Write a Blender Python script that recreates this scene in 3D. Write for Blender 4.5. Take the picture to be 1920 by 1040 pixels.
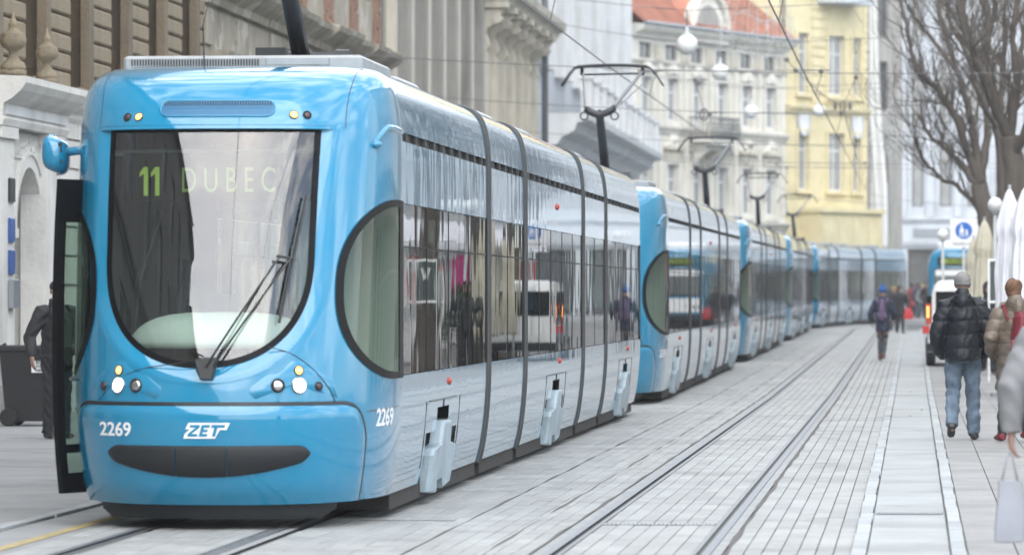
import bpy, bmesh, math, random
import numpy as np
from mathutils import Vector, Matrix
random.seed(7)
R = math.radians
PI = math.pi
for o in list(bpy.data.objects):
    bpy.data.objects.remove(o)
scene = bpy.context.scene
COL = scene.collection

# ------------------------------------------------------------------ camera
FPX, VPX, HY, CAMH = 8200.0, 1712.0, 555.0, 1.6
YAW = math.atan((VPX - 960) / FPX)
PITCH = math.atan((HY - 520) / FPX)
cam_d = bpy.data.cameras.new('camera')
cam = bpy.data.objects.new('camera', cam_d)
COL.objects.link(cam)
cam.location = (0, 0, CAMH)
cam.rotation_euler = (PI / 2 + PITCH, 0, YAW)
cam_d.sensor_width = 36
cam_d.lens = FPX / 1920 * 36
cam_d.clip_start = 0.5
cam_d.clip_end = 3000
cam_d.dof.use_dof = True
cam_d.dof.focus_distance = 40
cam_d.dof.aperture_fstop = 3.3
scene.camera = cam

# ------------------------------------------------------------------ sky and sun (overcast)
SUN_EL, SUN_AZ = R(46), R(178)          # azimuth clockwise from +Y
world = bpy.data.worlds.new('World')
scene.world = world
world.use_nodes = True
wn, wl = world.node_tree.nodes, world.node_tree.links
wn.clear()
w_out = wn.new('ShaderNodeOutputWorld')
w_bg = wn.new('ShaderNodeBackground')
w_bg.inputs['Strength'].default_value = 0.12
sky = wn.new('ShaderNodeTexSky')
sky.sky_type = 'NISHITA'
sky.sun_disc = False
sky.sun_elevation = SUN_EL
sky.sun_rotation = SUN_AZ
tc = wn.new('ShaderNodeTexCoord')
mp = wn.new('ShaderNodeMapping')
mp.inputs['Scale'].default_value = (1.6, 1.6, 3.4)
nz = wn.new('ShaderNodeTexNoise')
nz.inputs['Scale'].default_value = 3.1
nz.inputs['Detail'].default_value = 7
nz.inputs['Roughness'].default_value = 0.58
nz.inputs['Distortion'].default_value = 0.35
cr = wn.new('ShaderNodeValToRGB')
cr.color_ramp.elements[0].position = 0.43
cr.color_ramp.elements[0].color = (0.25, 0.25, 0.25, 1)
cr.color_ramp.elements[1].position = 0.60
cr.color_ramp.elements[1].color = (1, 1, 1, 1)
cl = wn.new('ShaderNodeValToRGB')                # brightness of the cloud itself
cl.color_ramp.elements[0].position = 0.35
cl.color_ramp.elements[0].color = (0.55, 0.61, 0.68, 1)
cl.color_ramp.elements[1].position = 0.72
cl.color_ramp.elements[1].color = (1, 1, 1, 1)
mul = wn.new('ShaderNodeVectorMath')
mul.operation = 'SCALE'
mul.inputs['Scale'].default_value = 12.0
mx = wn.new('ShaderNodeMix')
mx.data_type = 'RGBA'
wl.new(tc.outputs['Generated'], mp.inputs['Vector'])
wl.new(mp.outputs['Vector'], nz.inputs['Vector'])
wl.new(nz.outputs['Fac'], cr.inputs['Fac'])
wl.new(nz.outputs['Fac'], cl.inputs['Fac'])
wl.new(cl.outputs['Color'], mul.inputs[0])
wl.new(cr.outputs['Color'], mx.inputs['Factor'])
wl.new(sky.outputs['Color'], mx.inputs['A'])
wl.new(mul.outputs['Vector'], mx.inputs['B'])
wl.new(mx.outputs['Result'], w_bg.inputs['Color'])
wl.new(w_bg.outputs['Background'], w_out.inputs['Surface'])

sun_d = bpy.data.lights.new('sun', 'SUN')
sun_d.energy = 1.2
sun_d.angle = R(70)
sun_d.color = (1.0, 0.97, 0.92)
sun = bpy.data.objects.new('sun', sun_d)
COL.objects.link(sun)
sdir = Vector((math.sin(SUN_AZ) * math.cos(SUN_EL), math.cos(SUN_AZ) * math.cos(SUN_EL), math.sin(SUN_EL)))
sun.rotation_euler = (-sdir).to_track_quat('-Z', 'Y').to_euler()
sun.location = (0, 0, 60)

vs = scene.view_settings
vs.view_transform = 'Standard'
vs.look = 'None'
vs.gamma = 1.0
vs.use_curve_mapping = False
vs.exposure = 1.45
scene.render.engine = 'CYCLES'
cy = scene.cycles
cy.use_denoising = True
cy.max_bounces = 6
cy.diffuse_bounces = 2
cy.glossy_bounces = 4
cy.transmission_bounces = 4
cy.transparent_max_bounces = 12
cy.volume_bounces = 0
cy.sample_clamp_indirect = 6.0
cy.caustics_reflective = False
cy.caustics_refractive = False
cy.blur_glossy = 0.5

TX, TY = -4.81, 29.5          # track centre line and nose of the nearest tram
# ------------------------------------------------------------------ ground shape of the street
def gz(y):
    return 0.0 if y < 70 else 0.0035 * (y - 70)
def bend(y):
    return 0.0 if y < 165 else (y - 165) ** 2 / 290.0
def at(px, py, Y):
    """world X and Z of the photo's pixel at depth Y (used to measure the place)"""
    d = cam.rotation_euler.to_matrix() @ Vector(((px - 960) / FPX, -(py - 520) / FPX, -1))
    t = Y / d.y
    return d.x * t, CAMH + d.z * t

# ------------------------------------------------------------------ mesh helpers
class MB:
    def __init__(self):
        self.v, self.f, self.m = [], [], []
    def quad(self, *p, m=0):
        n = len(self.v)
        self.v += [tuple(q) for q in p]
        self.f.append(tuple(range(n, n + len(p))))
        self.m.append(m)
        return self
    def box(self, x0, x1, y0, y1, z0, z1, m=0):
        n = len(self.v)
        self.v += [(x0, y0, z0), (x1, y0, z0), (x1, y1, z0), (x0, y1, z0), (x0, y0, z1), (x1, y0, z1), (x1, y1, z1), (x0, y1, z1)]
        for q in ((0, 3, 2, 1), (4, 5, 6, 7), (0, 1, 5, 4), (1, 2, 6, 5), (2, 3, 7, 6), (3, 0, 4, 7)):
            self.f.append(tuple(n + i for i in q))
            self.m.append(m)
        return self
    def cbox(self, x0, x1, y0, y1, z0, z1, c=0.01, m=0):
        """box with chamfered edges along the top and the verticals"""
        def ring(i, z):
            a, b, d, e = x0 + i, x1 - i, y0 + i, y1 - i
            return [(a + c, d, z), (b - c, d, z), (b, d + c, z), (b, e - c, z), (b - c, e, z), (a + c, e, z), (a, e - c, z), (a, d + c, z)]
        return self.loft([ring(0, z0), ring(0, z1 - c), ring(c, z1)], closed=True, cap=True, m=m)
    def loft(self, rings, closed=True, cap=False, m=0, flip=False):
        n0 = len(self.v)
        k = len(rings[0])
        for r in rings:
            self.v += [tuple(p) for p in r]
        for i in range(len(rings) - 1):
            for j in range(k if closed else k - 1):
                a, b = n0 + i * k + j, n0 + i * k + (j + 1) % k
                c, d = b + k, a + k
                self.f.append((a, d, c, b) if flip else (a, b, c, d))
                self.m.append(m)
        if cap:
            e = n0 + (len(rings) - 1) * k
            f0, f1 = tuple(range(n0 + k - 1, n0 - 1, -1)), tuple(range(e, e + k))
            self.f += [f0[::-1], f1[::-1]] if flip else [f0, f1]
            self.m += [m, m]
        return self
    def tube(self, pts, r, n=6, cap=True, m=0, closed=False):
        pts = [Vector(p) for p in pts]
        if not hasattr(r, '__len__'):
            r = [r] * len(pts)
        rings = []
        up = None
        for i, p in enumerate(pts):
            if closed:
                t = pts[(i + 1) % len(pts)] - pts[i - 1]
            else:
                t = pts[min(i + 1, len(pts) - 1)] - pts[max(i - 1, 0)]
            t.normalize()
            if up is None:
                up = Vector((0, 0, 1)) if abs(t.z) < 0.9 else Vector((1, 0, 0))
            s = t.cross(up)
            if s.length < 1e-4:
                s = t.cross(Vector((1, 0.3, 0)))
            s.normalize()
            up = s.cross(t)
            rr = r[i]
            ra, rb = (rr if hasattr(rr, '__len__') else (rr, rr))
            rings.append([p + s * (ra * math.cos(2 * PI * j / n)) + up * (rb * math.sin(2 * PI * j / n)) for j in range(n)])
        if closed:
            rings.append(rings[0])
        return self.loft(rings, True, cap and not closed, m)
    def lathe(self, prof, c=(0, 0, 0), n=20, m=0, axis='z'):
        rings = []
        for (r, h) in prof:
            ring = []
            for j in range(n):
                a = 2 * PI * j / n
                q = (r * math.cos(a), r * math.sin(a), h)
                if axis == 'y':
                    q = (q[0], h, q[1])
                elif axis == 'x':
                    q = (h, q[0], q[1])
                ring.append((c[0] + q[0], c[1] + q[1], c[2] + q[2]))
            rings.append(ring)
        return self.loft(rings, True, True, m, flip=(axis == 'y'))
    def ell(self, c, r, n=14, k=10, m=0):
        rings = []
        for i in range(k + 1):
            a = -PI / 2 + PI * i / k
            q = max(math.cos(a), 0.02)
            rings.append([(c[0] + r[0] * q * math.cos(2 * PI * j / n), c[1] + r[1] * q * math.sin(2 * PI * j / n), c[2] + r[2] * math.sin(a)) for j in range(n)])
        return self.loft(rings, True, True, m)
    def extrude(self, poly, y0, y1, m=0, axis='y'):
        """closed polygon of (a, b) pairs pushed from y0 to y1"""
        def P(a, b, t):
            return (a, t, b) if axis == 'y' else ((t, a, b) if axis == 'x' else (a, b, t))
        return self.loft([[P(a, b, y0) for a, b in poly], [P(a, b, y1) for a, b in poly]], True, True, m)
    def map(self, fn):
        self.v = [tuple(fn(*p)) for p in self.v]
        return self
    def mesh(self, name, mats, smooth=False):
        me = bpy.data.meshes.new(name)
        me.from_pydata(self.v, [], self.f)
        for q in (mats if isinstance(mats, (list, tuple)) else [mats]):
            me.materials.append(q)
        if any(self.m):
            me.polygons.foreach_set('material_index', self.m)
        if smooth:
            me.polygons.foreach_set('use_smooth', [True] * len(self.f))
        me.update()
        return me
    def build(self, name, mats, parent=None, smooth=False, fix=True, angle=None):
        me = self.mesh(name, mats, smooth)
        if fix:
            bm = bmesh.new()
            bm.from_mesh(me)
            bmesh.ops.remove_doubles(bm, verts=bm.verts, dist=1e-5)
            bmesh.ops.recalc_face_normals(bm, faces=bm.faces)
            bm.to_mesh(me)
            bm.free()
        if angle is not None:
            me.set_sharp_from_angle(angle=R(angle))
        return link(name, me, parent)

def link(name, me, parent=None):
    o = bpy.data.objects.new(name, me)
    COL.objects.link(o)
    if parent is not None:
        o.parent = parent
    return o
def empty(name, loc=(0, 0, 0), rz=0.0):
    o = bpy.data.objects.new(name, None)
    o.empty_display_size = 0.2
    o.location = loc
    o.rotation_euler = (0, 0, rz)
    COL.objects.link(o)
    return o
def tag(o, label=None, cat=None, group=None, kind=None):
    if label: o['label'] = label
    if cat: o['category'] = cat
    if group: o['group'] = group
    if kind: o['kind'] = kind
    return o
def kids(o):
    return [c for c in ALLKIDS.get(o.name, [])]
def copy_tree(o, parent=None, skip=()):
    c = o.copy()
    COL.objects.link(c)
    c.parent = parent
    for ch in o.children:
        if ch.name.split('.')[0] not in skip:
            copy_tree(ch, c, skip)
    return c
BENCH = bpy.data.scenes.new('workbench')      # empty scene in which modifiers and lettering are evaluated quickly
def evaluated(ob):
    BENCH.collection.objects.link(ob)
    vl = BENCH.view_layers[0]
    vl.update()
    return bpy.data.meshes.new_from_object(ob.evaluated_get(vl.depsgraph))
def text_mesh(body, size, extrude=0.003, align='CENTER', shear=0.0, offset=0.0, sx=1.0):
    cu = bpy.data.curves.new('lettering', 'FONT')
    cu.body = body
    cu.size = size
    cu.extrude = extrude
    cu.align_x = align
    cu.align_y = 'CENTER'
    cu.shear = shear
    cu.offset = offset
    ob = bpy.data.objects.new('lettering', cu)
    me = evaluated(ob)
    bpy.data.objects.remove(ob)
    bpy.data.curves.remove(cu)
    if sx != 1.0:
        for v in me.vertices:
            v.co.x *= sx
    return me
def put_text(name, me, mat, mtx, parent):
    me.materials.clear()
    me.materials.append(mat)
    me.transform(mtx)
    return link(name, me, parent)

# ------------------------------------------------------------------ materials
def new_mat(name):
    m = bpy.data.materials.new(name)
    m.use_nodes = True
    nt = m.node_tree
    return m, nt.nodes, nt.links, nt.nodes['Principled BSDF']
def simple(name, col, rough=0.6, metal=0.0, coat=0.0, var=0.0, vscale=6.0, bump=0.0, bscale=40.0, spec=0.5, stretch=(1, 1, 1), emit=0.0):
    m, N, L, b = new_mat(name)
    b.inputs['Base Color'].default_value = (*col, 1)
    b.inputs['Roughness'].default_value = rough
    b.inputs['Metallic'].default_value = metal
    b.inputs['Coat Weight'].default_value = coat
    b.inputs['Specular IOR Level'].default_value = spec
    if emit:
        b.inputs['Emission Color'].default_value = (*col, 1)
        b.inputs['Emission Strength'].default_value = emit
    if var or bump:
        t = N.new('ShaderNodeTexCoord')
        mpn = N.new('ShaderNodeMapping')
        mpn.inputs['Scale'].default_value = stretch
        L.new(t.outputs['Object'], mpn.inputs['Vector'])
    if var:
        n = N.new('ShaderNodeTexNoise')
        n.inputs['Scale'].default_value = vscale
        n.inputs['Detail'].default_value = 6
        n.inputs['Roughness'].default_value = 0.6
        r = N.new('ShaderNodeValToRGB')
        r.color_ramp.elements[0].position = 0.3
        r.color_ramp.elements[1].position = 0.7
        r.color_ramp.elements[0].color = (*[c * (1 - var) for c in col], 1)
        r.color_ramp.elements[1].color = (*[min(c * (1 + var * 0.6), 1) for c in col], 1)
        L.new(mpn.outputs['Vector'], n.inputs['Vector'])
        L.new(n.outputs['Fac'], r.inputs['Fac'])
        L.new(r.outputs['Color'], b.inputs['Base Color'])
    if bump:
        n2 = N.new('ShaderNodeTexNoise')
        n2.inputs['Scale'].default_value = bscale
        n2.inputs['Detail'].default_value = 3
        bp = N.new('ShaderNodeBump')
        bp.inputs['Strength'].default_value = bump
        bp.inputs['Distance'].default_value = 0.02
        L.new(mpn.outputs['Vector'], n2.inputs['Vector'])
        L.new(n2.outputs['Fac'], bp.inputs['Height'])
        L.new(bp.outputs['Normal'], b.inputs['Normal'])
    return m
def paint(name, col, wave=0.0):
    """lacquered sheet metal: base coat under a clear coat, with slightly wavy panels and thin road dust low down"""
    m, N, L, b = new_mat(name)
    b.inputs['Roughness'].default_value = 0.14
    b.inputs['Specular IOR Level'].default_value = 0.25
    b.inputs['Coat Weight'].default_value = 1.0
    b.inputs['Coat Roughness'].default_value = 0.035
    b.inputs['Coat IOR'].default_value = 1.55
    t = N.new('ShaderNodeTexCoord')
    n = N.new('ShaderNodeTexNoise')
    n.inputs['Scale'].default_value = 2.2
    n.inputs['Detail'].default_value = 7
    n.inputs['Roughness'].default_value = 0.65
    r = N.new('ShaderNodeValToRGB')
    r.color_ramp.elements[0].position = 0.35
    r.color_ramp.elements[1].position = 0.75
    r.color_ramp.elements[0].color = (*col, 1)
    r.color_ramp.elements[1].color = (*[c * 0.9 + 0.03 for c in col], 1)
    L.new(t.outputs['Object'], n.inputs['Vector'])
    L.new(n.outputs['Fac'], r.inputs['Fac'])
    L.new(r.outputs['Color'], b.inputs['Base Color'])
    sm = N.new('ShaderNodeMapRange')             # wiped and dusty patches in the lacquer
    sm.inputs['From Min'].default_value = 0.35
    sm.inputs['From Max'].default_value = 0.75
    sm.inputs['To Min'].default_value = 0.02 if not wave else 0.015
    sm.inputs['To Max'].default_value = 0.10 if not wave else 0.06
    L.new(n.outputs['Fac'], sm.inputs['Value'])
    L.new(sm.outputs['Result'], b.inputs['Coat Roughness'])
    if wave:
        mpn = N.new('ShaderNodeMapping')
        mpn.inputs['Scale'].default_value = (1.0, 1.0, 0.45)
        n2 = N.new('ShaderNodeTexNoise')
        n2.inputs['Scale'].default_value = 2.6
        n2.inputs['Detail'].default_value = 1.5
        bp = N.new('ShaderNodeBump')
        bp.inputs['Strength'].default_value = 1.0
        bp.inputs['Distance'].default_value = wave
        L.new(t.outputs['Object'], mpn.inputs['Vector'])
        L.new(mpn.outputs['Vector'], n2.inputs['Vector'])
        L.new(n2.outputs['Fac'], bp.inputs['Height'])
        L.new(bp.outputs['Normal'], b.inputs['Coat Normal'])
        L.new(bp.outputs['Normal'], b.inputs['Normal'])
    return m
def glass(name, tint=(0.5, 0.56, 0.53), ior=1.6, wave=0.0, rough=0.0, wscale=3.0):
    m = bpy.data.materials.new(name)
    m.use_nodes = True
    N, L = m.node_tree.nodes, m.node_tree.links
    N.clear()
    out = N.new('ShaderNodeOutputMaterial')
    tr = N.new('ShaderNodeBsdfTransparent')
    tr.inputs['Color'].default_value = (*tint, 1)
    gl = N.new('ShaderNodeBsdfGlossy')
    gl.inputs['Roughness'].default_value = rough
    fr = N.new('ShaderNodeFresnel')
    ge = N.new('ShaderNodeNewGeometry')          # a single sheet of glass reflects alike from both faces
    mm = N.new('ShaderNodeMath'); mm.operation = 'MULTIPLY_ADD'
    mm.inputs[1].default_value = -2.0; mm.inputs[2].default_value = 1.0
    pw = N.new('ShaderNodeMath'); pw.operation = 'POWER'
    pw.inputs[0].default_value = ior
    L.new(ge.outputs['Backfacing'], mm.inputs[0])
    L.new(mm.outputs['Value'], pw.inputs[1])
    L.new(pw.outputs['Value'], fr.inputs['IOR'])
    mixs = N.new('ShaderNodeMixShader')
    L.new(fr.outputs['Fac'], mixs.inputs['Fac'])
    L.new(tr.outputs['BSDF'], mixs.inputs[1])
    L.new(gl.outputs['BSDF'], mixs.inputs[2])
    L.new(mixs.outputs['Shader'], out.inputs['Surface'])
    if wave:
        t = N.new('ShaderNodeTexCoord')
        mpn = N.new('ShaderNodeMapping')
        mpn.inputs['Scale'].default_value = (1, 1, 0.6)
        n2 = N.new('ShaderNodeTexNoise')
        n2.inputs['Scale'].default_value = wscale
        n2.inputs['Detail'].default_value = 1.0
        bp = N.new('ShaderNodeBump')
        bp.inputs['Distance'].default_value = wave
        L.new(t.outputs['Object'], mpn.inputs['Vector'])
        L.new(mpn.outputs['Vector'], n2.inputs['Vector'])
        L.new(n2.outputs['Fac'], bp.inputs['Height'])
        L.new(bp.outputs['Normal'], gl.inputs['Normal'])
    return m
def emitter(name, col, s):
    m, N, L, b = new_mat(name)
    b.inputs['Base Color'].default_value = (*[min(c, 0.8) for c in col], 1)
    b.inputs['Emission Color'].default_value = (*col, 1)
    b.inputs['Emission Strength'].default_value = s
    b.inputs['Roughness'].default_value = 0.15
    return m
def plaster(name, col, stain=0.35, dark=(0.16, 0.15, 0.13), bump=0.35, patch=None):
    """rendered wall with soot streaks that run down, and optionally a second colour where render has fallen off"""
    m, N, L, b = new_mat(name)
    b.inputs['Roughness'].default_value = 0.88
    t = N.new('ShaderNodeTexCoord')
    mpn = N.new('ShaderNodeMapping')
    mpn.inputs['Scale'].default_value = (1.3, 1.3, 0.16)
    n = N.new('ShaderNodeTexNoise')
    n.inputs['Scale'].default_value = 1.6
    n.inputs['Detail'].default_value = 8
    n.inputs['Roughness'].default_value = 0.62
    r = N.new('ShaderNodeValToRGB')
    r.color_ramp.elements[0].position = 0.46
    r.color_ramp.elements[1].position = 0.78
    r.color_ramp.elements[0].color = (0, 0, 0, 1)
    r.color_ramp.elements[1].color = (stain, stain, stain, 1)
    mixc = N.new('ShaderNodeMix')
    mixc.data_type = 'RGBA'
    mixc.inputs['A'].default_value = (*col, 1)
    mixc.inputs['B'].default_value = (*dark, 1)
    L.new(t.outputs['Object'], mpn.inputs['Vector'])
    L.new(mpn.outputs['Vector'], n.inputs['Vector'])
    L.new(n.outputs['Fac'], r.inputs['Fac'])
    L.new(r.outputs['Color'], mixc.inputs['Factor'])
    n3 = N.new('ShaderNodeTexNoise')
    n3.inputs['Scale'].default_value = 0.9
    n3.inputs['Detail'].default_value = 9
    n3.inputs['Roughness'].default_value = 0.68
    L.new(t.outputs['Object'], n3.inputs['Vector'])
    last = mixc.outputs['Result']
    hsv = N.new('ShaderNodeHueSaturation')
    mr = N.new('ShaderNodeMapRange')
    mr.inputs['From Min'].default_value = 0.3
    mr.inputs['From Max'].default_value = 0.7
    mr.inputs['To Min'].default_value = 0.82
    mr.inputs['To Max'].default_value = 1.12
    L.new(n3.outputs['Fac'], mr.inputs['Value'])
    L.new(mr.outputs['Result'], hsv.inputs['Value'])
    L.new(last, hsv.inputs['Color'])
    last = hsv.outputs['Color']
    if patch:
        r2 = N.new('ShaderNodeValToRGB')
        r2.color_ramp.elements[0].position = 0.56
        r2.color_ramp.elements[1].position = 0.58
        m2 = N.new('ShaderNodeMix')
        m2.data_type = 'RGBA'
        m2.inputs['B'].default_value = (*patch, 1)
        L.new(n3.outputs['Fac'], r2.inputs['Fac'])
        L.new(r2.outputs['Color'], m2.inputs['Factor'])
        L.new(last, m2.inputs['A'])
        last = m2.outputs['Result']
    L.new(last, b.inputs['Base Color'])
    n4 = N.new('ShaderNodeTexNoise')
    n4.inputs['Scale'].default_value = 14
    n4.inputs['Detail'].default_value = 5
    bp = N.new('ShaderNodeBump')
    bp.inputs['Strength'].default_value = bump
    bp.inputs['Distance'].default_value = 0.03
    L.new(t.outputs['Object'], n4.inputs['Vector'])
    L.new(n4.outputs['Fac'], bp.inputs['Height'])
    L.new(bp.outputs['Normal'], b.inputs['Normal'])
    return m
def stone(name, col, var=0.22, rough=0.75, tone=True):
    """paving: each piece its own tone (mesh attribute or object random), grit and grey wear patches"""
    m, N, L, b = new_mat(name)
    b.inputs['Roughness'].default_value = rough
    t = N.new('ShaderNodeNewGeometry')
    n = N.new('ShaderNodeTexNoise')
    n.inputs['Scale'].default_value = 1.1
    n.inputs['Detail'].default_value = 9
    n.inputs['Roughness'].default_value = 0.7
    n2 = N.new('ShaderNodeTexNoise')
    n2.inputs['Scale'].default_value = 60
    n2.inputs['Detail'].default_value = 3
    L.new(t.outputs['Position'], n.inputs['Vector'])
    L.new(t.outputs['Position'], n2.inputs['Vector'])
    at_ = N.new('ShaderNodeAttribute')
    at_.attribute_name = 'tone'
    oi = N.new('ShaderNodeObjectInfo')
    a = N.new('ShaderNodeMath')
    a.operation = 'ADD'
    L.new(at_.outputs['Fac'], a.inputs[0])
    L.new(oi.outputs['Random'], a.inputs[1])
    fr = N.new('ShaderNodeMath')
    fr.operation = 'FRACT'
    L.new(a.outputs['Value'], fr.inputs[0])
    def rng(src, lo, hi, f0=0.0, f1=1.0):
        q = N.new('ShaderNodeMapRange')
        q.inputs['From Min'].default_value = f0
        q.inputs['From Max'].default_value = f1
        q.inputs['To Min'].default_value = lo
        q.inputs['To Max'].default_value = hi
        L.new(src, q.inputs['Value'])
        return q.outputs['Result']
    v1 = rng(fr.outputs['Value'], 1 - var, 1 + var * 0.5) if tone else rng(n.outputs['Fac'], 1, 1)
    v2 = rng(n.outputs['Fac'], 0.84, 1.14, 0.3, 0.7)
    v3 = rng(n2.outputs['Fac'], 0.92, 1.08, 0.3, 0.7)
    m1 = N.new('ShaderNodeMath'); m1.operation = 'MULTIPLY'
    m2 = N.new('ShaderNodeMath'); m2.operation = 'MULTIPLY'
    L.new(v1, m1.inputs[0]); L.new(v2, m1.inputs[1])
    L.new(m1.outputs['Value'], m2.inputs[0]); L.new(v3, m2.inputs[1])
    vo = N.new('ShaderNodeTexVoronoi')           # trodden-in gum and drips
    vo.inputs['Scale'].default_value = 2.6
    vo.inputs['Randomness'].default_value = 1.0
    L.new(t.outputs['Position'], vo.inputs['Vector'])
    v4 = rng(vo.outputs['Distance'], 0.70, 1.0, 0.03, 0.07)
    n5 = N.new('ShaderNodeTexNoise')             # old stains
    n5.inputs['Scale'].default_value = 0.55
    n5.inputs['Detail'].default_value = 5
    n5.inputs['Distortion'].default_value = 1.2
    L.new(t.outputs['Position'], n5.inputs['Vector'])
    v5 = rng(n5.outputs['Fac'], 1.0, 0.80, 0.52, 0.68)
    m3 = N.new('ShaderNodeMath'); m3.operation = 'MULTIPLY'
    m4 = N.new('ShaderNodeMath'); m4.operation = 'MULTIPLY'
    L.new(v4, m3.inputs[0]); L.new(v5, m3.inputs[1])
    L.new(m2.outputs['Value'], m4.inputs[0]); L.new(m3.outputs['Value'], m4.inputs[1])
    h = N.new('ShaderNodeHueSaturation')
    h.inputs['Color'].default_value = (*col, 1)
    L.new(m4.outputs['Value'], h.inputs['Value'])
    L.new(h.outputs['Color'], b.inputs['Base Color'])
    bp = N.new('ShaderNodeBump')
    bp.inputs['Strength'].default_value = 0.25
    bp.inputs['Distance'].default_value = 0.004
    L.new(n2.outputs['Fac'], bp.inputs['Height'])
    L.new(bp.outputs['Normal'], b.inputs['Normal'])
    return m

M = {}
M['blue'] = paint('tram_blue_paint', (0.0005, 0.185, 0.335))
M['blue_side'] = paint('tram_blue_side_panel', (0.0005, 0.185, 0.335), wave=0.002)
M['black'] = simple('black_rubber', (0.012, 0.013, 0.014), 0.45)
M['frit'] = simple('black_glass_border', (0.005, 0.005, 0.006), 0.4, spec=0.12)
M['bumper'] = simple('dark_plastic_bumper', (0.014, 0.016, 0.018), 0.5, bump=0.1, bscale=120, spec=0.3)
M['under'] = simple('underframe_grime', (0.025, 0.022, 0.02), 0.85, var=0.5, vscale=5)
M['gasket'] = simple('grey_bellows_rubber', (0.04, 0.043, 0.045), 0.55, var=0.25, vscale=5)
M['steelroof'] = simple('roof_equipment_grey', (0.31, 0.32, 0.32), 0.5, var=0.15)
M['cover'] = simple('bogie_cover_paint', (0.32, 0.40, 0.45), 0.4, var=0.3, vscale=4)
M['shield'] = glass('windscreen_glass', (0.62, 0.70, 0.66), 2.1, wave=0.0)
M['pane'] = glass('tinted_side_glass', (0.40, 0.46, 0.43), 2.3, wave=0.0012, wscale=1.6)
M['cabpane'] = glass('cab_side_glass', (0.60, 0.69, 0.63), 1.5, wave=0.001)
M['interior'] = simple('cab_interior_dark', (0.035, 0.04, 0.04), 0.7)
M['partition'] = simple('pale_green_partition', (0.58, 0.66, 0.60), 0.6)
M['cream'] = simple('cab_dash_pale', (0.62, 0.67, 0.63), 0.55)
M['seat'] = simple('seat_cloth', (0.03, 0.04, 0.06), 0.9)
M['floor_in'] = simple('tram_floor', (0.16, 0.16, 0.15), 0.8)
M['ceil_in'] = simple('tram_ceiling', (0.55, 0.56, 0.54), 0.7)
M['led'] = simple('led_yellow_green', (0.30, 0.42, 0.05), 0.5, emit=0.06)
M['led_dim'] = simple('led_letters_dim', (0.20, 0.27, 0.07), 0.5, emit=0.03)  # fading behind windscreen reflections is put into this duller colour and weaker glow
M['lamp_on'] = emitter('headlamp_lit', (1.0, 0.90, 0.72), 2.4)
M['amber_on'] = emitter('amber_lit', (1.0, 0.42, 0.10), 1.6)
M['amber'] = simple('amber_lens', (0.30, 0.10, 0.04), 0.2)
M['chrome'] = simple('lamp_reflector', (0.6, 0.6, 0.6), 0.12, metal=1.0)
M['dlens'] = simple('dark_lens', (0.05, 0.03, 0.03), 0.15)
M['white'] = simple('white_lettering', (0.75, 0.76, 0.77), 0.5)
M['redlens'] = simple('red_lens', (0.45, 0.05, 0.02), 0.2)
M['metal_dark'] = simple('dark_steel', (0.03, 0.032, 0.035), 0.4, metal=0.3)
M['metal_grey'] = simple('grey_steel', (0.22, 0.23, 0.24), 0.35, metal=0.6)
M['wire'] = simple('overhead_wire', (0.12, 0.12, 0.125), 0.5)
# ================================================================== GROUND, TRACKS, PAVING
M['ground'] = stone('ground_asphalt', (0.20, 0.20, 0.20), 0.1, tone=False)
M['road'] = stone('pale_asphalt', (0.245, 0.25, 0.25), 0.1, 0.8, tone=False)
M['paver'] = stone('concrete_paver', (0.295, 0.300, 0.293), 0.12)
M['slab'] = stone('pavement_slab', (0.235, 0.232, 0.225), 0.09)
M['gutter'] = stone('gutter_slab', (0.295, 0.308, 0.306), 0.07)
M['kerb'] = stone('granite_kerb', (0.325, 0.342, 0.346), 0.12)
M['joint'] = simple('dark_joint_sand', (0.17, 0.17, 0.165), 0.95)
M['bitumen'] = simple('bitumen_joint', (0.10, 0.09, 0.085), 0.9, var=0.3, vscale=12)
M['rail'] = simple('rail_steel', (0.17, 0.178, 0.19), 0.5, metal=0.5, var=0.15, vscale=3)
M['groove'] = simple('rail_groove_black', (0.012, 0.012, 0.013), 1.0, spec=0.0)  # matte black without gloss, for the groove of each rail
M['railbed'] = simple('rail_concrete_band', (0.265, 0.272, 0.272), 0.8, var=0.2, vscale=4)
M['yellow'] = simple('worn_yellow_line', (0.36, 0.29, 0.14), 0.85, var=0.35, vscale=7)

def ybands(y0, y1, step=5.0):
    n = max(1, int(math.ceil((y1 - y0) / step)))
    return [y0 + (y1 - y0) * i / n for i in range(n + 1)]
def ribbon(mb, x0, x1, y0, y1, z, m=0, wob=0.0, step=4.0):
    ys = ybands(y0, y1, step)
    ph = random.random() * 9
    L_ = [(x0 + bend(y) + wob * math.sin(y * 2.1 + ph) * math.sin(y * .7 + ph), y, gz(y) + z) for y in ys]
    R_ = [(x1 + bend(y) + wob * math.sin(y * 1.7 + ph + 2) * math.sin(y * .9), y, gz(y) + z) for y in ys]
    return mb.loft([L_, R_], False, m=m)

g = MB()
ys = [-300, 0, 70, 120, 170, 240, 400, 1500]
g.loft([[(x, y, gz(min(y, 260)) - 0.06) for x in (-900, -30, 30, 900)] for y in ys], False)
tag(g.build('ground', M['ground']), kind='structure')

PAV0, PAV1 = 20.0, 205.0
street = MB()
ribbon(street, -6.19, -0.26, PAV0 - 30, PAV1, -0.022)
street = tag(street.build('street_paving', M['joint']), kind='structure')
# left-hand side: road edge, kerb line, pale pavement
lp = MB()
ribbon(lp, -11.9, -6.30, PAV0 - 60, PAV1, 0.012)
tag(lp.build('pavement_left', M['road']), kind='structure')
re = MB()
ribbon(re, -6.19, -5.62, PAV0 - 30, PAV1, -0.004)
re = tag(re.build('road_edge', M['road']), kind='structure')
yl = MB()
ribbon(yl, -5.82, -5.72, PAV0 - 30, PAV1, 0.0, step=3)
tag(yl.build('yellow_line', M['yellow'], re))

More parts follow.
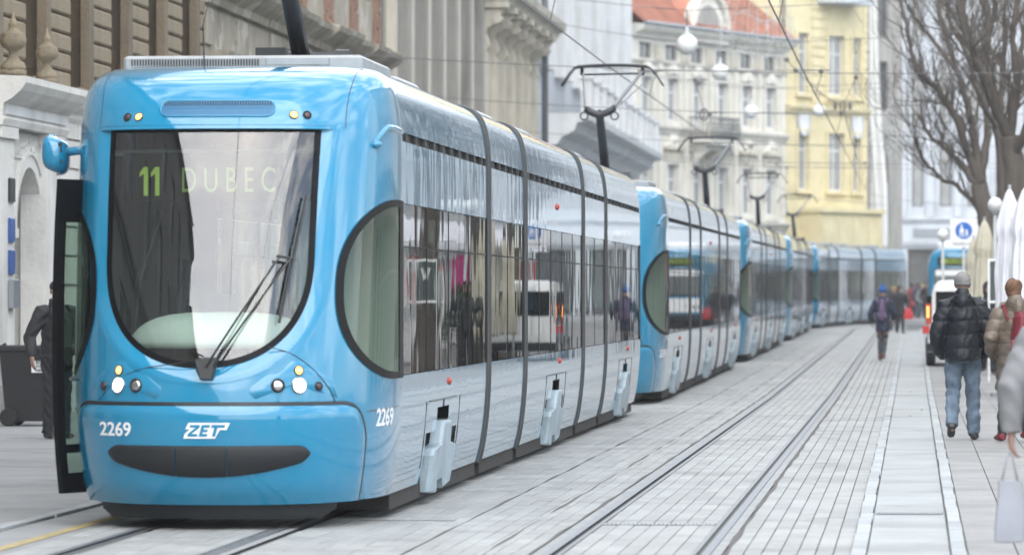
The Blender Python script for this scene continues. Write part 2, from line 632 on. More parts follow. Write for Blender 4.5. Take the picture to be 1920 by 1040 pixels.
# rails: head, groove, lip on each
RT = -1.77
def rail(xc, side, parent):
    """side = +1: groove lies to the right of the running head"""
    mb = MB()
    def rb(a, b, z, m):
        x0, x1 = sorted((xc + side * a, xc + side * b))
        ribbon(mb, x0, x1, PAV0 - 30, PAV1, z, m)
    rb(-.085, -.02, 0.000, 1)         # concrete band outside
    rb(-.02, .035, 0.006, 0)          # running head
    rb(.035, .072, -0.030, 2)         # groove
    rb(.072, .098, 0.004, 0)          # lip
    return mb.build('rail', [M['rail'], M['railbed'], M['groove']], parent)
def wavy(x, parent, w=.016):
    mb = MB()
    ribbon(mb, x - w / 2, x + w / 2, PAV0 - 10, 130, 0.0035, wob=.012, step=.22)
    return mb.build('bitumen_strip', M['bitumen'], parent)
track_r = tag(empty('track_right'), kind='structure')
track_l = tag(empty('track_left'), kind='structure')
for tr, c in ((track_r, RT), (track_l, TX)):
    rail(c - .5, 1, tr)
    rail(c + .5, -1, tr)
wavy(RT - .5 - .10, track_r, .02)
wavy(RT + .5 + .105, track_r, .028)
wavy(-2.66, street, .012)
wavy(-3.16, street, .014)

# pavers: columns along the street; cross joints run over several columns
rnd = random.Random(3)
def paver_zone(x0, x1, y0, y1, w=.112):
    n = max(1, round((x1 - x0) / w))
    w = (x1 - x0) / n
    out = []
    base = []
    y = y0
    while y < y1:
        base.append(y)
        y += rnd.choice((.34, .42, .5, .5, .6, .72))
    for i in range(n):
        cuts = []
        for b in base:
            if rnd.random() < .74:
                cuts.append(b)
            elif rnd.random() < .5:
                cuts.append(b + rnd.uniform(.2, .4))
        cuts = [y0] + sorted(c for c in cuts if y0 + .1 < c < y1 - .1) + [y1]
        for a, b in zip(cuts[:-1], cuts[1:]):
            if b - a > .08:
                out.append((x0 + i * w, x0 + (i + 1) * w, a, b))
    return out
ZONES = [(-1.165, -.385, 23, 175), (-2.17, -1.37, 23, 185), (-3.16, -2.375, 23, 185), (-4.17, -3.165, 23, 185), (-5.18, -4.38, 23, 60), (-5.62, -5.37, 23, 60)]
pv = []
for z in ZONES:
    pv += paver_zone(*z)
def vis(p):
    # size and rank in the photograph: near ones right of the tram show largest
    x = (p[0] + p[1]) / 2
    y = (p[2] + p[3]) / 2
    sx = (p[1] - p[0]) * FPX / y
    sy = CAMH * FPX * (1 / p[2] - 1 / p[3])
    u = VPX + x * FPX / y
    vpx = HY + CAMH * FPX / y
    ok = vpx < 1045 and x > -3.7
    if x < -2.4 and vpx > 940 + (u - 640) * 0.0 and u < 760: ok = False
    return sx * sy if ok else 0
pv.sort(key=vis, reverse=True)
def paver_faces(mb, p, tones, big):
    x0, x1, y0, y1 = p
    g_ = 0.0032
    dz = rnd.uniform(-.0022, .0022)
    q = 0.004
    x0 += g_; x1 -= g_; y0 += g_ * 3.0; y1 -= g_ * 3.0
    n = len(mb.v)
    for (i, z) in ((0, -.021), (0, -.004), (q, 0.0)):
        for (x, y) in ((x0 + i, y0 + i), (x1 - i, y0 + i), (x1 - i, y1 - i), (x0 + i, y1 - i)):
            mb.v.append((x + bend(y), y, gz(y) + z + dz))
    for k in (0, 4):
        for a, b in ((0, 1), (1, 2), (2, 3), (3, 0)):
            mb.f.append((n + k + a, n + k + b, n + k + 4 + b, n + k + 4 + a)); mb.m.append(0)
    mb.f.append((n + 8, n + 9, n + 10, n + 11)); mb.m.append(0)
    tones += [rnd.random()] * 9
def tone_attr(me, tones):
    a = me.attributes.new('tone', 'FLOAT', 'FACE')
    a.data.foreach_set('value', tones)
NP = 290
for p in pv[:NP]:
    mb, t = MB(), []
    paver_faces(mb, p, t, True)
    me = mb.mesh('paver', M['paver'])
    o = link('paver', me, street)
mb, t = MB(), []
for p in pv[NP:]:
    paver_faces(mb, p, t, False)
me = mb.mesh('paver_field', M['paver'])
tone_attr(me, t)
o = tag(link('paver_field', me, street), kind='stuff')

# gutter between two kerb lines, then the right-hand pavement
gut = MB()
ribbon(gut, -.26, .24, PAV0 - 30, PAV1, -0.012)
gut = tag(gut.build('gutter', M['joint']), kind='structure')
pav = MB()
ribbon(pav, .33, 14, PAV0 - 60, PAV1, -0.004)
pav = tag(pav.build('pavement_right', M['joint']), kind='structure')
def slab_mesh(w, l, h, c=.004):
    return MB().cbox(0, w, 0, l, -h, 0, c)
def slab_obj(name, x, y, w, l, z, mat, parent, tilt=True):
    mb = slab_mesh(w, l, .03)
    me = mb.mesh(name, mat)
    o = link(name, me, parent)
    o.location = (x + bend(y), y, gz(y) + z)
    o.rotation_euler = (math.atan(.0035) if y > 70 else 0, 0, 0)
    if tilt:
        o.rotation_euler.y += rnd.uniform(-.003, .003)
    return o
y = 18.0
rest = []
while y < 160:
    l = rnd.choice((1.1, 1.35, 1.6, .9))
    if y < 95:
        slab_obj('gutter_slab', -.285, y + .005, .515, l - .01, 0.0, M['gutter'], gut)
    else:
        rest.append((-.285, .23, y + .005, y + l - .005, 0.0, 'gutter'))
    y += l
for xk, nm, par in ((-.385, 'kerb_stone', gut), (.24, 'kerb_stone', pav)):
    y = 18.0
    while y < 170:
        l = rnd.choice((.8, 1.0, 1.0, 1.2))
        if y < 105:
            o = slab_obj(nm, xk + rnd.uniform(-.004, .004), y + .004, .092, l - .008, 0.016 + rnd.uniform(0, .006), M['kerb'], par, False)
            o.scale.x = rnd.uniform(.94, 1.04)
        else:
            rest.append((xk, xk + .092, y + .004, y + l - .004, .012, 'kerb'))
        y += l
# left kerb line, broken granite pieces
kl = tag(empty('kerb_left'), kind='structure')
y = 18.0
while y < 60:
    l = rnd.choice((.7, .9, 1.0))
    slab_obj('kerb_stone', -6.29 + rnd.uniform(-.01, .01), y, .10, l - .02, 0.018 + rnd.uniform(0, .01), M['kerb'], kl)
    y += l
# pavement slabs
xs = [.338, .645, 1.15, 1.66, 2.17, 2.68]
for i in range(len(xs) - 1):
    y = 17.0 + rnd.random()
    while y < 150:
        l = rnd.choice((.95, 1.0, 1.05))
        if y < 62 and i < 3:
            slab_obj('pavement_slab', xs[i] + .003, y + .004, xs[i + 1] - xs[i] - .006, l - .008, 0.012, M['slab'], pav)
        else:
            rest.append((xs[i] + .003, xs[i + 1] - .003, y + .004, y + l - .004, .012, 'slab'))
        y += l
for kind_, par in (('gutter', gut), ('kerb', pav), ('slab', pav)):
    mb, t = MB(), []
    for (a, b, c, d, z, kd_) in rest:
        if kd_ != kind_: continue
        n = len(mb.v)
        mb.v += [(a + bend(c), c, gz(c) + z), (b + bend(c), c, gz(c) + z), (b + bend(d), d, gz(d) + z), (a + bend(d), d, gz(d) + z)]
        mb.f.append((n, n + 1, n + 2, n + 3)); mb.m.append(0)
        t.append(rnd.random())
    me = mb.mesh(kind_ + '_field', M[kind_])
    tone_attr(me, t)
    tag(link(kind_ + '_field', me, par), kind='stuff')
pv2 = MB()
ribbon(pv2, 2.69, 14, PAV0 - 60, PAV1, 0.008)
tag(pv2.build('pavement_inner', M['slab']), kind='structure')
# wide square where the street bends
sq = MB()
sq.quad((-40, PAV1 - 1, gz(PAV1) - .03), (60, PAV1 - 1, gz(PAV1) - .03), (60, 300, gz(260)), (-40, 300, gz(260)))
tag(sq.build('square', M['road']), kind='structure')
# drain grating across the track, drain channel in the gutter
mb = MB()
for i in range(26):
    mb.box(-2.16 + i * .03, -2.142 + i * .03, 30.55, 30.68, .001, .006)
mb.box(-2.17, -1.37, 30.53, 30.55, .001, .007).box(-2.17, -1.37, 30.68, 30.70, .001, .007)
tag(mb.build('drain_grating', M['metal_grey']), 'narrow drain grating set between the rails of the empty track', 'drain')
mb = MB()
mb.box(-.27, .22, 32.2, 32.24, .004, .010).box(-.27, .22, 32.36, 32.40, .004, .010)
for i in range(18):
    mb.box(-.27 + i * .027, -.255 + i * .027, 32.24, 32.36, .003, .008)
tag(mb.build('gutter_drain', M['metal_grey']), 'slotted drain cover crossing the gutter strip by the kerb', 'drain')
mb = MB()
ribbon(mb, -3.95, -3.25, 31.0, 31.06, .004)
tag(mb.build('paving_crack', M['bitumen'], street))
# ================================================================== THE TRAM

LEN = 30.9
B = 1.8
EX = 2 / 2.5
PC = [(.18, 1.06, .16), (.30, 1.09, .08), (.50, 1.12, .03), (.80, 1.145, .0), (1.05, 1.15, .02), (1.5, 1.15, .10), (2.0, 1.15, .215), (2.4, 1.15, .325),
      (2.7, 1.148, .43), (2.85, 1.14, .50), (3.0, 1.12, .61), (3.1, 1.09, .74), (3.17, 1.04, .92), (3.215, .97, 1.12), (3.24, .86, 1.35), (3.25, .70, 1.55), (3.255, .5, 1.68)]
def prof(v):
    i = min(max(int(v), 0), len(PC) - 2)
    t = v - i
    p0, p1, p2, p3 = PC[max(i - 1, 0)], PC[i], PC[i + 1], PC[min(i + 2, len(PC) - 1)]
    # Catmull-Rom with chord lengths from z, so that the surface stays smooth where the points crowd
    def kd(a, b):
        return max(math.hypot(b[0] - a[0], b[1] - a[1], ), 0.02) ** 0.5
    t1 = kd(p0, p1) if i > 0 else kd(p1, p2)
    t2 = kd(p1, p2)
    t3 = kd(p2, p3) if i < len(PC) - 2 else kd(p1, p2)
    out = []
    for k in range(3):
        m1 = ((p1[k] - p0[k]) / t1 - (p2[k] - p0[k]) / (t1 + t2) + (p2[k] - p1[k]) / t2) * t2
        m2 = ((p2[k] - p1[k]) / t2 - (p3[k] - p1[k]) / (t2 + t3) + (p3[k] - p2[k]) / t3) * t2
        if i == 0: m1 = p2[k] - p1[k]
        if i == len(PC) - 2: m2 = p2[k] - p1[k]
        h = (2 * t ** 3 - 3 * t ** 2 + 1, t ** 3 - 2 * t ** 2 + t, -2 * t ** 3 + 3 * t ** 2, t ** 3 - t ** 2)
        out.append(h[0] * p1[k] + h[1] * m1 + h[2] * p2[k] + h[3] * m2)
    return out
_vt = np.linspace(0, len(PC) - 1, 1600)
_pt = np.array([prof(v) for v in _vt])
_zt = np.maximum.accumulate(_pt[:, 0])
def pz(z):
    return float(np.interp(z, _zt, _pt[:, 1])), float(np.interp(z, _zt, _pt[:, 2]))
def nose(u, a, y0):
    """plan curve of the cab, u = 0 at the nose, 1 where the straight side begins"""
    s = 1 if u >= 0 else -1
    th = min(abs(u), 1.0) * PI / 2
    return s * a * math.sin(th) ** EX, y0 + (B - y0) * (1 - max(math.cos(th), 0.0) ** EX)
def S(u, z, off=0.0):
    a, y0 = pz(z)
    if abs(u) > 1:
        x, y = math.copysign(a, u), B + (abs(u) - 1)
    else:
        x, y = nose(u, a, y0)
    p = Vector((x, y, z))
    if off:
        p += SN(u, z) * off
    return p
def SN(u, z):
    e, d = 0.012, 0.02
    du = S(u + e, z) - S(u - e, z)
    dz = S(u, z + d) - S(u, z - d)
    n = du.cross(dz)
    n.normalize()
    if n.y > 0.05 or (abs(n.y) <= 0.05 and n.x * u < 0):
        n = -n
    return n
def ux(x, z):
    a, y0 = pz(z)
    q = min(abs(x) / a, 1.0)
    return math.copysign(math.asin(q ** (1 / EX)) / (PI / 2), x) if x else 0.0
def Sx(x, z, off=0.0):
    return S(ux(x, z), z, off)
def px(pxx, pyy):
    """photo pixel -> (x, z) on the cab front"""
    y = 0.2
    for _ in range(6):
        X, Z = at(pxx, pyy, TY + y)
        x = max(min(X - TX, 1.12), -1.12)
        y = S(ux(x, Z), Z).y
    return x, Z

tram = empty('blue_tram', (TX, TY, 0))
PARTS = []                     # (object, module) for the articulated copy
def part(mb, name, mats, mod=0, parent=None, smooth=False, angle=None, fix=True):
    o = mb.build(name, mats, parent or tram, smooth, fix, angle)
    if parent is None:
        PARTS.append((o, mod))
    return o

# ---- openings of the cab
ZT, ZB, ZM = 2.765, 1.115, 1.92           # windscreen top, bottom, start of the round part
HWM, WX = 0.752, -0.035
def hw(z, g=0.0):
    """half width of the windscreen at height z, grown by g"""
    zb = ZB - g
    if z > ZM:
        return HWM + 0.012 * (z - ZM) / (ZT - ZM) + g
    q = (ZM - z) / (ZM - zb)
    return (HWM + g) * max(1 - q ** 2.6, 0.0) ** (1 / 2.2)
COLW = 0.085
DZ0, DZ1 = 1.03, 2.27
def d_edge(z, g=0.0):
    """u of the front edge of the cab side window at height z"""
    q = (z - 1.66) / (0.64 + g)
    if abs(q) >= 1: return 9
    return 0.90 - (0.90 - 0.475 + g) * (1 - abs(q) ** 2.4) ** (1 / 2.0)

# ---- cab shell
def cab_shell():
    mb = MB()
    us = []
    n = 130
    for i in range(-n, n + 1):
        us.append(i / n)
    zs = [i * .25 for i in range(12)] + [3 + i * .05 for i in range(100)] + [8 + i * 0.125 for i in range(65)]
    zs = [v for v in zs if v <= len(PC) - 1]
    rings = []
    info = []
    for v in zs:
        z, a, y0 = prof(v)
        rings.append([(*nose(u, a, y0), z) for u in us])
    k = len(us)
    for r in rings:
        mb.v += r
    for i in range(len(rings) - 1):
        for j in range(k - 1):
            q = [rings[i][j], rings[i][j + 1], rings[i + 1][j + 1], rings[i + 1][j]]
            cx_ = sum(p[0] for p in q) / 4
            cz_ = sum(p[2] for p in q) / 4
            cu = (us[j] + us[j + 1]) / 2
            if cz_ < ZT + 0.0 and cz_ > ZB - COLW and abs(cx_ - WX) < hw(cz_, COLW) - 0.012:
                continue
            if DZ0 + 0.02 < cz_ < DZ1 - 0.02 and abs(cu) > d_edge(cz_) + 0.03:
                continue
            if cu > 0 and False:
                continue
            a_ = i * k + j
            mb.f.append((a_, a_ + 1, a_ + 1 + k, a_ + k))
            mb.m.append(0)
    # roof closing face, row by row
    top = rings[-1]
    base = (len(rings) - 1) * k
    for j in range(k // 2):
        a_, b_ = base + j, base + k - 1 - j
        if j + 1 < k - 2 - j:
            mb.f.append((a_, a_ + 1, b_ - 1, b_))
            mb.m.append(0)
    return mb
SHELL = part(cab_shell(), 'cab_shell', M['blue'], 0, smooth=True, angle=50)

# ---- windscreen with its sunk collar
def outline(g, n=96, top=None):
    """closed outline of the windscreen grown by g, as (x, z), starting top left going down and round"""
    pts = []
    t = (ZT + (g if top is None else top))
    for i in range(25):
        pts.append((-hw(max(t - (t - ZM) * i / 24, ZM + 1e-6), g), t - (t - ZM) * i / 24))
    zb = ZB - g
    m = 60
    for i in range(1, m):
        a = PI * i / m
        c, s = math.cos(a), math.sin(a)
        pts.append((-(HWM + g) * math.copysign(abs(c) ** (2 / 2.2), c), ZM - (ZM - zb) * abs(s) ** (2 / 2.6)))
    for i in range(25):
        pts.append((hw(max(ZM + (t - ZM) * i / 24, ZM + 1e-6), g), ZM + (t - ZM) * i / 24))
    for i in range(1, 24):
        pts.append((hw(t, g) * (1 - 2 * i / 24), t))
    return [(x + WX, z) for x, z in pts]
def ring_patch(g0, o0, g1, o1, t0=None, t1=None):
    mb = MB()
    A, Bq = outline(g0, top=t0), outline(g1, top=t1)
    mb.loft([[Sx(x, z, o0) for x, z in A], [Sx(x, z, o1) for x, z in Bq]], True)
    return mb
SINK = -0.035
mbc = MB()
L0, L1, L2, L3 = outline(COLW + 0.035, top=.03), outline(COLW, top=.02), outline(COLW - .03, top=.012), outline(0.0, top=0.0)
mbc.loft([[Sx(x, z, o) for x, z in Lq] for Lq, o in ((L0, 0.0015), (L1, 0.004), (L2, -0.006), (L3, SINK))], True)
part(mbc, 'windscreen_collar', M['blue'], 0, smooth=True)
def fill_patch(g, off, n=14, mb=None, top=None):
    """the windscreen as a sheet: the outline shrunk towards its middle"""
    mb = mb or MB()
    O = outline(g, top=top)
    c = (WX, 2.0)
    rings = []
    for i in range(n + 1):
        s = 1 - i / n * 0.985
        rings.append([Sx(c[0] + (x - c[0]) * s, c[1] + (z - c[1]) * s, off) for x, z in O])
    mb.loft(rings, True)
    mb.f.append(tuple(range(len(mb.v) - len(O), len(mb.v))))
    mb.m.append(0)
    return mb
SHIELD = part(fill_patch(0.0, SINK + 0.002), 'windscreen', M['shield'], 0, smooth=True)
mbf = MB()
F0, F1 = outline(0.001, top=0.001), outline(-0.04, top=-0.015)
mbf.loft([[Sx(x, z, SINK + 0.006) for x, z in F0], [Sx(x, z, SINK + 0.006) for x, z in F1]], True)
part(mbf, 'windscreen_border', M['frit'], 0, parent=SHIELD, smooth=True)

# ---- cab side windows (rounded towards the nose)
def d_window(side):
    mb, fr = MB(), MB()
    zs = [DZ0 - 0.008 + (DZ1 - DZ0 + 0.016) * i / 44 for i in range(45)]
    def edge(z, g):
        q = min(abs((z - 1.65) / (0.628)), 1.0)
        return 0.90 - (0.90 - 0.475) * (1 - q ** 2.4) ** 0.5 + g
    rows = []
    for z in zs:
        e = edge(z, 0.0)
        rows.append([S(side * (e + (0.985 - e) * j / 14), z, 0.004) for j in range(15)])
    mb.loft(rows, False)
    o = part(mb, 'cab_side_window', M['cabpane'], 0, smooth=True)
    # black border following the edge
    loop_o, loop_i = [], []
    n = 60
    for i in range(n + 1):
        a = PI * (-0.5 + i / n)
        ca, sa = math.cos(a), math.sin(a)
        z = 1.65 + 0.635 * math.copysign(abs(sa) ** (2 / 2.4), sa)
        zi = 1.65 + 0.585 * math.copysign(abs(sa) ** (2 / 2.4), sa)
        loop_o.append(S(side * (0.90 - (0.435) * max(ca, 0) ** 1.0), z, 0.008))
        loop_i.append(S(side * (0.905 - (0.397) * max(ca, 0) ** 1.0), zi, 0.008))
    loop_o = [S(side * 0.99, DZ0 - .015, .008)] + loop_o + [S(side * .99, DZ1 + .015, .008)]
    loop_i = [S(side * 0.95, DZ0 + .035, .008)] + loop_i + [S(side * .95, DZ1 - .035, .008)]
    fr.loft([loop_o, loop_i], False)
    fr.loft([[S(side * 0.995, DZ0 - .015 + (DZ1 - DZ0 + .03) * i / 12, .009) for i in range(13)], [S(side * 0.945, DZ0 - .015 + (DZ1 - DZ0 + .03) * i / 12, .009) for i in range(13)]], False)
    part(fr, 'window_border', M['frit'], 0, parent=o, smooth=True)
    return o
d_window(1)
d_window(-1)

# ---- nose panel with bumper, seams
def seam(pts, w=0.007, off=0.002, name='panel_seam', mat='black', mod=0):
    mb = MB()
    mb.tube([S(u, z, off) for u, z in pts], [(w, w * 0.6)] * len(pts), 5)
    return part(mb, name, M[mat], mod)
def nose_panel():
    mb = MB()
    zt, zb, um = 0.862, 0.185, 0.66
    nu, nz = 64, 18
    rows = []
    for i in range(nz + 1):
        z = zb + (zt - zb) * i / nz
        k = (z - (zt - 0.30)) / 0.30
        w = um if k <= 0 else um - 0.13 * (1 - math.sqrt(max(1 - k * k, 0)))
        row = []
        for j in range(nu + 1):
            t = -1 + 2 * j / nu
            t = math.copysign(1 - (1 - abs(t)) ** 1.35, t)
            u = w * t
            e = min((1 - abs(t)) / 0.10, 1.0)
            f = min((zt - z) / 0.12, 1.0)
            off = 0.004 + 0.028 * math.sqrt(max(1 - (1 - e) ** 2, 0)) * math.sqrt(max(1 - (1 - f) ** 2, 0))
            row.append(S(u, z, off))
        rows.append(row)
    mb.loft(rows, False)
    # return edge underneath
    mb.loft([[S(um * (-1 + 2 * j / 30), zb, 0.03) for j in range(31)], [S(um * (-1 + 2 * j / 30), zb, -0.12) for j in range(31)]], False)
    part(mb, 'nose_panel', M['blue'], 0, smooth=True, angle=40)
    pts = []
    for i in range(41):
        a = i / 40
        pts.append((-um - .004, zb + (zt - 0.30 - zb) * a))
    for i in range(1, 21):
        k = i / 20
        pts.append((-(um + .004 - 0.13 * (1 - math.sqrt(max(1 - k * k, 0)))), zt - 0.30 + 0.302 * k))
    for i in range(1, 40):
        pts.append(((-1 + 2 * i / 40) * (um - .126), zt + 0.003))
    pts += [(-u, z) for u, z in pts[:61][::-1]]
    seam(pts, 0.016, 0.003, 'nose_panel_gap')
nose_panel()
def bumper():
    # dark lens-shaped strip in three pieces
    zt, zc = 0.588, 0.372
    def lens(x):
        q = min(abs(x) / 0.665, 1)
        lo = zt - .105 - (zt - zc - .105) * (1 - q ** 2.1)
        hi = zt
        e = max((abs(x) - 0.60) / 0.0651, 0)
        m_ = zt - .052
        k = math.sqrt(max(1 - e * e, 0.0))
        return m_ + (hi - m_) * k, m_ + (lo - m_) * k
    top = lambda x: lens(x)[0]
    bot = lambda x: lens(x)[1]
    for (x0, x1) in ((-0.663, -0.196), (-0.19, 0.146), (0.152, 0.663)):
        mb = MB()
        rows = []
        n = 44
        for i in range(n + 1):
            x = x0 + (x1 - x0) * i / n
            a, b = top(x), bot(x)
            rows.append([Sx(x, b + (a - b) * t, o) for t, o in ((0, .02), (0.02, .045), (.12, .056), (.5, .062), (.86, .058), (.97, .048), (1, .02))])
        mb.loft(rows, False)
        part(mb, 'bumper', M['bumper'], 0, smooth=True, angle=45)
bumper()
mb = MB()   # valance under the nose
rows = []
for z, k, o in ((0.20, 0.56, -0.03), (0.12, 0.54, -0.03), (0.055, 0.47, -0.05)):
    rows.append([S(k * (-1 + 2 * j / 40), 0.185, o) + Vector((0, 0, z - 0.185)) for j in range(41)])
mb.loft(rows, False)
mb.loft([rows[-1], [(p[0] * .9, p[1] + 1.2, p[2]) for p in rows[-1]]], False)
part(mb, 'nose_valance', M['bumper'], 0, smooth=True, angle=30)

# seams of the lamp fields and of the forehead
for s in (-1, 1):
    a0 = [px(422, 655), px(350, 678), px(270, 690), px(220, 712), px(187, 748)] if s < 0 else [px(502, 650), px(545, 662), px(585, 690), px(615, 725), px(628, 752)]
    pts = []
    for i in range(33):
        t = i / 32 * 4
        k = min(int(t), 3)
        q = t - k
        p0, p1, p2, p3 = a0[max(k - 1, 0)], a0[k], a0[k + 1], a0[min(k + 2, 4)]
        f = lambda c: 0.5 * (2 * p1[c] + (p2[c] - p0[c]) * q + (2 * p0[c] - 5 * p1[c] + 4 * p2[c] - p3[c]) * q * q + (-p0[c] + 3 * p1[c] - 3 * p2[c] + p3[c]) * q ** 3)
        x, z = f(0), f(1)
        x = s * abs(x)
        pts.append((ux(x, z), z))
    seam(pts, 0.005, 0.001)
    seam([(s * (0.50 + 0.22 * (i / 24) ** 2.2), 2.77 + 0.44 * math.sin(i / 24 * PI / 2)) for i in range(25)], 0.004, 0.001)
    seam([(s * (0.665 + 0.30 * i / 14), 0.80 + 0.02 * i / 14) for i in range(15)], 0.005, 0.001)
    # raised lamp field
    mb = MB()
    tri = [(0.30, .94), (0.34, .90), (0.86, .90), (0.84, 1.0), (0.74, 1.10), (0.64, 1.155), (0.58, 1.155), (0.40, 1.05), (0.31, 0.98)]
    C = (0.6, 1.0)
    mb.loft([[Sx(s * (C[0] + (x - C[0]) * k), C[1] + (z - C[1]) * k, o) for x, z in tri] for k, o in ((1.0, 0.0015), (0.97, 0.004), (0.5, .005), (.02, .005))], True)
    part(mb, 'lamp_field', M['blue'], 0, smooth=True, angle=60)

def lamp(x, z, r, lens, name, off=0.008, rim=True):
    c = Sx(x, z, off)
    n = SN(ux(x, z), z)
    Q = n.to_track_quat('Z', 'Y').to_matrix().to_4x4()
    Q.translation = c
    mb = MB().lathe([(r * 1.22, -.012), (r * 1.22, .004), (r * 1.08, .010), (r * 0.98, .004), (r * .98, -.012)], n=24)
    mb.map(lambda *p: Q @ Vector(p))
    o = part(mb, name, M['chrome'] if name == 'headlight' else M['metal_dark'], 0, smooth=True, angle=40)
    mb = MB().lathe([(r, -.004), (r * .9, .006), (r * .6, .011), (r * .2, .013)], n=24)
    mb.map(lambda *p: Q @ Vector(p))
    part(mb, 'lens', lens, 0, parent=o, smooth=True)
    return o
for s in (-1, 1):
    lamp(s * 0.622, 0.99, 0.046, M['lamp_on'], 'headlight')
    lamp(s * 0.488, 0.99, 0.040, M['chrome'], 'fog_lamp')
    lamp(s * 0.618, 1.092, 0.028, M['amber_on'], 'indicator_lamp')
    lamp(s * 0.742, 0.982, 0.026, M['dlens'], 'marker_lamp')
for x, z, ln in ((-.645, 2.845, 'dlens'), (-.557, 2.845, 'amber_on'), (.53, 2.855, 'amber_on'), (.618, 2.855, 'dlens')):
    lamp(x, z, 0.026, M[ln], 'roof_lamp', off=0.003)

# recessed air intake over the windscreen
mb = MB()
def stadium(w, h, n=12):
    k = 24
    a = [(w - 2 * w * i / k, h) for i in range(1, k)]
    b = [(-w + 2 * w * i / k, -h) for i in range(1, k)]
    return a + [(w * (-1) + h * math.cos(PI / 2 + PI * i / n), h * math.sin(PI / 2 + PI * i / n)) for i in range(n + 1)] + b + [(w + h * math.cos(-PI / 2 + PI * i / n), h * math.sin(-PI / 2 + PI * i / n)) for i in range(n + 1)]
gx, gzc = 0.0, 2.90
mb.loft([[Sx(gx + x, gzc + z, o) for x, z in stadium(0.345, r)] for r, o in ((0.062, 0.002), (0.057, 0.012), (0.052, 0.012), (0.049, 0.005))], True)
o_in = part(mb, 'intake_frame', M['blue'], 0, smooth=True)
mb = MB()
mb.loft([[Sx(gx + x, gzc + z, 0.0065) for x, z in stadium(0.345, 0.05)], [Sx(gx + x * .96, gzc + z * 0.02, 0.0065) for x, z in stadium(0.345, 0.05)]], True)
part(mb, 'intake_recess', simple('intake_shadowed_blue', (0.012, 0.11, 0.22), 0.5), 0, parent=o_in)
for i in range(36):
    x = gx - 0.36 + 0.72 * i / 35
    if i % 1 == 0:
        pass
mb = MB()
for i in range(40):
    x = gx - 0.37 + 0.74 * i / 39
    mb.tube([Sx(x, gzc + .018, .008), Sx(x, gzc + .046, .008)], 0.004, 4)
part(mb, 'intake_grille', M['metal_dark'], 0, parent=o_in)

# lettering on the nose
def on_front(me, x, z, off=0.036):
    """bend a flat text mesh on to the cab front: local x to the right, local y up"""
    for v in me.vertices:
        p = Sx(x + v.co.x, z + v.co.y, off + v.co.z)
        v.co = p
    return me
NUM_MATS = M['white']
def number(body, root, mod=0):
    me = on_front(text_mesh(body, 0.128, 0.001, offset=0.0021, sx=0.95), -0.625, 0.688)
    me.materials.append(NUM_MATS)
    o1 = link('fleet_number', me, root)
    me = text_mesh(body, 0.17, 0.001, offset=0.003, sx=1.1)
    for v in me.vertices:
        yy = 1.02 + v.co.x * 1.2
        # along the curved cab side, towards the first door
        th = None
        u = 0.812 + v.co.x * 0.42
        v.co = S(u, 0.745 + v.co.y, 0.004 + v.co.z)
    me.materials.append(NUM_MATS)
    o2 = link('fleet_number', me, root)
    return [o1, o2]
for o in number('2269', tram):
    PARTS.append((o, 0))
# operator's mark: slanted letters with a bar above and below
H_L, SL = 0.105, 0.30
def logo_pts(poly):
    return [(0.0 + x + SL * z, 0.636 + z) for x, z in poly]
def sheet(polys, off, thick=.0015):
    mb = MB()
    for poly in polys:
        P = logo_pts(poly)
        # fan from the centre with subdivided edges so that it follows the nose
        E_ = []
        for a, b in zip(P, P[1:] + P[:1]):
            for k in range(4):
                E_.append((a[0] + (b[0] - a[0]) * k / 4, a[1] + (b[1] - a[1]) * k / 4))
        mb.loft([[Sx(x, z, off - thick) for x, z in E_], [Sx(x, z, off) for x, z in E_]], True)
        mb.f.append(tuple(range(len(mb.v) - len(E_), len(mb.v)))); mb.m.append(0)
    return mb
mb = sheet([[(-.14, 0), (.075, 0), (.09, .058), (.135, .058), (.145, H_L), (-.135, H_L), (-.145, .062), (-.115, .062), (-.14, .03)]], .038)
LOGO = part(mb, 'operator_logo', M['white'], 0, fix=False)
zb, zt, st_ = .014, .091, .017
let = [[(-.118, zt - st_), (-.052, zt - st_), (-.052, zt), (-.118, zt)], [(-.118, zb), (-.052, zb), (-.052, zb + st_), (-.118, zb + st_)], [(-.118, zb + st_), (-.094, zb + st_), (-.052, zt - st_), (-.076, zt - st_)],
       [(-.040, zb), (-.020, zb), (-.020, zt), (-.040, zt)], [(-.020, zt - st_), (.016, zt - st_), (.016, zt), (-.020, zt)], [(-.020, .044), (.010, .044), (.010, .060), (-.020, .060)], [(-.020, zb), (.016, zb), (.016, zb + st_), (-.020, zb + st_)],
       [(.028, zt - st_), (.118, zt - st_), (.118, zt), (.028, zt)], [(.050, zb), (.072, zb), (.072, zt - st_), (.050, zt - st_)]]
part(sheet(let, .0405), 'logo_letters', M['blue'], 0, parent=LOGO, fix=False)
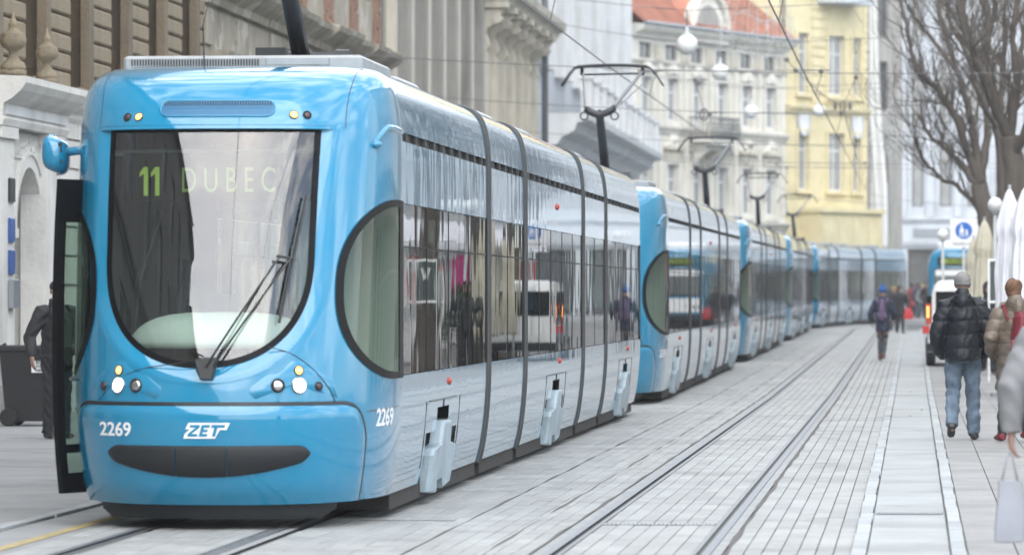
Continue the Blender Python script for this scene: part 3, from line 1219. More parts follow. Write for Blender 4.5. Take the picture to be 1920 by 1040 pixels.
# wipers
mb = MB()
p0, p1, p2, p3 = px(362, 676), px(412, 672), px(400, 711), px(375, 711)
cow = [p0, (px(388, 672)), p1, p2, p3]
mb.loft([[Sx(x, z, 0.012) for x, z in cow], [Sx(x, z, 0.05) for x, z in [(0.0 + (x - 0.02) * .8 + 0.02, z) for x, z in cow]]], True, True)
W0 = part(mb, 'wiper_cowl', M['black'], 0)
for a, b_ in (((388, 690), (522, 483)), ((402, 688), (541, 487))):
    A_, B_ = px(*a), px(*b_)
    mb = MB()
    mb.tube([Sx(A_[0] + (B_[0] - A_[0]) * t, A_[1] + (B_[1] - A_[1]) * t, 0.055) for t in [i / 8 for i in range(9)]], [(0.012 - .006 * i / 8, .008) for i in range(9)], 6)
    part(mb, 'wiper_arm', M['black'], 0)
mb = MB()
A_, B_ = px(522, 606), px(574, 366)
mb.tube([Sx(A_[0] + (B_[0] - A_[0]) * t, A_[1] + (B_[1] - A_[1]) * t, 0.02) for t in [i / 12 for i in range(13)]], [(.006 + .006 * math.sin(PI * i / 12), .012) for i in range(13)], 6)
C_, D_ = px(516, 483), px(545, 487)
mb.tube([Sx(C_[0], C_[1], 0.055), Sx(D_[0], D_[1], 0.05)], 0.010, 6)
part(mb, 'wiper_blade', M['black'], 0)

# mirror pod on the left, hook-shaped moulding on the right
c = S(-0.86, 2.62)
mb = MB()
rings = []
pc = c + Vector((-0.17, -0.02, -0.01))
for i in range(13):
    a = -PI / 2 + PI * i / 12
    q = abs(math.cos(a)) ** 0.55
    h = math.copysign(abs(math.sin(a)) ** 0.7, math.sin(a))
    rings.append([(pc.x + 0.095 * max(q, .05) * math.copysign(abs(math.cos(b)) ** .75, math.cos(b)), pc.y + 0.15 * max(q, .05) * math.copysign(abs(math.sin(b)) ** .75, math.sin(b)), pc.z + 0.128 * h - 0.02 * math.cos(b)) for b in [2 * PI * j / 20 for j in range(20)]])
mb.loft(rings, True, True)
mir = part(mb, 'mirror_pod', M['blue'], 0, smooth=True)
mb = MB().tube([pc + Vector((0.06, 0, .02)), c + Vector((0.0, -.0, .02)), c + Vector((0.08, -.0, .02))], [.034, .03, .05], 12)
part(mb, 'mirror_arm', M['blue'], 0, parent=mir, smooth=True)
mb = MB()
for dz in (-.05, .03, .07):
    mb.lathe([(0.017, -0.004), (0.014, 0.006), (.004, .006)], c=(pc.x + 0.055, 0, pc.z + dz), n=10, axis='y').map(lambda x, y, z: (x, y, z))
mb.map(lambda x, y, z: (x, y + pc.y - 0.128, z))
part(mb, 'mirror_camera', M['black'], 0, parent=mir)
mb = MB().ell(tuple(c + Vector((.055, .0, -.02))), (.055, .12, .15), 16, 12)
part(mb, 'mirror_foot', M['blue'], 0, parent=mir, smooth=True)
mb = MB()
hk = []
for i in range(20):
    t = i / 19
    u = 0.995 - 0.31 * t
    z = 2.775 + 0.02 * math.sin(PI * t) - 0.10 * max(t - 0.62, 0) ** 1.3 / .38 ** 1.3
    hk.append(S(u, z, 0.0))
mb.tube(hk, [(0.018 + .012 * math.sin(PI * i / 19), .022) for i in range(20)], 8)
mb.ell(tuple(S(0.70, 2.665)), (0.045, 0.06, .03), 12, 8)
part(mb, 'side_moulding', M['blue'], 0, smooth=True)

# open door leaf on the kerb side
def door_leaf():
    root = None
    hx, hy, ox, oy = -0.97, 1.10, -1.145, 0.72
    def P(t, z, o):
        # t across the leaf, z up, o thickness; the leaf bows outwards in the middle of its height
        k = 1 - ((z - 1.3) / 1.15) ** 2
        bx = -0.035 * k + 0.05 * max(0.7 - z, 0) ** 1.5
        dx, dy = ox - hx, oy - hy
        L_ = math.hypot(dx, dy)
        nx_, ny_ = dy / L_, -dx / L_
        return Vector((hx + dx * t + bx + nx_ * o, hy + dy * t + ny_ * o, z))
    def panel(t0, t1, z0, z1, o0, o1, n=10):
        mb = MB()
        zs = [z0 + (z1 - z0) * i / n for i in range(n + 1)]
        mb.loft([[P(t0, z, o0), P(t1, z, o0), P(t1, z, o1), P(t0, z, o1)] for z in zs], True, True)
        return mb
    o = part(panel(0.0, 0.12, 0.22, 2.42, -.02, .02), 'door_leaf', M['frit'], 0)
    part(panel(0.80, 1.0, 0.22, 2.42, -.02, .02), 'door_stile', M['frit'], 0, parent=o)
    part(panel(0.12, 0.80, 2.12, 2.42, -.02, .02, 4), 'door_rail', M['frit'], 0, parent=o)
    part(panel(0.12, 0.80, 0.22, 0.36, -.02, .02, 3), 'door_rail', M['frit'], 0, parent=o)
    part(panel(0.12, 0.80, 0.50, 0.56, -.02, .02, 3), 'door_rail', M['frit'], 0, parent=o)
    part(panel(0.12, 0.80, 0.36, 0.50, -.004, .004, 3), 'door_pane', M['cabpane'], 0, parent=o)
    part(panel(0.12, 0.80, 0.56, 2.12, -.004, .004), 'door_pane', M['cabpane'], 0, parent=o)
    mb = MB().tube([P(.2, 1.02, -.06), P(.75, 1.02, -.06)], .014, 8)
    mb.tube([P(.2, 1.02, -.06), P(.2, 1.02, -.0)], .012, 6)
    part(mb, 'door_handle', M['metal_grey'], 0, parent=o)
door_leaf()

# cab interior
mb = MB()
rings = []
for i in range(9):
    a = i / 8 * PI / 2
    rings.append([(0.66 * math.cos(a) ** .6 * math.cos(b), 0.78 + 0.5 * math.cos(a) ** .6 * math.sin(b), 1.24 + 0.25 * math.sin(a)) for b in [2 * PI * j / 32 for j in range(32)]])
mb.loft(rings, True, True)
part(mb, 'dashboard', M['cream'], 0, smooth=True)
mb = MB()
mb.cbox(-0.84, 0.84, 0.5, 1.15, 0.55, 1.235, .05)
part(mb, 'dash_base', M['interior'], 0)
mb = MB()
mb.box(-0.68, 0.68, 0.66, 0.74, 2.26, 2.60)
DB = part(mb, 'destination_display', M['frit'], 0)
def disp(body, x, z, size, sx=1.0, off=0.0):
    me = text_mesh(body, size, 0.002, offset=off, sx=sx)
    me.materials.append(M['led_dim'])
    me.transform(Matrix.Translation((x, 0.653, z)) @ Matrix.Rotation(PI / 2, 4, 'X'))
    o = link('display_text', me, DB)
    return o
for x1 in (-.535, -.455):
    q = MB().box(x1, x1 + .030, .650, .653, 2.30, 2.50)
    q.extrude([(x1, 2.50), (x1, 2.455), (x1 - .030, 2.43), (x1 - .030, 2.458)], .650, .653)
    q.build('display_digit', M['led'], DB)
disp('D U B E C', 0.06, 2.40, 0.25, 0.62, 0.0)
mb = MB()
mb.box(-1.08, -0.25, 2.05, 2.12, 0.35, 3.0).box(-0.249, 0.25, 2.05, 2.12, 2.35, 3.0)
part(mb, 'cab_bulkhead', M['interior'], 0)
mb = MB()
mb.box(0.36, 1.08, 2.05, 2.12, 0.35, 2.30)
part(mb, 'cab_partition', M['partition'], 0)
mb = MB().box(0.252, 1.08, 2.04, 2.10, 2.302, 3.0)
part(mb, 'cab_bulkhead', M['interior'], 0)
mb = MB()
mb.tube([(-.42, 1.62, 1.05), (-.42, 1.66, 1.45), (-.42, 1.72, 1.62)], [(.24, .06), (.25, .07), (.18, .05)], 14)
mb.tube([(-.42, 1.72, 1.66), (-.42, 1.74, 1.86)], [(.13, .05), (.11, .04)], 12)
mb.cbox(-.66, -.18, 1.15, 1.65, .88, 1.02, .04)
mb.tube([(-.42, 1.4, .35), (-.42, 1.4, .9)], .07, 10)
part(mb, 'driver_seat', M['seat'], 0, smooth=True, angle=50)
for x in (-0.66, 0.30):
    mb = MB().tube([(x, .95, 1.25), (x + .05, .85, 1.7), (x + .22, 0.8, 2.2)], .02, 8)
    part(mb, 'cab_handrail', M['metal_dark'], 0)
mb = MB().box(-.15, .15, .86, .9, 1.48, 1.62).box(-.02, .02, .88, .9, 1.4, 1.5)
part(mb, 'cab_monitor', M['interior'], 0)
mb = MB()
mb.lathe([(.012, 0), (.05, .01), (.06, .03), (.03, .05), (.01, .055)], c=(0.0, .72, 2.62), n=14)
part(mb, 'cab_sensor', M['black'], 0)

# ---- modules behind the cab
JOINTS = [8.2, 11.8, 19.1, 22.7]
GAP = 0.14
SPANS = [(B, JOINTS[0] - GAP, 0), (JOINTS[0] + GAP, JOINTS[1] - GAP, 1), (JOINTS[1] + GAP, JOINTS[2] - GAP, 2), (JOINTS[2] + GAP, JOINTS[3] - GAP, 3), (JOINTS[3] + GAP, LEN - B, 4)]
BOGIE = {0: 4.62, 2: 15.5, 4: 26.4}
v_of = lambda z: float(np.interp(z, _zt, _vt))
V103, V227, V272, V277 = v_of(1.03), v_of(2.27), v_of(2.715), v_of(2.78)
def strip(v0, v1, y0, y1, side, n, off=0.0):
    """bent sheet along the tram between two heights of the profile"""
    mb = MB()
    row = []
    for i in range(n + 1):
        z, a, _ = prof(v0 + (v1 - v0) * i / n)
        row.append((side * (a + off), z))
    mb.loft([[(x, y0, z) for x, z in row], [(x, y1, z) for x, z in row]], False)
    return mb
VTOP = len(PC) - 1
for (ya, yb, mod) in SPANS:
    ln = yb - ya
    npan = max(2, round(ln / 1.45))
    for side in (1, -1):
        # lower wall, with a stepped cut-out over the bogie
        mb = MB()
        if mod in BOGIE:
            yc = BOGIE[mod]
            zs_ = [v_of(z) for z in (.18, .30, .42, .56, .74, .80, 1.03)]
            ys_ = [ya, yc - 1.10, yc - .42, yc + .42, yc + 1.10, yb]
            for i in range(6):
                for j in range(5):
                    zc = prof((zs_[i] + zs_[i + 1]) / 2)[0]
                    hole = (j == 2 and zc < .74) or (j in (1, 3) and zc < .56)
                    if not hole:
                        m2 = strip(zs_[i], zs_[i + 1], ys_[j], ys_[j + 1], side, 3)
                        nb = len(mb.v)
                        mb.v += m2.v
                        mb.f += [tuple(nb + q for q in f) for f in m2.f]
                        mb.m += m2.m
        else:
            mb = strip(0, V103, ya, yb, side, 12)
        lo = part(mb, 'lower_panel', M['blue_side'], mod, smooth=True, angle=40)
        if mod in BOGIE:
            hz_ = MB()
            a_ = prof(v_of(.85))[1] + .003
            hz_.tube([(side * a_, yc - 1.0, .80), (side * a_, yc + .95, .80)], .005, 4)
            for yq in (yc - 1.22, yc + 1.22):
                hz_.tube([(side * (prof(v_of(z))[1] + .002), yq, z) for z in (.30, .5, .80)], .003, 4)
            hz_.tube([(side * (prof(v_of(z))[1] + .002), yc, z) for z in (.74, .80)], .005, 4)
            part(hz_, 'hatch_seam', M['black'], mod, parent=lo)
        # upper wall over the windows
        up = part(strip(V227, V272, ya, yb, side, 5), 'upper_panel', M['blue_side'], mod, smooth=True)
        # dark vent slot with dividers
        sl = part(strip(V272, V277, ya, yb, side, 2, -0.035), 'vent_slot', M['black'], mod)
        dv = MB()
        yy = ya + 0.25
        while yy < yb - .2:
            dv.box(*sorted((side * 1.105, side * 1.146)), yy, yy + 0.07, 2.715, 2.78)
            yy += 0.62
        dv.quad(*[(side * x, y, 2.78) for x, y in ((1.10, ya), (1.10, yb), (1.146, yb), (1.146, ya))])
        dv.quad(*[(side * x, y, 2.715) for x, y in ((1.10, ya), (1.10, yb), (1.146, yb), (1.146, ya))])
        part(dv, 'slot_divider', M['gasket'], mod, parent=sl)
        # curved roof shoulder in separate panels
        for k in range(npan):
            y0_, y1_ = ya + ln * k / npan + .006, ya + ln * (k + 1) / npan - .006
            part(strip(V277, VTOP, y0_, y1_, side, 22), 'roof_panel', M['blue_side'], mod, smooth=True)
        # black band behind the joints of the panels, and window sills
        part(strip(V277, VTOP, ya, yb, side, 18, -0.012), 'roof_liner', M['black'], mod, smooth=True)
        # window panes
        nw = {0: 4, 1: 2, 2: 5, 3: 2, 4: 4}[mod]
        for k in range(nw):
            y0_, y1_ = ya + ln * k / nw + .006, ya + ln * (k + 1) / nw - .006
            mbp = MB().quad((side * 1.146, y0_, 1.036), (side * 1.146, y1_, 1.036), (side * 1.146, y1_, 2.264), (side * 1.146, y0_, 2.264))
            wp = part(mbp, 'window_pane', M['pane'], mod)
            mbp = MB()
            mbp.box(*sorted((side * 1.149, side * 1.12)), y0_ - .006, y0_ + .028, 1.034, 2.266)
            if k == nw - 1:
                mbp.box(*sorted((side * 1.149, side * 1.12)), y1_ - .028, y1_ + .006, 1.034, 2.266)
            mbp.box(*sorted((side * 1.148, side * 1.13)), y0_ + .028, y1_ - .0285, 1.95, 1.962)
            part(mbp, 'window_bar', M['frit'], mod, parent=wp)
        # side markers
        if mod in BOGIE:
            yq = BOGIE[mod] + .35
            mbp = MB().lathe([(.032, 0), (.028, .014), (.015, .022), (.005, .024)], n=12, axis='x')
            mbp.map(lambda x, y, z: (side * (1.146 + x), y + yq, z + .93))
            part(mbp, 'side_marker', M['redlens'], mod, smooth=True)
    for side in (1,):
        if mod == 2:
            mbp = MB().lathe([(.036, 0), (.032, .016), (.016, .026), (.005, .028)], n=12, axis='x')
            mbp.map(lambda x, y, z: (1.146 + x, y + 15.5, z + 2.52))
            part(mbp, 'side_marker', M['redlens'], mod, smooth=True)
    # roof deck, floor, ceiling, end walls, underframe
    part(MB().box(-.5, .5, ya, yb, 3.22, 3.252), 'roof_deck', M['steelroof'], mod)
    part(MB().box(-1.08, 1.08, ya + .02, yb - .02, .34, .38), 'floor_panel', M['floor_in'], mod)
    part(MB().box(-1.08, 1.08, ya + .02, yb - .02, 2.62, 2.66), 'ceiling_panel', M['ceil_in'], mod)
    mbp = MB().box(-1.045, 1.045, ya + .05, yb - .05, .06, .30)  # underframe widened to deepen the shade in the gap below the skirt
    part(mbp, 'underframe', M['under'], mod)
    if mod != 1 and mod != 3:
        for yq in ([ya + 1.2, yb - 1.0] if mod != 0 else [yb - 1.6]):
            for xs in (-.72, .72):
                mbp = MB().cbox(xs - .26, xs + .26, yq - .22, yq + .22, .78, .84, .02)
                mbp.cbox(xs - .26, xs + .26, yq + .16, yq + .24, .80, 1.45, .03).box(xs - .1, xs + .1, yq - .1, yq + .1, .38, .78)
                part(mbp, 'passenger_seat', M['seat'], mod)
    mbp = MB()
    for yq in (ya + .35, yb - .35):
        mbp.tube([(.55, yq, .38), (.55, yq, 2.62)], .018, 8).tube([(-.55, yq, .38), (-.55, yq, 2.62)], .018, 8)
    part(mbp, 'grab_pole', M['metal_grey'], mod, smooth=True)

# bellows between the modules
for k, yj in enumerate(JOINTS):
    mb = MB()
    loop0 = []
    for i in range(60):
        z, a, _ = prof(VTOP * i / 59)
        loop0.append((a, z))
    full = [(x, z) for x, z in loop0] + [(-x, z) for x, z in loop0[::-1]]
    def sc(f, dz):
        return [(x * f, 1.7 + (z - 1.7) * f + dz) for x, z in full]
    ys = [(-.150, .975), (-.148, 1.008), (-.115, 1.012), (-.10, .985), (-.05, .965), (0, .958), (.05, .965), (.10, .985), (.115, 1.012), (.148, 1.008), (.150, .975)]
    mb.loft([[(x, yj + dy, z) for x, z in sc(f, 0)] for dy, f in ys], True)
    part(mb, 'bellows', M['gasket'], k + 0.5, smooth=True, angle=35)

# bogie covers and wheels
for mod, yc in BOGIE.items():
    for side in (1, -1):
        mb = MB()
        poly = [(-.92, .10), (-.34, .07), (-.30, .16), (.16, .17), (.20, .09), (.88, .12), (.95, .38), (.90, .42), (.36, .46), (.32, .60), (.27, .63), (-.25, .63), (-.30, .60), (-.36, .46), (-.88, .43), (-.95, .38)]
        def gone(a, b, t):
            return (side * (t - 1.165 + pz(max(b, .19))[0] + .022), yc + a * .86, b)
        c0 = (0, .3)
        rings = []
        for t, k in ((1.09, 1.0), (1.165, 1.0), (1.188, .985), (1.195, .94)):
            rings.append([gone(c0[0] + (a - c0[0]) * k, c0[1] + (b - c0[1]) * k, t) for a, b in poly])
        mb.loft(rings, True, True)
        bc = part(mb, 'bogie_cover', M['cover'], mod)
        for dy in (-.78, .78):
            mb = MB().lathe([(.30, -.06), (.31, -.05), (.31, .05), (.28, .06), (.10, .03)], n=24, axis='x')
            mb.map(lambda x, y, z: (side * .5 + x, y + yc + dy, z + .312))
            part(mb, 'wheel', M['under'], mod, smooth=True, angle=40)
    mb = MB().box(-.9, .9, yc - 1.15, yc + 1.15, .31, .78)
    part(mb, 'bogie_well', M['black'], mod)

# tail cab: the same shell turned round
for src in (SHELL, SHIELD):
    o = src.copy()
    COL.objects.link(o)
    o.parent = tram
    o.scale = (1, -1, 1)
    o.location = (0, LEN, 0)
    PARTS.append((o, 4))
for ch in [c for c in tram.children if c.name in ('windscreen_collar', 'cab_side_window', 'cab_side_window.001')]:
    o = ch.copy()
    COL.objects.link(o)
    o.parent = tram
    o.scale = (1, -1, 1)
    o.location = (0, LEN, 0)
    PARTS.append((o, 4))
    for g in ch.children:
        c2 = g.copy()
        COL.objects.link(c2)
        c2.parent = o

# roof equipment
mb = MB()
mb.cbox(-.88, .86, 1.75, 3.5, 3.19, 3.335, .02)
bxq = part(mb, 'roof_box', M['steelroof'], 0)
mb = MB()
for i in range(46):
    x = -.82 + .92 * i / 45
    mb.box(x, x + .009, 1.742, 1.75, 3.265, 3.308)
part(mb, 'roof_box_grille', M['black'], 0, parent=bxq)
mb = MB()
for x0, x1 in ((-.60, .55), (.16, .62)):
    mb.box(x0, x1, 1.745, 1.7498, 3.262, 3.266)
for x0 in (.16, .62):
    mb.box(x0, x0 + .004, 1.745, 1.7498, 3.266, 3.315)
part(mb, 'roof_box_seam', M['metal_grey'], 0, parent=bxq)
for (y0_, y1_, mod) in ((6.0, 7.6, 0), (12.6, 14.2, 2), (16.4, 18.4, 2), (24.0, 26.0, 4)):
    part(MB().cbox(-.62, .62, y0_, y1_, 3.25, 3.40, .03), 'roof_box', M['steelroof'], mod)
mb = MB().tube([(-.28, 1.7, 3.25), (-.29, 1.7, 3.55), (-.25, 1.75, 3.75)], [.006, .005, .003], 5)
part(mb, 'radio_aerial', M['black'], 0)

# half pantograph
PY = 4.75
pan = MB().box(-.38, .42, PY - .5, PY + .45, 3.36, 3.41)
PAN = part(pan, 'pantograph', M['metal_dark'], 0)
mb = MB()
mb.tube([(-.30, PY, 3.47), (.36, PY, 3.47)], .055, 10)
mb.tube([(.28, PY, 3.47), (.38, PY, 3.47)], .075, 12)
mb.box(-.36, -.12, PY - .06, PY + .06, 3.41, 3.56)
for x in (0.02, .16):
    mb.tube([(x, PY - .1, 3.45), (x, PY + .0, 3.45)], .05, 10)
part(mb, 'pantograph_base', M['metal_dark'], 0, parent=PAN)
KY, KZ = PY - 1.45, 4.42
mb = MB().tube([(0, PY, 3.47), (0, PY - .5, 3.80), (0, KY + .1, KZ - .06), (0, KY, KZ)], [.075, .072, .062, .05], 10)
part(mb, 'lower_arm', M['metal_dark'], 0, parent=PAN, smooth=True)
mb = MB()
mb.tube([(-.22, KY, KZ + .06), (-.13, KY, KZ - .0), (0, KY, KZ - .05), (.13, KY, KZ), (.24, KY, KZ + .07)], [.05, .055, .06, .055, .05], 8)
for s in (-1, 1):
    ring_pts = [(s * .235 + .058 * math.cos(a), KY - .02, KZ - .06 + .058 * math.sin(a)) for a in [2 * PI * i / 16 for i in range(16)]]
    mb.tube(ring_pts, .012, 5, closed=True)
part(mb, 'knuckle', M['metal_dark'], 0, parent=PAN, smooth=True)
HYp, HZ = PY + .05, 5.17
mb = MB()
mb.tube([(-.22, KY, KZ + .07), (-.36, HYp - .05, HZ - .08)], [.024, .016], 7)
part(mb, 'upper_arm', M['metal_grey'], 0, parent=PAN)
mb = MB()
mb.tube([(.22, KY, KZ + .08), (.57, HYp - .05, HZ - .06)], [.036, .024], 7)
mb.tube([(.25, KY, KZ + .05), (.62, HYp - .25, HZ - .24)], .010, 5)
mb.tube([(.62, HYp - .25, HZ - .24), (.61, HYp - .1, HZ - .06)], .008, 5)
part(mb, 'upper_arm', M['metal_grey'], 0, parent=PAN)
mb = MB()
mb.tube([(-.38, HYp, HZ - .10), (.58, HYp, HZ - .085)], .016, 7)
for dy in (-.14, .14):
    bow = []
    for i in range(25):
        t = -1 + 2 * i / 24
        x = .10 + .80 * t
        z = HZ + .045 - .05 * abs(t) ** 2 - max(abs(t) - .72, 0) ** 1.25 * 1.35
        bow.append((x, HYp + dy, z))
    mb.tube(bow, [(.012 if abs(-1 + 2 * i / 24) > .72 else .022) for i in range(25)], 6)
for x in (-.38, .58):
    mb.tube([(x, HYp - .14, HZ), (x, HYp + .14, HZ)], .018, 6).tube([(x, HYp, HZ - .11), (x, HYp, HZ + .02)], .03, 7)
part(mb, 'collector_head', M['metal_dark'], 0, parent=PAN, smooth=True)

tag(tram, 'nearest blue low-floor tram, number 2269, route 11 display, front door open', 'tram', 'line of blue trams along the left track')

# ---- the four trams behind
def module_matrix(root_y, ya, yb):
    """moves a straight part of the tram on to the bend"""
    Xa, Xb = bend(root_y + ya), bend(root_y + yb)
    ang = math.atan2(Xb - Xa, yb - ya)
    return Matrix.Translation((Xa, ya, 0)) @ Matrix.Rotation(-ang, 4, 'Z') @ Matrix.Translation((0, -ya, 0))
ends = [0.0] + JOINTS + [LEN]
NOSES = [63.9, 98.0, 132.4, 166.8]
LABELS = ['second blue tram in the queue, its nose right behind the tail of tram 2269', 'third blue tram in the queue, in the middle between two others before and behind it',
          'fourth blue tram in the queue, just before the bend in the track', 'farthest blue tram in the queue, swinging right round the bend behind the blue-hatted walker']
skip = ('door_leaf', 'driver_seat', 'fleet_number')
base_children = {o.name: m for o, m in PARTS}
TRAMS = [tram]
for i, ny in enumerate(NOSES):
    r = tram.copy()
    COL.objects.link(r)
    r.location = (TX, ny, gz(ny))
    slope = (gz(ny + LEN) - gz(ny)) / LEN
    r.rotation_euler = (math.atan(slope), 0, 0)
    r['label'] = LABELS[i]
    for o, mod in PARTS:
        if o.name.split('.')[0] in skip:
            continue
        c = copy_tree(o, r)
        if i == 3:
            if mod == int(mod):
                Mx = module_matrix(ny, ends[int(mod)], ends[int(mod) + 1])
            else:
                k = int(mod)
                Mx = module_matrix(ny, ends[k + 1] - 1.5, ends[k + 1] + 1.5)
            c.matrix_basis = Mx @ o.matrix_basis
    TRAMS.append(r)
number('2290', TRAMS[1])
# ================================================================== BUILDINGS
M['pl_white'] = plaster('white_render', (0.68, 0.665, 0.625), 0.3)
M['st_brown'] = plaster('brown_sandstone', (0.19, 0.15, 0.10), 0.6, (0.06, 0.055, 0.05), 0.6)
M['st_tan'] = plaster('tan_rusticated_block', (0.27, 0.215, 0.14), 0.8, (0.10, 0.10, 0.085), 0.6)
M['shutter'] = simple('brown_painted_timber', (0.10, 0.062, 0.040), 0.6, var=0.25, vscale=3)
M['pl_worn'] = plaster('worn_grey_beige_render', (0.36, 0.325, 0.26), 0.75, (0.13, 0.12, 0.10), 0.7, patch=(0.46, 0.43, 0.37))
M['brick'] = simple('old_brick', (0.30, 0.17, 0.115), 0.9, var=0.45, vscale=2.5, bump=0.4, bscale=30)
M['pl_grey'] = plaster('sooty_grey_render', (0.32, 0.305, 0.28), 0.75, (0.09, 0.09, 0.085), 0.5)
M['pl_beige'] = plaster('beige_render', (0.56, 0.52, 0.43), 0.5, (0.17, 0.16, 0.14), 0.4)
M['pl_pale'] = plaster('pale_grey_render', (0.68, 0.69, 0.69), 0.28, (0.25, 0.26, 0.26), 0.3)
M['pl_cream'] = plaster('cream_render', (0.70, 0.675, 0.60), 0.32, (0.25, 0.24, 0.21), 0.3)
M['pl_yellow'] = plaster('yellow_render', (0.66, 0.58, 0.36), 0.18, (0.40, 0.36, 0.22), 0.2)
M['pl_bluegrey'] = plaster('blue_grey_render', (0.47, 0.50, 0.53), 0.25, (0.2, 0.21, 0.23), 0.2)
M['pl_dark'] = plaster('dark_sooty_wall', (0.13, 0.125, 0.12), 0.5, (0.06, 0.06, 0.06), 0.3)
M['roof_tile'] = simple('red_roof_tile', (0.40, 0.16, 0.10), 0.85, var=0.35, vscale=1.2)
M['wframe'] = simple('white_window_frame', (0.62, 0.63, 0.62), 0.5)
M['wframe_dark'] = simple('dark_window_frame', (0.07, 0.07, 0.07), 0.5)
M['wpane'] = simple('old_window_glass', (0.075, 0.085, 0.09), 0.06, var=0.4, vscale=0.7, spec=0.8)
M['wcurtain'] = simple('net_curtain_behind_glass', (0.30, 0.31, 0.31), 0.18, var=0.2, vscale=2, spec=0.8)
M['iron'] = simple('iron_railing', (0.10, 0.11, 0.12), 0.5)
M['zinc'] = simple('zinc_gutter', (0.25, 0.27, 0.29), 0.4, metal=0.4)
M['cloth_white'] = simple('white_banner_cloth', (0.72, 0.73, 0.72), 0.85, var=0.1, vscale=1.5)

def wall_holes(mb, s0, s1, z0, z1, holes, d=0.0, depth=0.3, m=0):
    """sheet of wall in the plane x = d with rectangular openings and their reveals"""
    S_ = sorted({s0, s1, *[min(max(h[0], s0), s1) for h in holes], *[min(max(h[1], s0), s1) for h in holes]})
    Z_ = sorted({z0, z1, *[min(max(h[2], z0), z1) for h in holes], *[min(max(h[3], z0), z1) for h in holes]})
    for j in range(len(Z_) - 1):
        run = None
        for i in range(len(S_)):
            solid = False
            if i < len(S_) - 1:
                cs, cz = (S_[i] + S_[i + 1]) / 2, (Z_[j] + Z_[j + 1]) / 2
                solid = not any(h[0] < cs < h[1] and h[2] < cz < h[3] for h in holes)
            if solid and run is None:
                run = S_[i]
            if not solid and run is not None:
                mb.quad((d, run, Z_[j]), (d, S_[i], Z_[j]), (d, S_[i], Z_[j + 1]), (d, run, Z_[j + 1]), m=m)
                run = None
    for a, b, c, e in holes:
        for q in (((d, a, c), (d, a, e), (d - depth, a, e), (d - depth, a, c)), ((d, b, c), (d - depth, b, c), (d - depth, b, e), (d, b, e)),
                  ((d, a, e), (d, b, e), (d - depth, b, e), (d - depth, a, e)), ((d, a, c), (d - depth, a, c), (d - depth, b, c), (d, b, c))):
            mb.quad(*q, m=m)
    return mb
WCACHE = {}
def window(root, s0, s1, z0, z1, d=-0.2, frame='wframe', pane='wpane', cols=2, transom=0.62, fw=0.07):
    w, h = round(s1 - s0, 3), round(z1 - z0, 3)
    key = (w, h, frame, pane, cols, transom, fw)
    if key not in WCACHE:
        f = MB()
        f.box(0, .06, 0, fw, 0, h).box(0, .06, w - fw, w, 0, h).box(0, .06, fw, w - fw, 0, fw).box(0, .06, fw, w - fw, h - fw, h)
        for c in range(1, cols):
            f.box(.005, .055, w * c / cols - fw * .45, w * c / cols + fw * .45, fw, h - fw)
        if transom:
            f.box(.008, .052, fw, w - fw, h * transom - fw * .45, h * transom + fw * .45)
        p = MB().quad((.02, fw * .5, fw * .5), (.02, w - fw * .5, fw * .5), (.02, w - fw * .5, h - fw * .5), (.02, fw * .5, h - fw * .5))
        WCACHE[key] = (f.mesh('window', M[frame]), p.mesh('pane', M[pane]))
    a, b = WCACHE[key]
    o = link('window', a, root)
    o.location = (d, s0, z0)
    link('pane', b, o)
    return o
def piece(root, name, mat, *boxes, m=None):
    mb = MB()
    for b in boxes:
        mb.box(*b)
    return mb.build(name, M[mat] if isinstance(mat, str) else mat, root, fix=False)
def cornice(root, s0, s1, z, prof_, mat, name='cornice'):
    """profile of (out, up) pairs run along the wall"""
    mb = MB()
    mb.loft([[(d, s0, z + h) for d, h in prof_], [(d, s1, z + h) for d, h in prof_]], True, True)
    return mb.build(name, M[mat], root)
CORN = [(-.05, 0), (.06, 0), (.10, .06), (.10, .12), (.22, .20), (.26, .30), (.26, .36), (-.05, .40)]
CORN_BIG = [(-.05, 0), (.10, 0), (.14, .10), (.30, .18), (.52, .30), (.56, .40), (.56, .48), (-.05, .58)]
def block(root, s0, s1, z1, dep, mat, z0=-0.1, d=-.34, roof=None):
    return piece(root, 'building_mass', mat, (d - dep, d, s0 + .01, s1 - .01, z0, z1))

# ---------------- A: white ground floor, brown rusticated storey, portal with urns
XA = -11.6
YA0, YA1 = 47.0, 71.0
A = empty('stone_building', (XA, YA0, 0))
tag(A, 'stone building with white ground floor, arched portal and brown rusticated storey', 'building')
sA = lambda y: y - YA0
por0, por1 = sA(53.4), sA(57.4)
arch0, arch1 = sA(54.9), sA(56.5)
mb = MB()
wall_holes(mb, 0, YA1 - YA0, -.1, 4.25, [(arch0 - .05, arch1 + .05, -.1, 3.5)], 0, .5)
mb.build('ground_floor_wall', M['pl_white'], A, fix=False)
block(A, 0, YA1 - YA0, 19, 10, 'pl_dark', d=-.6)
z = .55
k = 0
while z < 4.0:
    for (a, b) in ((0, por0 - .02), (por1 + .02, YA1 - YA0)):
        n = max(1, round((b - a) / 1.25))
        for i in range(n):
            s0_, s1_ = a + (b - a) * i / n, a + (b - a) * (i + 1) / n
            o = piece(A, 'stone_course', 'pl_white', (0.0, .055, s0_ + .012, s1_ - .012, z + .018, z + .40 - .018))
    z += .40
piece(A, 'plinth', 'pl_pale', (-.02, .09, 0, por0 - .02, -.1, .53), (-.02, .09, por1 + .02, YA1 - YA0, -.1, .53))
# portal
pd = .32
for (a, b) in ((por0, por0 + .90), (por1 - 1.05, por1)):
    P_ = MB()
    P_.box(-.02, pd, a, b, 0, 3.72)
    P_.box(-.02, pd + .05, a - .05, b + .05, 0, .5)
    P_.box(-.02, pd + .05, a - .05, b + .05, 3.57, 3.719)
    P_.build('portal_pier', M['pl_white'], A)
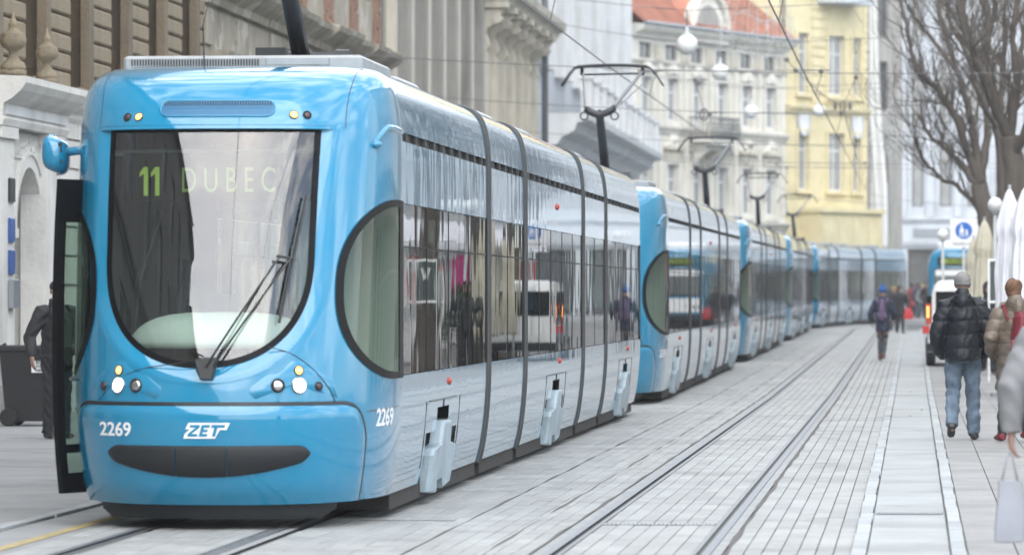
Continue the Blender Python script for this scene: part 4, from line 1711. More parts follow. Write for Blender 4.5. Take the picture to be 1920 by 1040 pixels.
# arched surround: wall face with a round-headed opening
ac, ar, spring = (arch0 + arch1) / 2, (arch1 - arch0) / 2, 2.46
mbx = MB()
fa, fb = por0 + .90, por1 - 1.05
n = 20
pts = [(ac - ar * math.cos(PI * i / n), spring + ar * math.sin(PI * i / n)) for i in range(n + 1)]
fd = .20
for i in range(n):
    (a0, z0), (a1, z1) = pts[i], pts[i + 1]
    mbx.quad((fd, a0, z0), (fd, a1, z1), (fd, a1, 3.72), (fd, a0, 3.72))
    mbx.quad((fd, a0, z0), (-.45, a0, z0), (-.45, a1, z1), (fd, a1, z1))
for (a, b) in ((fa, ac - ar), (ac + ar, fb)):
    mbx.quad((fd, a, 0), (fd, b, 0), (fd, b, 3.72), (fd, a, 3.72))
for a in (ac - ar, ac + ar):
    mbx.quad((fd, a, 0), (-.45, a, 0), (-.45, a, spring), (fd, a, spring))
mbx.build('portal_arch', M['pl_white'], A)
mbx = MB()
for r0, r1, dd in ((ar, ar + .16, fd + .035), (ar + .16, ar + .20, fd + .06)):
    ring = []
    for i in range(n + 1):
        a = PI * i / n
        ring.append([(fd, ac - r0 * math.cos(a), spring + r0 * math.sin(a)), (dd, ac - r0 * math.cos(a), spring + r0 * math.sin(a)), (dd, ac - r1 * math.cos(a), spring + r1 * math.sin(a)), (fd, ac - r1 * math.cos(a), spring + r1 * math.sin(a))])
    mbx.loft(ring, True, True)
mbx.box(fd, fd + .06, ac - ar - .2, ac - ar + .0, spring - .12, spring).box(fd, fd + .06, ac + ar, ac + ar + .2, spring - .12, spring)
mbx.build('arch_moulding', M['pl_white'], A)
piece(A, 'door_panel', 'pl_pale', (-.5, -.44, arch0 - .05, arch1 + .05, 0, 3.55))
piece(A, 'door_board', 'pl_white', (-.44, -.40, arch0 + .2, ac - .06, .3, 2.2), (-.44, -.40, ac + .06, arch1 - .2, .3, 2.2))
# carved relief over the pilaster
rel = MB().box(fd, fd + .025, arch0 - .05, arch1 + .05, 3.36, 3.68)
for i in range(14):
    rel.ell((fd + .03, arch0 + 1.5 * random.random(), 3.40 + .24 * random.random()), (.02, .04, .05), 6, 4)
rel.build('carved_relief', M['pl_white'], A)
cornice(A, por0 - .12, por1 + .10, 3.721, [(-.02, 0), (pd + .06, 0), (pd + .09, .08), (pd + .06, .11), (pd + .08, .27), (pd + .20, .34), (pd + .30, .43), (pd + .36, .52), (pd + .36, .60), (-.02, .63)], 'pl_white', 'portal_entablature')
piece(A, 'portal_frieze', 'pl_pale', (pd + .06, pd + .085, por0 + .1, por1 - .1, 3.86, 3.97))
cornice(A, por1 + .12, YA1 - YA0, 3.98, CORN, 'pl_white', 'sill_cornice')
cornice(A, 0, por0 - .14, 3.98, CORN, 'pl_white', 'sill_cornice')
# rusticated storey: each stone is a block
PIER0, PER, PW = 54.72 - 3.08, 3.08, 1.72
zc = [4.42 + .255 * i for i in range(15)]
starts = [PIER0 + PER * i for i in range(7)]
holes = []
for st in starts:
    a, b = st + PW, st + PER
    if b > YA1: b = YA1
    holes.append((sA(a), sA(b), 4.42, 8.3))
mb = MB()
wall_holes(mb, 0, YA1 - YA0, 4.25, 19, holes, -.03, .42)
mb.build('upper_wall', M['st_brown'], A, fix=False)
blk = {}
for st in starts:
    for i, zz in enumerate(zc):
        w = min(PW, YA1 - st)
        if w < .3: continue
        key = round(w, 2)
        if key not in blk:
            bmx = MB()
            ww = w - .08
            bmx.loft([[(0, .04, .014), (0, .04 + ww, .014), (0, .04 + ww, .241), (0, .04, .241)], [(.045, .04, .014), (.045, .04 + ww, .014), (.045, .04 + ww, .241), (.045, .04, .241)], [(.07, .065, .04), (.07, .015 + ww, .04), (.07, .015 + ww, .215), (.07, .065, .215)]], True, True)
            blk[key] = bmx.build('stone_block', M['st_tan'], A, fix=True)
            blk[key].location = (-.03, sA(st), zz)
            continue
        o = link('stone_block', blk[key].data, A)
        o.location = (-.03 + random.uniform(-.006, .006), sA(st), zz)
    # slim pilaster strip at the right of each pier
    piece(A, 'pilaster_strip', 'st_brown', (-.03, .10, sA(st) - .34, sA(st) - .02, 4.42, 8.3))
for st in starts:
    a, b = st + PW, min(st + PER - .34, YA1)
    if b - a < .3: continue
    o = piece(A, 'window', 'shutter', (-.44, -.36, sA(a), sA(a) + .12, 4.5, 8.3), (-.44, -.36, sA(b) - .12, sA(b), 4.5, 8.3), (-.44, -.40, sA(a) + .12, sA(b) - .12, 4.5, 4.62), (-.44, -.36, (sA(a) + sA(b)) / 2 - .05, (sA(a) + sA(b)) / 2 + .05, 4.62, 8.3), (-.44, -.37, sA(a) + .12, (sA(a) + sA(b)) / 2 - .05, 5.9, 6.02), (-.44, -.37, (sA(a) + sA(b)) / 2 + .05, sA(b) - .12, 5.9, 6.02))
    piece(o, 'pane', 'shutter', (-.46, -.45, sA(a), sA(b), 4.5, 8.3))
    piece(A, 'window_sill', 'st_tan', (-.3, .14, sA(a) - .02, sA(b) + .02, 4.38, 4.48))
URN = [(.16, 0), (.26, 0), (.27, .06), (.22, .12), (.15, .18), (.09, .26), (.085, .32), (.12, .36), (.23, .42), (.27, .50), (.275, .58), (.25, .62), (.26, .66), (.18, .69), (.11, .74), (.09, .80), (.11, .84), (.08, .88), (.05, .95), (.03, 1.0), (.01, 1.08)]
ua = MB().lathe([(r, h) for r, h in URN], n=28).box(-.24, .24, -.24, .24, -.10, .0)
me = ua.mesh('stone_urn', M['st_tan'], True)
for i, (yy, sc_, lb) in enumerate(((53.85, .60, 'weathered stone urn on the portal ledge, at the left edge of the picture'), (56.0, .54, 'weathered stone urn on the portal ledge, the one nearer the tram roof'))):
    o = tag(link('stone_urn', me), lb, 'urn', 'urns over the portal')
    o.location = (XA + .40, yy, 4.425)
    o.scale = (sc_, sc_, sc_ * 1.12)
# small plates beside the door
for i, (zz, mt, lb) in enumerate(((2.78, 'metal_dark', 'dark house number plate beside the arched portal'), (2.28, 'plate_blue', 'upper blue name plate on the pier of the arched portal'), (1.88, 'plate_blue', 'lower blue name plate on the pier of the arched portal'), (1.45, 'zinc', 'grey letter box under the blue plates of the portal'))):
    if 'plate_blue' not in M:
        M['plate_blue'] = simple('blue_enamel', (0.03, 0.09, 0.30), 0.3)
    q = MB().cbox(0, .03 + .05 * (i == 3), -.16, .16, 0, .30 + .06 * (i == 3), .008)
    o = tag(q.build('wall_plate' if i < 3 else 'letter_box', M[mt]), lb, 'plate' if i < 3 else 'letter box')
    o.location = (XA + pd + .002, 54.08, zz)

# ---------------- B: worn house with broken cornice and bare brick
YB0, YB1 = 71.0, 95.4
Bd = empty('worn_building', (XA, YB0, 0))
tag(Bd, 'grey-beige building with crumbling render, broken cornice and bare brick', 'building')
LB = YB1 - YB0
win_l = [(1.0 + 3.9 * i, 2.9 + 3.9 * i) for i in range(6)]
holes = [(a, b, 1.0, 5.35) for a, b in win_l]
mb = MB()
wall_holes(mb, 0, LB, -.1, 6.4, holes, 0, .4)
mb.build('lower_wall', M['pl_worn'], Bd, fix=False)
holes = [(a, b, 7.9, 11.0) for a, b in win_l]
mb = MB()
wall_holes(mb, 0, LB, 6.4, 19, holes, -.02, .3)
mb.build('upper_wall', M['pl_worn'], Bd, fix=False)
block(Bd, 0, LB, 19, 10, 'pl_dark', d=-.5)
for i, (a, b) in enumerate(win_l):
    window(Bd, a, b, 1.0, 5.35, -.36, 'wframe_dark', 'wpane')
    window(Bd, a, b, 7.9, 11.0, -.28, 'wframe', 'wpane')
    cornice(Bd, a - .35, b + .35, 5.4, [(-.02, 0), (.12, 0), (.16, .10), (.30, .16), (.34, .26), (-.02, .30)], 'pl_worn', 'window_hood')
    piece(Bd, 'window_surround', 'pl_worn', (0, .10, a - .24, a, 1.0, 5.38), (0, .10, b, b + .24, 1.0, 5.38))
    # scroll bracket under each hood
    for s_ in (a - .22, b + .04):
        q = MB().extrude([(0, 5.39), (.26, 5.39), (.24, 5.2), (.12, 5.05), (.10, 4.85), (0, 4.8)], s_, s_ + .18)
        q.map(lambda x, y, z: (x, y, z))
        q.build('hood_bracket', M['pl_worn'], Bd)
# cornice in broken lengths
s = 0.0
while s < LB - .05:
    l = min(random.uniform(.9, 2.2), LB - s)
    k = random.uniform(.72, 1.0)
    dz = random.uniform(-.03, .03)
    pr = [(-.05, 0), (.12 * k, 0), (.16 * k, .12), (.34 * k, .22), (.50 * k, .34 + dz), (.54 * k, .44 + dz), (-.05, .56)]
    cornice(Bd, s, s + l - .012, 6.42, pr, 'pl_worn', 'cornice_length')
    s += l
# frieze panels and bare-brick piers
for i in range(7):
    a = -.6 + 3.9 * i
    if a + 1.1 < 0 or a > LB - .5: continue
    piece(Bd, 'frieze_panel', 'pl_worn', (0, .05, max(a + .1, .05), min(a + 1.35, LB - .05), 5.75, 6.35))
    a0, a1 = max(a - .1, .05), min(a + 1.2, LB - .05)
    # brickwork, course by course
    brk = MB()
    for c in range(16):
        off = .13 if c % 2 else 0
        x = a0 - off
        while x < a1:
            x0, x1 = max(x + .006, a0), min(x + .25, a1)
            if x1 - x0 > .04 and random.random() < .9:
                brk.box(-.02, .012 + random.uniform(-.004, .006), x0, x1, 7.05 + c * .078, 7.05 + c * .078 + .068)
            x += .262
    o = brk.build('bare_brickwork', M['brick'], Bd, fix=False)
    o['kind'] = 'stuff'
    piece(Bd, 'window_pilaster', 'pl_worn', (-.02, .09, a0, a1, 8.4, 12))

# ---------------- C: tall pilasters, sooty left half, scroll brackets on the right half
YC0, YC1 = 95.4, 134.3
C_ = empty('pilaster_building', (XA, YC0, 0))
tag(C_, 'tall sooty building with rows of pilasters and scrolled brackets under its cornice', 'building')
LC = YC1 - YC0
mid = 21.0
holes = [(1.2 + 3.4 * i, 2.9 + 3.4 * i, 4.6, 10.5) for i in range(6)]
mb = MB()
wall_holes(mb, 0, mid, -.1, 19, holes, 0, .5)
mb.build('sooty_wall', M['pl_grey'], C_, fix=False)
for a, b, c, d in holes:
    window(C_, a, b, c, d, -.42, 'wframe_dark', 'wpane', 2, .55)
    piece(C_, 'pilaster', 'pl_grey', (0, .22, b + .15, b + .75, 3.9, 10.2), (0, .28, b + .08, b + .82, 3.5, 3.9))
    piece(C_, 'capital', 'pl_grey', (0, .30, b + .05, b + .85, 9.6, 9.8), (0, .36, b, b + .9, 9.84, 10.2))
    piece(C_, 'pilaster', 'pl_beige', (0, .20, a - .62, a - .1, 3.9, 10.2))
holes = [(mid + .75 + 2.55 * i, mid + 1.75 + 2.55 * i, 4.4, 8.0) for i in range(7)]
mb = MB()
wall_holes(mb, mid, LC, -.1, 19, holes, 0.05, .4)
mb.build('beige_wall', M['pl_beige'], C_, fix=False)
block(C_, 0, LC, 19, 10, 'pl_dark', d=-.6)
for i in range(8):
    s0_ = mid + .06 + 2.55 * i
    if s0_ + .6 > LC: break
    for q in (0.0, .34):
        piece(C_, 'pilaster_flute', 'pl_beige', (.05, .24, s0_ + q, s0_ + q + .26, 3.4, 8.15))
    piece(C_, 'pilaster_flute', 'pl_beige', (.05, .14, s0_ + 1.82, s0_ + 2.0, 3.4, 8.15))
    # scroll bracket
    pf = [(.05, 8.15), (.22, 8.15), (.30, 8.3), (.26, 8.5), (.20, 8.62), (.26, 8.78), (.44, 8.88), (.60, 8.92), (.66, 9.02), (.60, 9.12), (.66, 9.2), (.72, 9.3), (.05, 9.3)]
    q = MB().extrude(pf, s0_ + .04, s0_ + .56)
    q.build('scroll_bracket', M['pl_beige'], C_)
    q = MB().lathe([(.11, s0_ + .01), (.12, s0_ + .03), (.12, s0_ + .57), (.11, s0_ + .59)], n=14, axis='y')
    q.map(lambda x, y, z: (x + .50, y, z + 9.0))
    q.build('scroll', M['pl_beige'], C_)
    piece(C_, 'abacus', 'pl_beige', (.05, .80, s0_ - .06, s0_ + .66, 9.31, 9.48))
for a, b, c, d in holes:
    if b < LC:
        window(C_, a, b, c, d, -.3, 'wframe', 'wpane')
cornice(C_, mid, LC, 9.5, [(.0, 0), (.7, 0), (.76, .15), (.95, .25), (1.0, .45), (.0, .5)], 'pl_beige')
cornice(C_, 0, mid, 10.25, CORN_BIG, 'pl_grey')
cornice(C_, 0, LC, 3.2, CORN, 'pl_grey', 'string_course')
q = MB().tube([(.3, LC + .05, 0), (.3, LC + .05, 17)], .10, 10)
q.build('downpipe', M['iron'], C_, smooth=True)

# ---------------- D: pale building with ribs and a long balcony
YD0, YD1 = 134.3, 180.0
D_ = empty('pale_building', (XA, YD0, 0))
tag(D_, 'pale grey building with vertical ribs and a long stone balcony', 'building')
LD = YD1 - YD0
holes = [(5.5 + 7.5 * i, 8.2 + 7.5 * i, 9.6, 14.2) for i in range(5)] + [(5.5 + 7.5 * i, 8.2 + 7.5 * i, 3.0, 6.0) for i in range(5)]
mb = MB()
wall_holes(mb, 0, LD, -.1, 20, holes, 0, .5)
mb.build('ribbed_wall', M['pl_bluegrey'], D_, fix=False)
block(D_, 0, LD, 20, 10, 'pl_dark', d=-.7)
for a, b, c, d in holes:
    window(D_, a, b, c, d, -.4, 'wframe', 'wpane', 2, .7)
for i in range(6):
    for q in (0.0, .9, 1.8, 2.7, 3.6):
        a = -1.8 + 7.5 * i + q + 1.5
        if 0 < a < LD - .5:
            piece(D_, 'rib', 'pl_pale', (0, .34, a, a + .5, 8.7, 19.5))
# balcony: slab, stepped underside, parapet with posts
cornice(D_, 4.0, LD - .5, 6.4, [(0, 0), (.35, .02), (.5, .25), (.9, .45), (1.0, .7), (1.35, .8), (1.4, 1.0), (0, 1.0)], 'pl_pale', 'balcony_slab')
cornice(D_, 4.2, LD - .7, 7.41, [(1.12, 0), (1.32, 0), (1.32, .14), (1.28, .18), (1.28, .72), (1.12, .72)], 'pl_pale', 'balcony_parapet')
for i in range(12):
    a = 4.3 + i * 3.3
    if a > LD - 1.4: break
    piece(D_, 'balcony_post', 'pl_pale', (1.06, 1.42, a, a + .7, 7.412, 8.5), (1.0, 1.48, a - .06, a + .76, 8.5, 8.64))
    q = MB()
    for k in range(7):
        y_ = a + .95 + k * .33
        q.lathe([(.05, 8.131), (.09, 8.2), (.10, 8.28), (.05, 8.38), (.07, 8.46), (.05, 8.5)], c=(1.22, y_, 0), n=8)
    q.box(1.10, 1.34, a + .76, a + 3.24, 8.5, 8.60)
    q.build('balustrade', M['pl_pale'], D_)

# ---------------- E: cream ornate house with red roof
def frame_building(name, X, Y, ang):
    o = empty(name, (X, Y, gz(Y)), -ang)
    return o
AE = R(23)
E_ = frame_building('cream_building', -11.57, 180.2, AE)
tag(E_, 'cream ornate house with pedimented windows, arched dormer and red tiled roof', 'building')
LE = 15.2
wl_ = [(.75 + 2.45 * i, 1.85 + 2.45 * i) for i in range(6)]
holes = []
for a, b in wl_:
    holes += [(a, b, 8.55, 10.35), (a, b, 4.75, 6.75), (a, b, 1.0, 3.4)]
att = [(a - .05, b + .05, 11.1, 11.75) for a, b in wl_]
mb = MB()
wall_holes(mb, 0, LE, -.6, 12.1, holes + att, 0, .3)
mb.build('facade_wall', M['pl_cream'], E_, fix=False)
block(E_, 0, LE, 12.1, 11, 'pl_cream', d=-.4, z0=-.6)
for i, (a, b) in enumerate(wl_):
    window(E_, a, b, 8.55, 10.35, -.2, 'wframe', 'wcurtain', 2, .68, .10)
    window(E_, a, b, 4.75, 6.75, -.2, 'wframe', 'wcurtain', 2, .68, .10)
    window(E_, a, b, 1.0, 3.4, -.2, 'wframe', 'wpane', 2, .68, .10)
    window(E_, a - .05, b + .05, 11.1, 11.75, -.22, 'wframe_dark', 'wcurtain', 2, 0, .05)
    for z0_, z1_ in ((8.55, 10.35), (4.75, 6.75)):
        piece(E_, 'window_surround', 'pl_cream', (0, .09, a - .2, a, z0_ - .1, z1_ + .12), (0, .09, b, b + .2, z0_ - .1, z1_ + .12), (0, .08, a, b, z1_, z1_ + .12))
        piece(E_, 'window_sill', 'pl_cream', (0, .16, a - .26, b + .26, z0_ - .24, z0_ - .101))
    # hood: triangular over the lower windows, shell over the upper ones
    c = (a + b) / 2
    piece(E_, 'hood_shelf', 'pl_beige', (0, .26, a - .34, b + .34, 7.35, 7.5), (0, .12, a - .2, b + .2, 6.88, 7.34))
    q = MB().extrude([(a - .3, 7.5), (b + .3, 7.5), (c + .25, 8.0), (c - .25, 8.0)], .02, .14, axis='x')
    q.build('pediment', M['pl_cream'], E_)
    q = MB()
    for t in (-1, 1):
        q.tube([(.16, c + t * .5, 7.55), (.17, c + t * .34, 7.75), (.17, c + t * .12, 7.85), (.17, c + t * .1, 7.68)], .05, 6)
    q.ell((.16, c, 7.78), (.07, .14, .18), 8, 6)
    q.build('pediment_ornament', M['pl_cream'], E_)
    q = MB().extrude([(c + .62 * math.cos(PI * k / 10), 10.52 + .42 * math.sin(PI * k / 10)) for k in range(11)], .02, .13, axis='x')
    q.ell((.14, c, 10.7), (.06, .16, .2), 8, 6)
    q.build('window_shell', M['pl_cream'], E_)
    piece(E_, 'frieze_panel', 'pl_beige', (0, .06, b + .25, b + 1.1, 11.1, 11.75))
    for t in (b + .52,):
        piece(E_, 'pilaster', 'pl_cream', (0, .12, t, t + .32, 8.25, 10.9), (0, .12, t, t + .32, 4.4, 7.9))
cornice(E_, -.02, LE, 8.0, CORN, 'pl_cream', 'string_course')
cornice(E_, -.02, LE, 4.1, CORN, 'pl_cream', 'string_course')
cornice(E_, -.02, LE, 10.92, [(-.05, 0), (.1, 0), (.16, .1), (-.05, .12)], 'pl_cream', 'string_course')
cornice(E_, -.05, LE + .02, 11.95, [(-.05, 0), (.15, 0), (.2, .15), (.5, .25), (.62, .38), (.62, .5), (-.05, .55)], 'pl_cream', 'eaves_cornice')
q = MB().tube([(.66, -.05, 12.5), (.66, LE, 12.5)], .09, 8)
q.build('eaves_gutter', M['zinc'], E_)
# roof plane with battens of tiles
rf = MB()
rf.quad((.62, -.1, 12.5), (.62, LE, 12.5), (-6.0, LE, 17.6), (-6.0, -.1, 17.6))
rf.quad((-6.0, -.1, 17.6), (-6.0, LE, 17.6), (-11.5, LE, 12.3), (-11.5, -.1, 12.3))
RF = rf.build('roof', M['roof_tile'], E_, fix=False)
tl = MB()
for i in range(36):
    t = i / 36
    x, z_ = .62 - 6.62 * t, 12.5 + 5.1 * t
    tl.loft([[(x + .02, -.1, z_ + .06), (x - .2, -.1, z_ + .20 - .02), (x - .2, -.1, z_ + .15)], [(x + .02, LE, z_ + .06), (x - .2, LE, z_ + .18), (x - .2, LE, z_ + .15)]], True, True)
o = tl.build('tile_courses', M['roof_tile'], RF, fix=False)
o['kind'] = 'stuff'
for s_, t in ((1.2, .62), (2.6, .35), (5.0, .75)):
    x, z_ = .62 - 6.62 * t, 12.5 + 5.1 * t
    q = MB().loft([[(x + .35, s_, z_ - .05), (x - .35, s_, z_ + .52), (x - .35, s_, z_ + .6), (x + .35, s_, z_ + .08)], [(x + .35, s_ + 1.0, z_ - .05), (x - .35, s_ + 1.0, z_ + .52), (x - .35, s_ + 1.0, z_ + .6), (x + .35, s_ + 1.0, z_ + .08)]], True, True)
    q.build('roof_light', M['zinc'], RF)
# arched dormer in the middle
dc = 6.6
q = MB().extrude([(dc - 2.1, 12.0)] + [(dc - 1.75 * math.cos(PI * k / 16), 12.55 + 1.45 * math.sin(PI * k / 16)) for k in range(17)] + [(dc + 2.1, 12.0)], .0, .35, axis='x')
q.build('arched_dormer', M['pl_cream'], E_)
q = MB()
q.tube([(.42, dc - 1.75 * math.cos(PI * k / 20), 12.6 + 1.5 * math.sin(PI * k / 20)) for k in range(21)], [(.14, .16)] * 21, 8)
q.build('dormer_arch_moulding', M['pl_cream'], E_)
q = MB().extrude([(dc - 1.1 * math.cos(PI * k / 16), 12.62 + .95 * math.sin(PI * k / 16)) for k in range(17)], .355, .38, axis='x')
q.build('dormer_tympanum', M['pl_grey'], E_)
q = MB().extrude([(dc - 1.8 * math.cos(PI * k / 16), 12.5 + 1.5 * math.sin(PI * k / 16)) for k in range(17)], -4, -.01, axis='x')
q.build('dormer_roof', M['roof_tile'], E_)
# bay with iron balcony under the dormer
piece(E_, 'balcony_slab', 'pl_cream', (0, 1.15, dc - 1.4, dc + 1.6, 7.62, 7.82), (0, .8, dc - 1.2, dc + 1.4, 7.40, 7.62))
for t in (dc - 1.1, dc + .2, dc + 1.2):
    q = MB().extrude([(0, 6.7), (.25, 6.8), (.5, 7.1), (.95, 7.4), (0, 7.4)], t, t + .2)
    q.build('balcony_console', M['pl_cream'], E_)
q = MB()
def rail_line(a, b, n):
    for i in range(n + 1):
        p = Vector(a).lerp(Vector(b), i / n)
        q.tube([p, p + Vector((0, 0, .95))], .018, 4)
        if i < n:
            p2 = Vector(a).lerp(Vector(b), (i + .5) / n)
            q.tube([p + Vector((0, 0, .1)), p2 + Vector((.12, 0, .4)), p + Vector((0, 0, .75))], .014, 4)
    q.tube([Vector(a) + Vector((0, 0, .95)), Vector(b) + Vector((0, 0, .95))], .03, 5)
    q.tube([Vector(a) + Vector((0, 0, .08)), Vector(b) + Vector((0, 0, .08))], .02, 5)
rail_line((1.08, dc - 1.35, 7.82), (1.08, dc + 1.55, 7.82), 18)
rail_line((.05, dc - 1.35, 7.82), (1.08, dc - 1.35, 7.82), 6)
rail_line((.05, dc + 1.55, 7.82), (1.08, dc + 1.55, 7.82), 6)
q.build('balcony_railing', M['iron'], E_, fix=False)

# ---------------- F: yellow house
eX, eY = -11.57 + LE * math.sin(AE), 180.2 + LE * math.cos(AE)
AF = R(30)
F_ = frame_building('yellow_building', eX, eY + .1, AF)
tag(F_, 'tall yellow building with balconies and a wide base band', 'building')
LF = 7.1
wins = [(1.0, 1.9), (3.6, 5.0), (5.75, 6.45)]
zr = [(5.9, 8.5), (10.2, 12.9), (14.8, 17.4), (19.0, 21.5)]
holes = [(a, b, c, d) for a, b in wins for c, d in zr]
mb = MB()
wall_holes(mb, 0, LF, -.6, 24, holes, 0, .3)
mb.build('facade_wall', M['pl_yellow'], F_, fix=False)
block(F_, 0, LF, 24, 11, 'pl_yellow', d=-.35, z0=-.6)
for a, b, c, d in holes:
    window(F_, a, b, c, d, -.2, 'wframe', 'wcurtain', 2 if b - a > .9 else 1, .7, .09)
    piece(F_, 'window_surround', 'pl_yellow', (0, .08, a - .16, a, c, d + .12), (0, .08, b, b + .16, c, d + .12), (0, .08, a, b, d, d + .12))
    piece(F_, 'window_sill', 'pl_yellow', (0, .18, a - .22, b + .22, c - .16, c - .01))
for zz in [9.4 + .42 * i for i in range(36)]:
    if any(c - .3 < zz < d + .3 for c, d in zr[:1]): continue
    piece(F_, 'rustic_band', 'pl_yellow', (0, .05, 2.15, 3.35, zz, zz + .3))
    piece(F_, 'rustic_band', 'pl_yellow', (0, .05, 6.7, 7.05, zz, zz + .3))
piece(F_, 'base_band', 'pl_yellow', (0, 1.1, 1.2, LF - .55, 3.0, 4.9), (0, 1.25, 1.1, LF - .45, 4.901, 5.1))
for i in range(4):
    piece(F_, 'band_panel', 'pl_yellow', (1.1, 1.14, 1.4 + 1.3 * i, 2.5 + 1.3 * i, 3.35, 4.6))
piece(F_, 'balcony_slab', 'pl_bluegrey', (0, 1.1, 2.6, 5.9, 14.3, 14.55))
q = MB()
rail_line((1.05, 2.65, 14.55), (1.05, 5.85, 14.55), 16)
rail_line((.03, 5.85, 14.55), (1.05, 5.85, 14.55), 6)
rail_line((.03, 2.65, 14.55), (1.05, 2.65, 14.55), 6)
q.build('balcony_railing', M['iron'], F_, fix=False)
piece(F_, 'balcony_panel', 'pl_pale', (1.02, 1.03, 2.7, 5.8, 14.66, 15.35))
cornice(F_, 0, LF, 9.3, CORN, 'pl_yellow', 'string_course')
cornice(F_, 3.2, 5.6, 9.75, CORN, 'pl_yellow', 'string_course')
for c in (1.45, 6.1):
    q = MB()
    q.lathe([(.02, .0), (.3, .04), (.42, .05), (.42, .0)], n=18, axis='x')
    q.map(lambda x, y, z: (x + .03, y + c, z * 1.45 + 9.0))
    q.build('oval_medallion', M['pl_pale'], F_, smooth=True, angle=40)
    q = MB().tube([(.07, c + .47 * math.cos(2 * PI * k / 20), 9.0 + .68 * math.sin(2 * PI * k / 20)) for k in range(20)], .06, 5, closed=True)
    q.build('medallion_wreath', M['pl_bluegrey'], F_)
q = MB()
for t in (1.4, 5.9):
    q.tube([(.05, t, 18.6), (.5, t, 18.8), (.62, t, 18.5), (.45, t, 18.3)], .05, 6)
q.build('wall_bracket', M['iron'], F_)

# ---------------- G: narrow dark house, banner, H: grey-blue block at the end of the street
fX, fY = eX + LF * math.sin(AF), eY + .1 + LF * math.cos(AF)
G_ = frame_building('narrow_dark_building', fX + .15, fY + 14, R(28))
tag(G_, 'narrow dark grey house squeezed between the yellow building and the white banner', 'building')
holes = [(.5, 1.5, 3 + 3.6 * i, 5.4 + 3.6 * i) for i in range(6)]
mb = MB()
wall_holes(mb, -1.0, 3.0, -.6, 26, holes, 0, .3)
mb.build('facade_wall', M['pl_grey'], G_, fix=False)
block(G_, -1.0, 3.0, 26, 8, 'pl_grey', d=-.35)
for a, b, c, d in holes:
    window(G_, a, b, c, d, -.2, 'wframe_dark', 'wpane')
for i in range(26):
    piece(G_, 'quoin', 'pl_grey', (0, .08, -.95, -.95 + (.5 if i % 2 else .8), .2 + i * .8, .85 + i * .8))
H_ = frame_building('grey_office_building', -8.0, 246, R(90))
tag(H_, 'long blue-grey block with tall windows closing the end of the street', 'building')
LH = 44
holes = []
for i in range(24):
    a = 6.4 + 1.55 * i
    holes += [(a, a + .62, 6.0 + 4.6 * k, 9.6 + 4.6 * k) for k in range(4)]
mb = MB()
wall_holes(mb, 0, LH, 3.9, 26, holes, 0, .35)
mb.build('facade_wall', M['pl_bluegrey'], H_, fix=False)
block(H_, 0, LH, 26, 12, 'pl_bluegrey', d=-.45)
for a, b, c, d in holes[:64]:
    window(H_, a, b, c, d, -.28, 'wframe_dark', 'wcurtain', 1, .7, .06)
for i in range(25):
    a = 6.4 + 1.55 * i - .75
    piece(H_, 'pilaster', 'pl_bluegrey', (0, .22, a, a + .4, 5.4, 25))
cornice(H_, 0, LH, 5.0, CORN, 'pl_bluegrey', 'string_course')
cornice(H_, 0, LH, 3.6, CORN, 'pl_bluegrey', 'string_course')
piece(H_, 'fascia', 'pl_bluegrey', (0, .2, 0, LH, 4.0, 4.98))
piece(H_, 'fascia_sign', 'zinc', (.2, .24, 8.0, 10.6, 4.25, 4.75), (.2, .24, 11.4, 11.6, 4.25, 4.75), (.2, .24, 12.8, 13.0, 4.25, 4.75))
for i in range(14):
    a = 1.0 + 3.0 * i
    piece(H_, 'ground_pier', 'pl_bluegrey', (0, .12, a, a + .7, -.6, 3.6))
    if i < 13:
        window(H_, a + .72, a + 2.98, .1, 3.55, -.25, 'wframe_dark', 'wpane', 2, .75, .08)

bn = MB()
rows = []
bx0, by0 = at(1648, 200, 214)[0], 214.0
for i in range(60):
    t = i / 59
    z = 3.9 + 13.5 * t
    w = .40 + .06 * math.sin(t * 5) - .14 * t
    off = -.42 * t + .05 * math.sin(t * 9)
    rows.append([(bx0 + off + w * s_, by0 + .09 * math.sin(s_ * 7 + t * 3) + .06 * math.sin(s_ * 13 + t * 8), z) for s_ in [-1 + k / 6 for k in range(13)]])
bn.loft(rows, False)
bn.loft([[(x, y + .16, z) for x, y, z in r] for r in rows], False)
bn.loft([rows[0], [(x, y + .16, z) for x, y, z in rows[0]]], False)
bn.tube([(bx0 - .1, by0 + .08, 17.3), (bx0 - 1.5, by0 + 3, 17.3)], .05, 8)
tag(bn.build('white_banner', M['cloth_white'], None, smooth=True), 'long white cloth banner hanging full height beside the yellow building', 'banner')

# ---------------- houses along the right-hand side and behind the photographer (seen in the tram's paint and glass)
def plain_house(name, x, y0, y1, face, h, mat, label, base='pl_dark', frame='wframe', gf=3.6, per=3.1):
    o = empty(name, (x, y0 if face > 0 else y1, 0), 0 if face > 0 else PI)
    L_ = y1 - y0
    hs = []
    n = int((L_ - .6) / per)
    for i in range(n):
        a = .8 + (L_ - 1.2) * i / n
        hs.append((a, a + 1.9, .35, 3.1))
        k = 0
        while gf + 1.0 + k * 3.7 + 2.3 < h - .6:
            hs.append((a + .3, a + 1.55, gf + 1.0 + k * 3.7, gf + 3.3 + k * 3.7))
            k += 1
    mb = MB()
    wall_holes(mb, 0, L_, -.3, h, hs, 0, .35)
    mb.build('facade_wall', M[mat], o, fix=False)
    block(o, 0, L_, h, 9, mat, d=-.45, z0=-.3)
    for a, b, c, d in hs:
        window(o, a, b, c, d, -.3, frame, 'wpane' if c < 3 else 'wcurtain', 2, .68, .09)
    cornice(o, 0, L_, gf, CORN, mat, 'string_course')
    cornice(o, 0, L_, h - .5, CORN_BIG, mat, 'eaves_cornice')
    tag(o, label, 'building')
    return o
RX = 11.5
plain_house('shop_building', RX, 46, 92, -1, 15, 'pl_cream', 'cream shop building on the right, behind the bare trees')
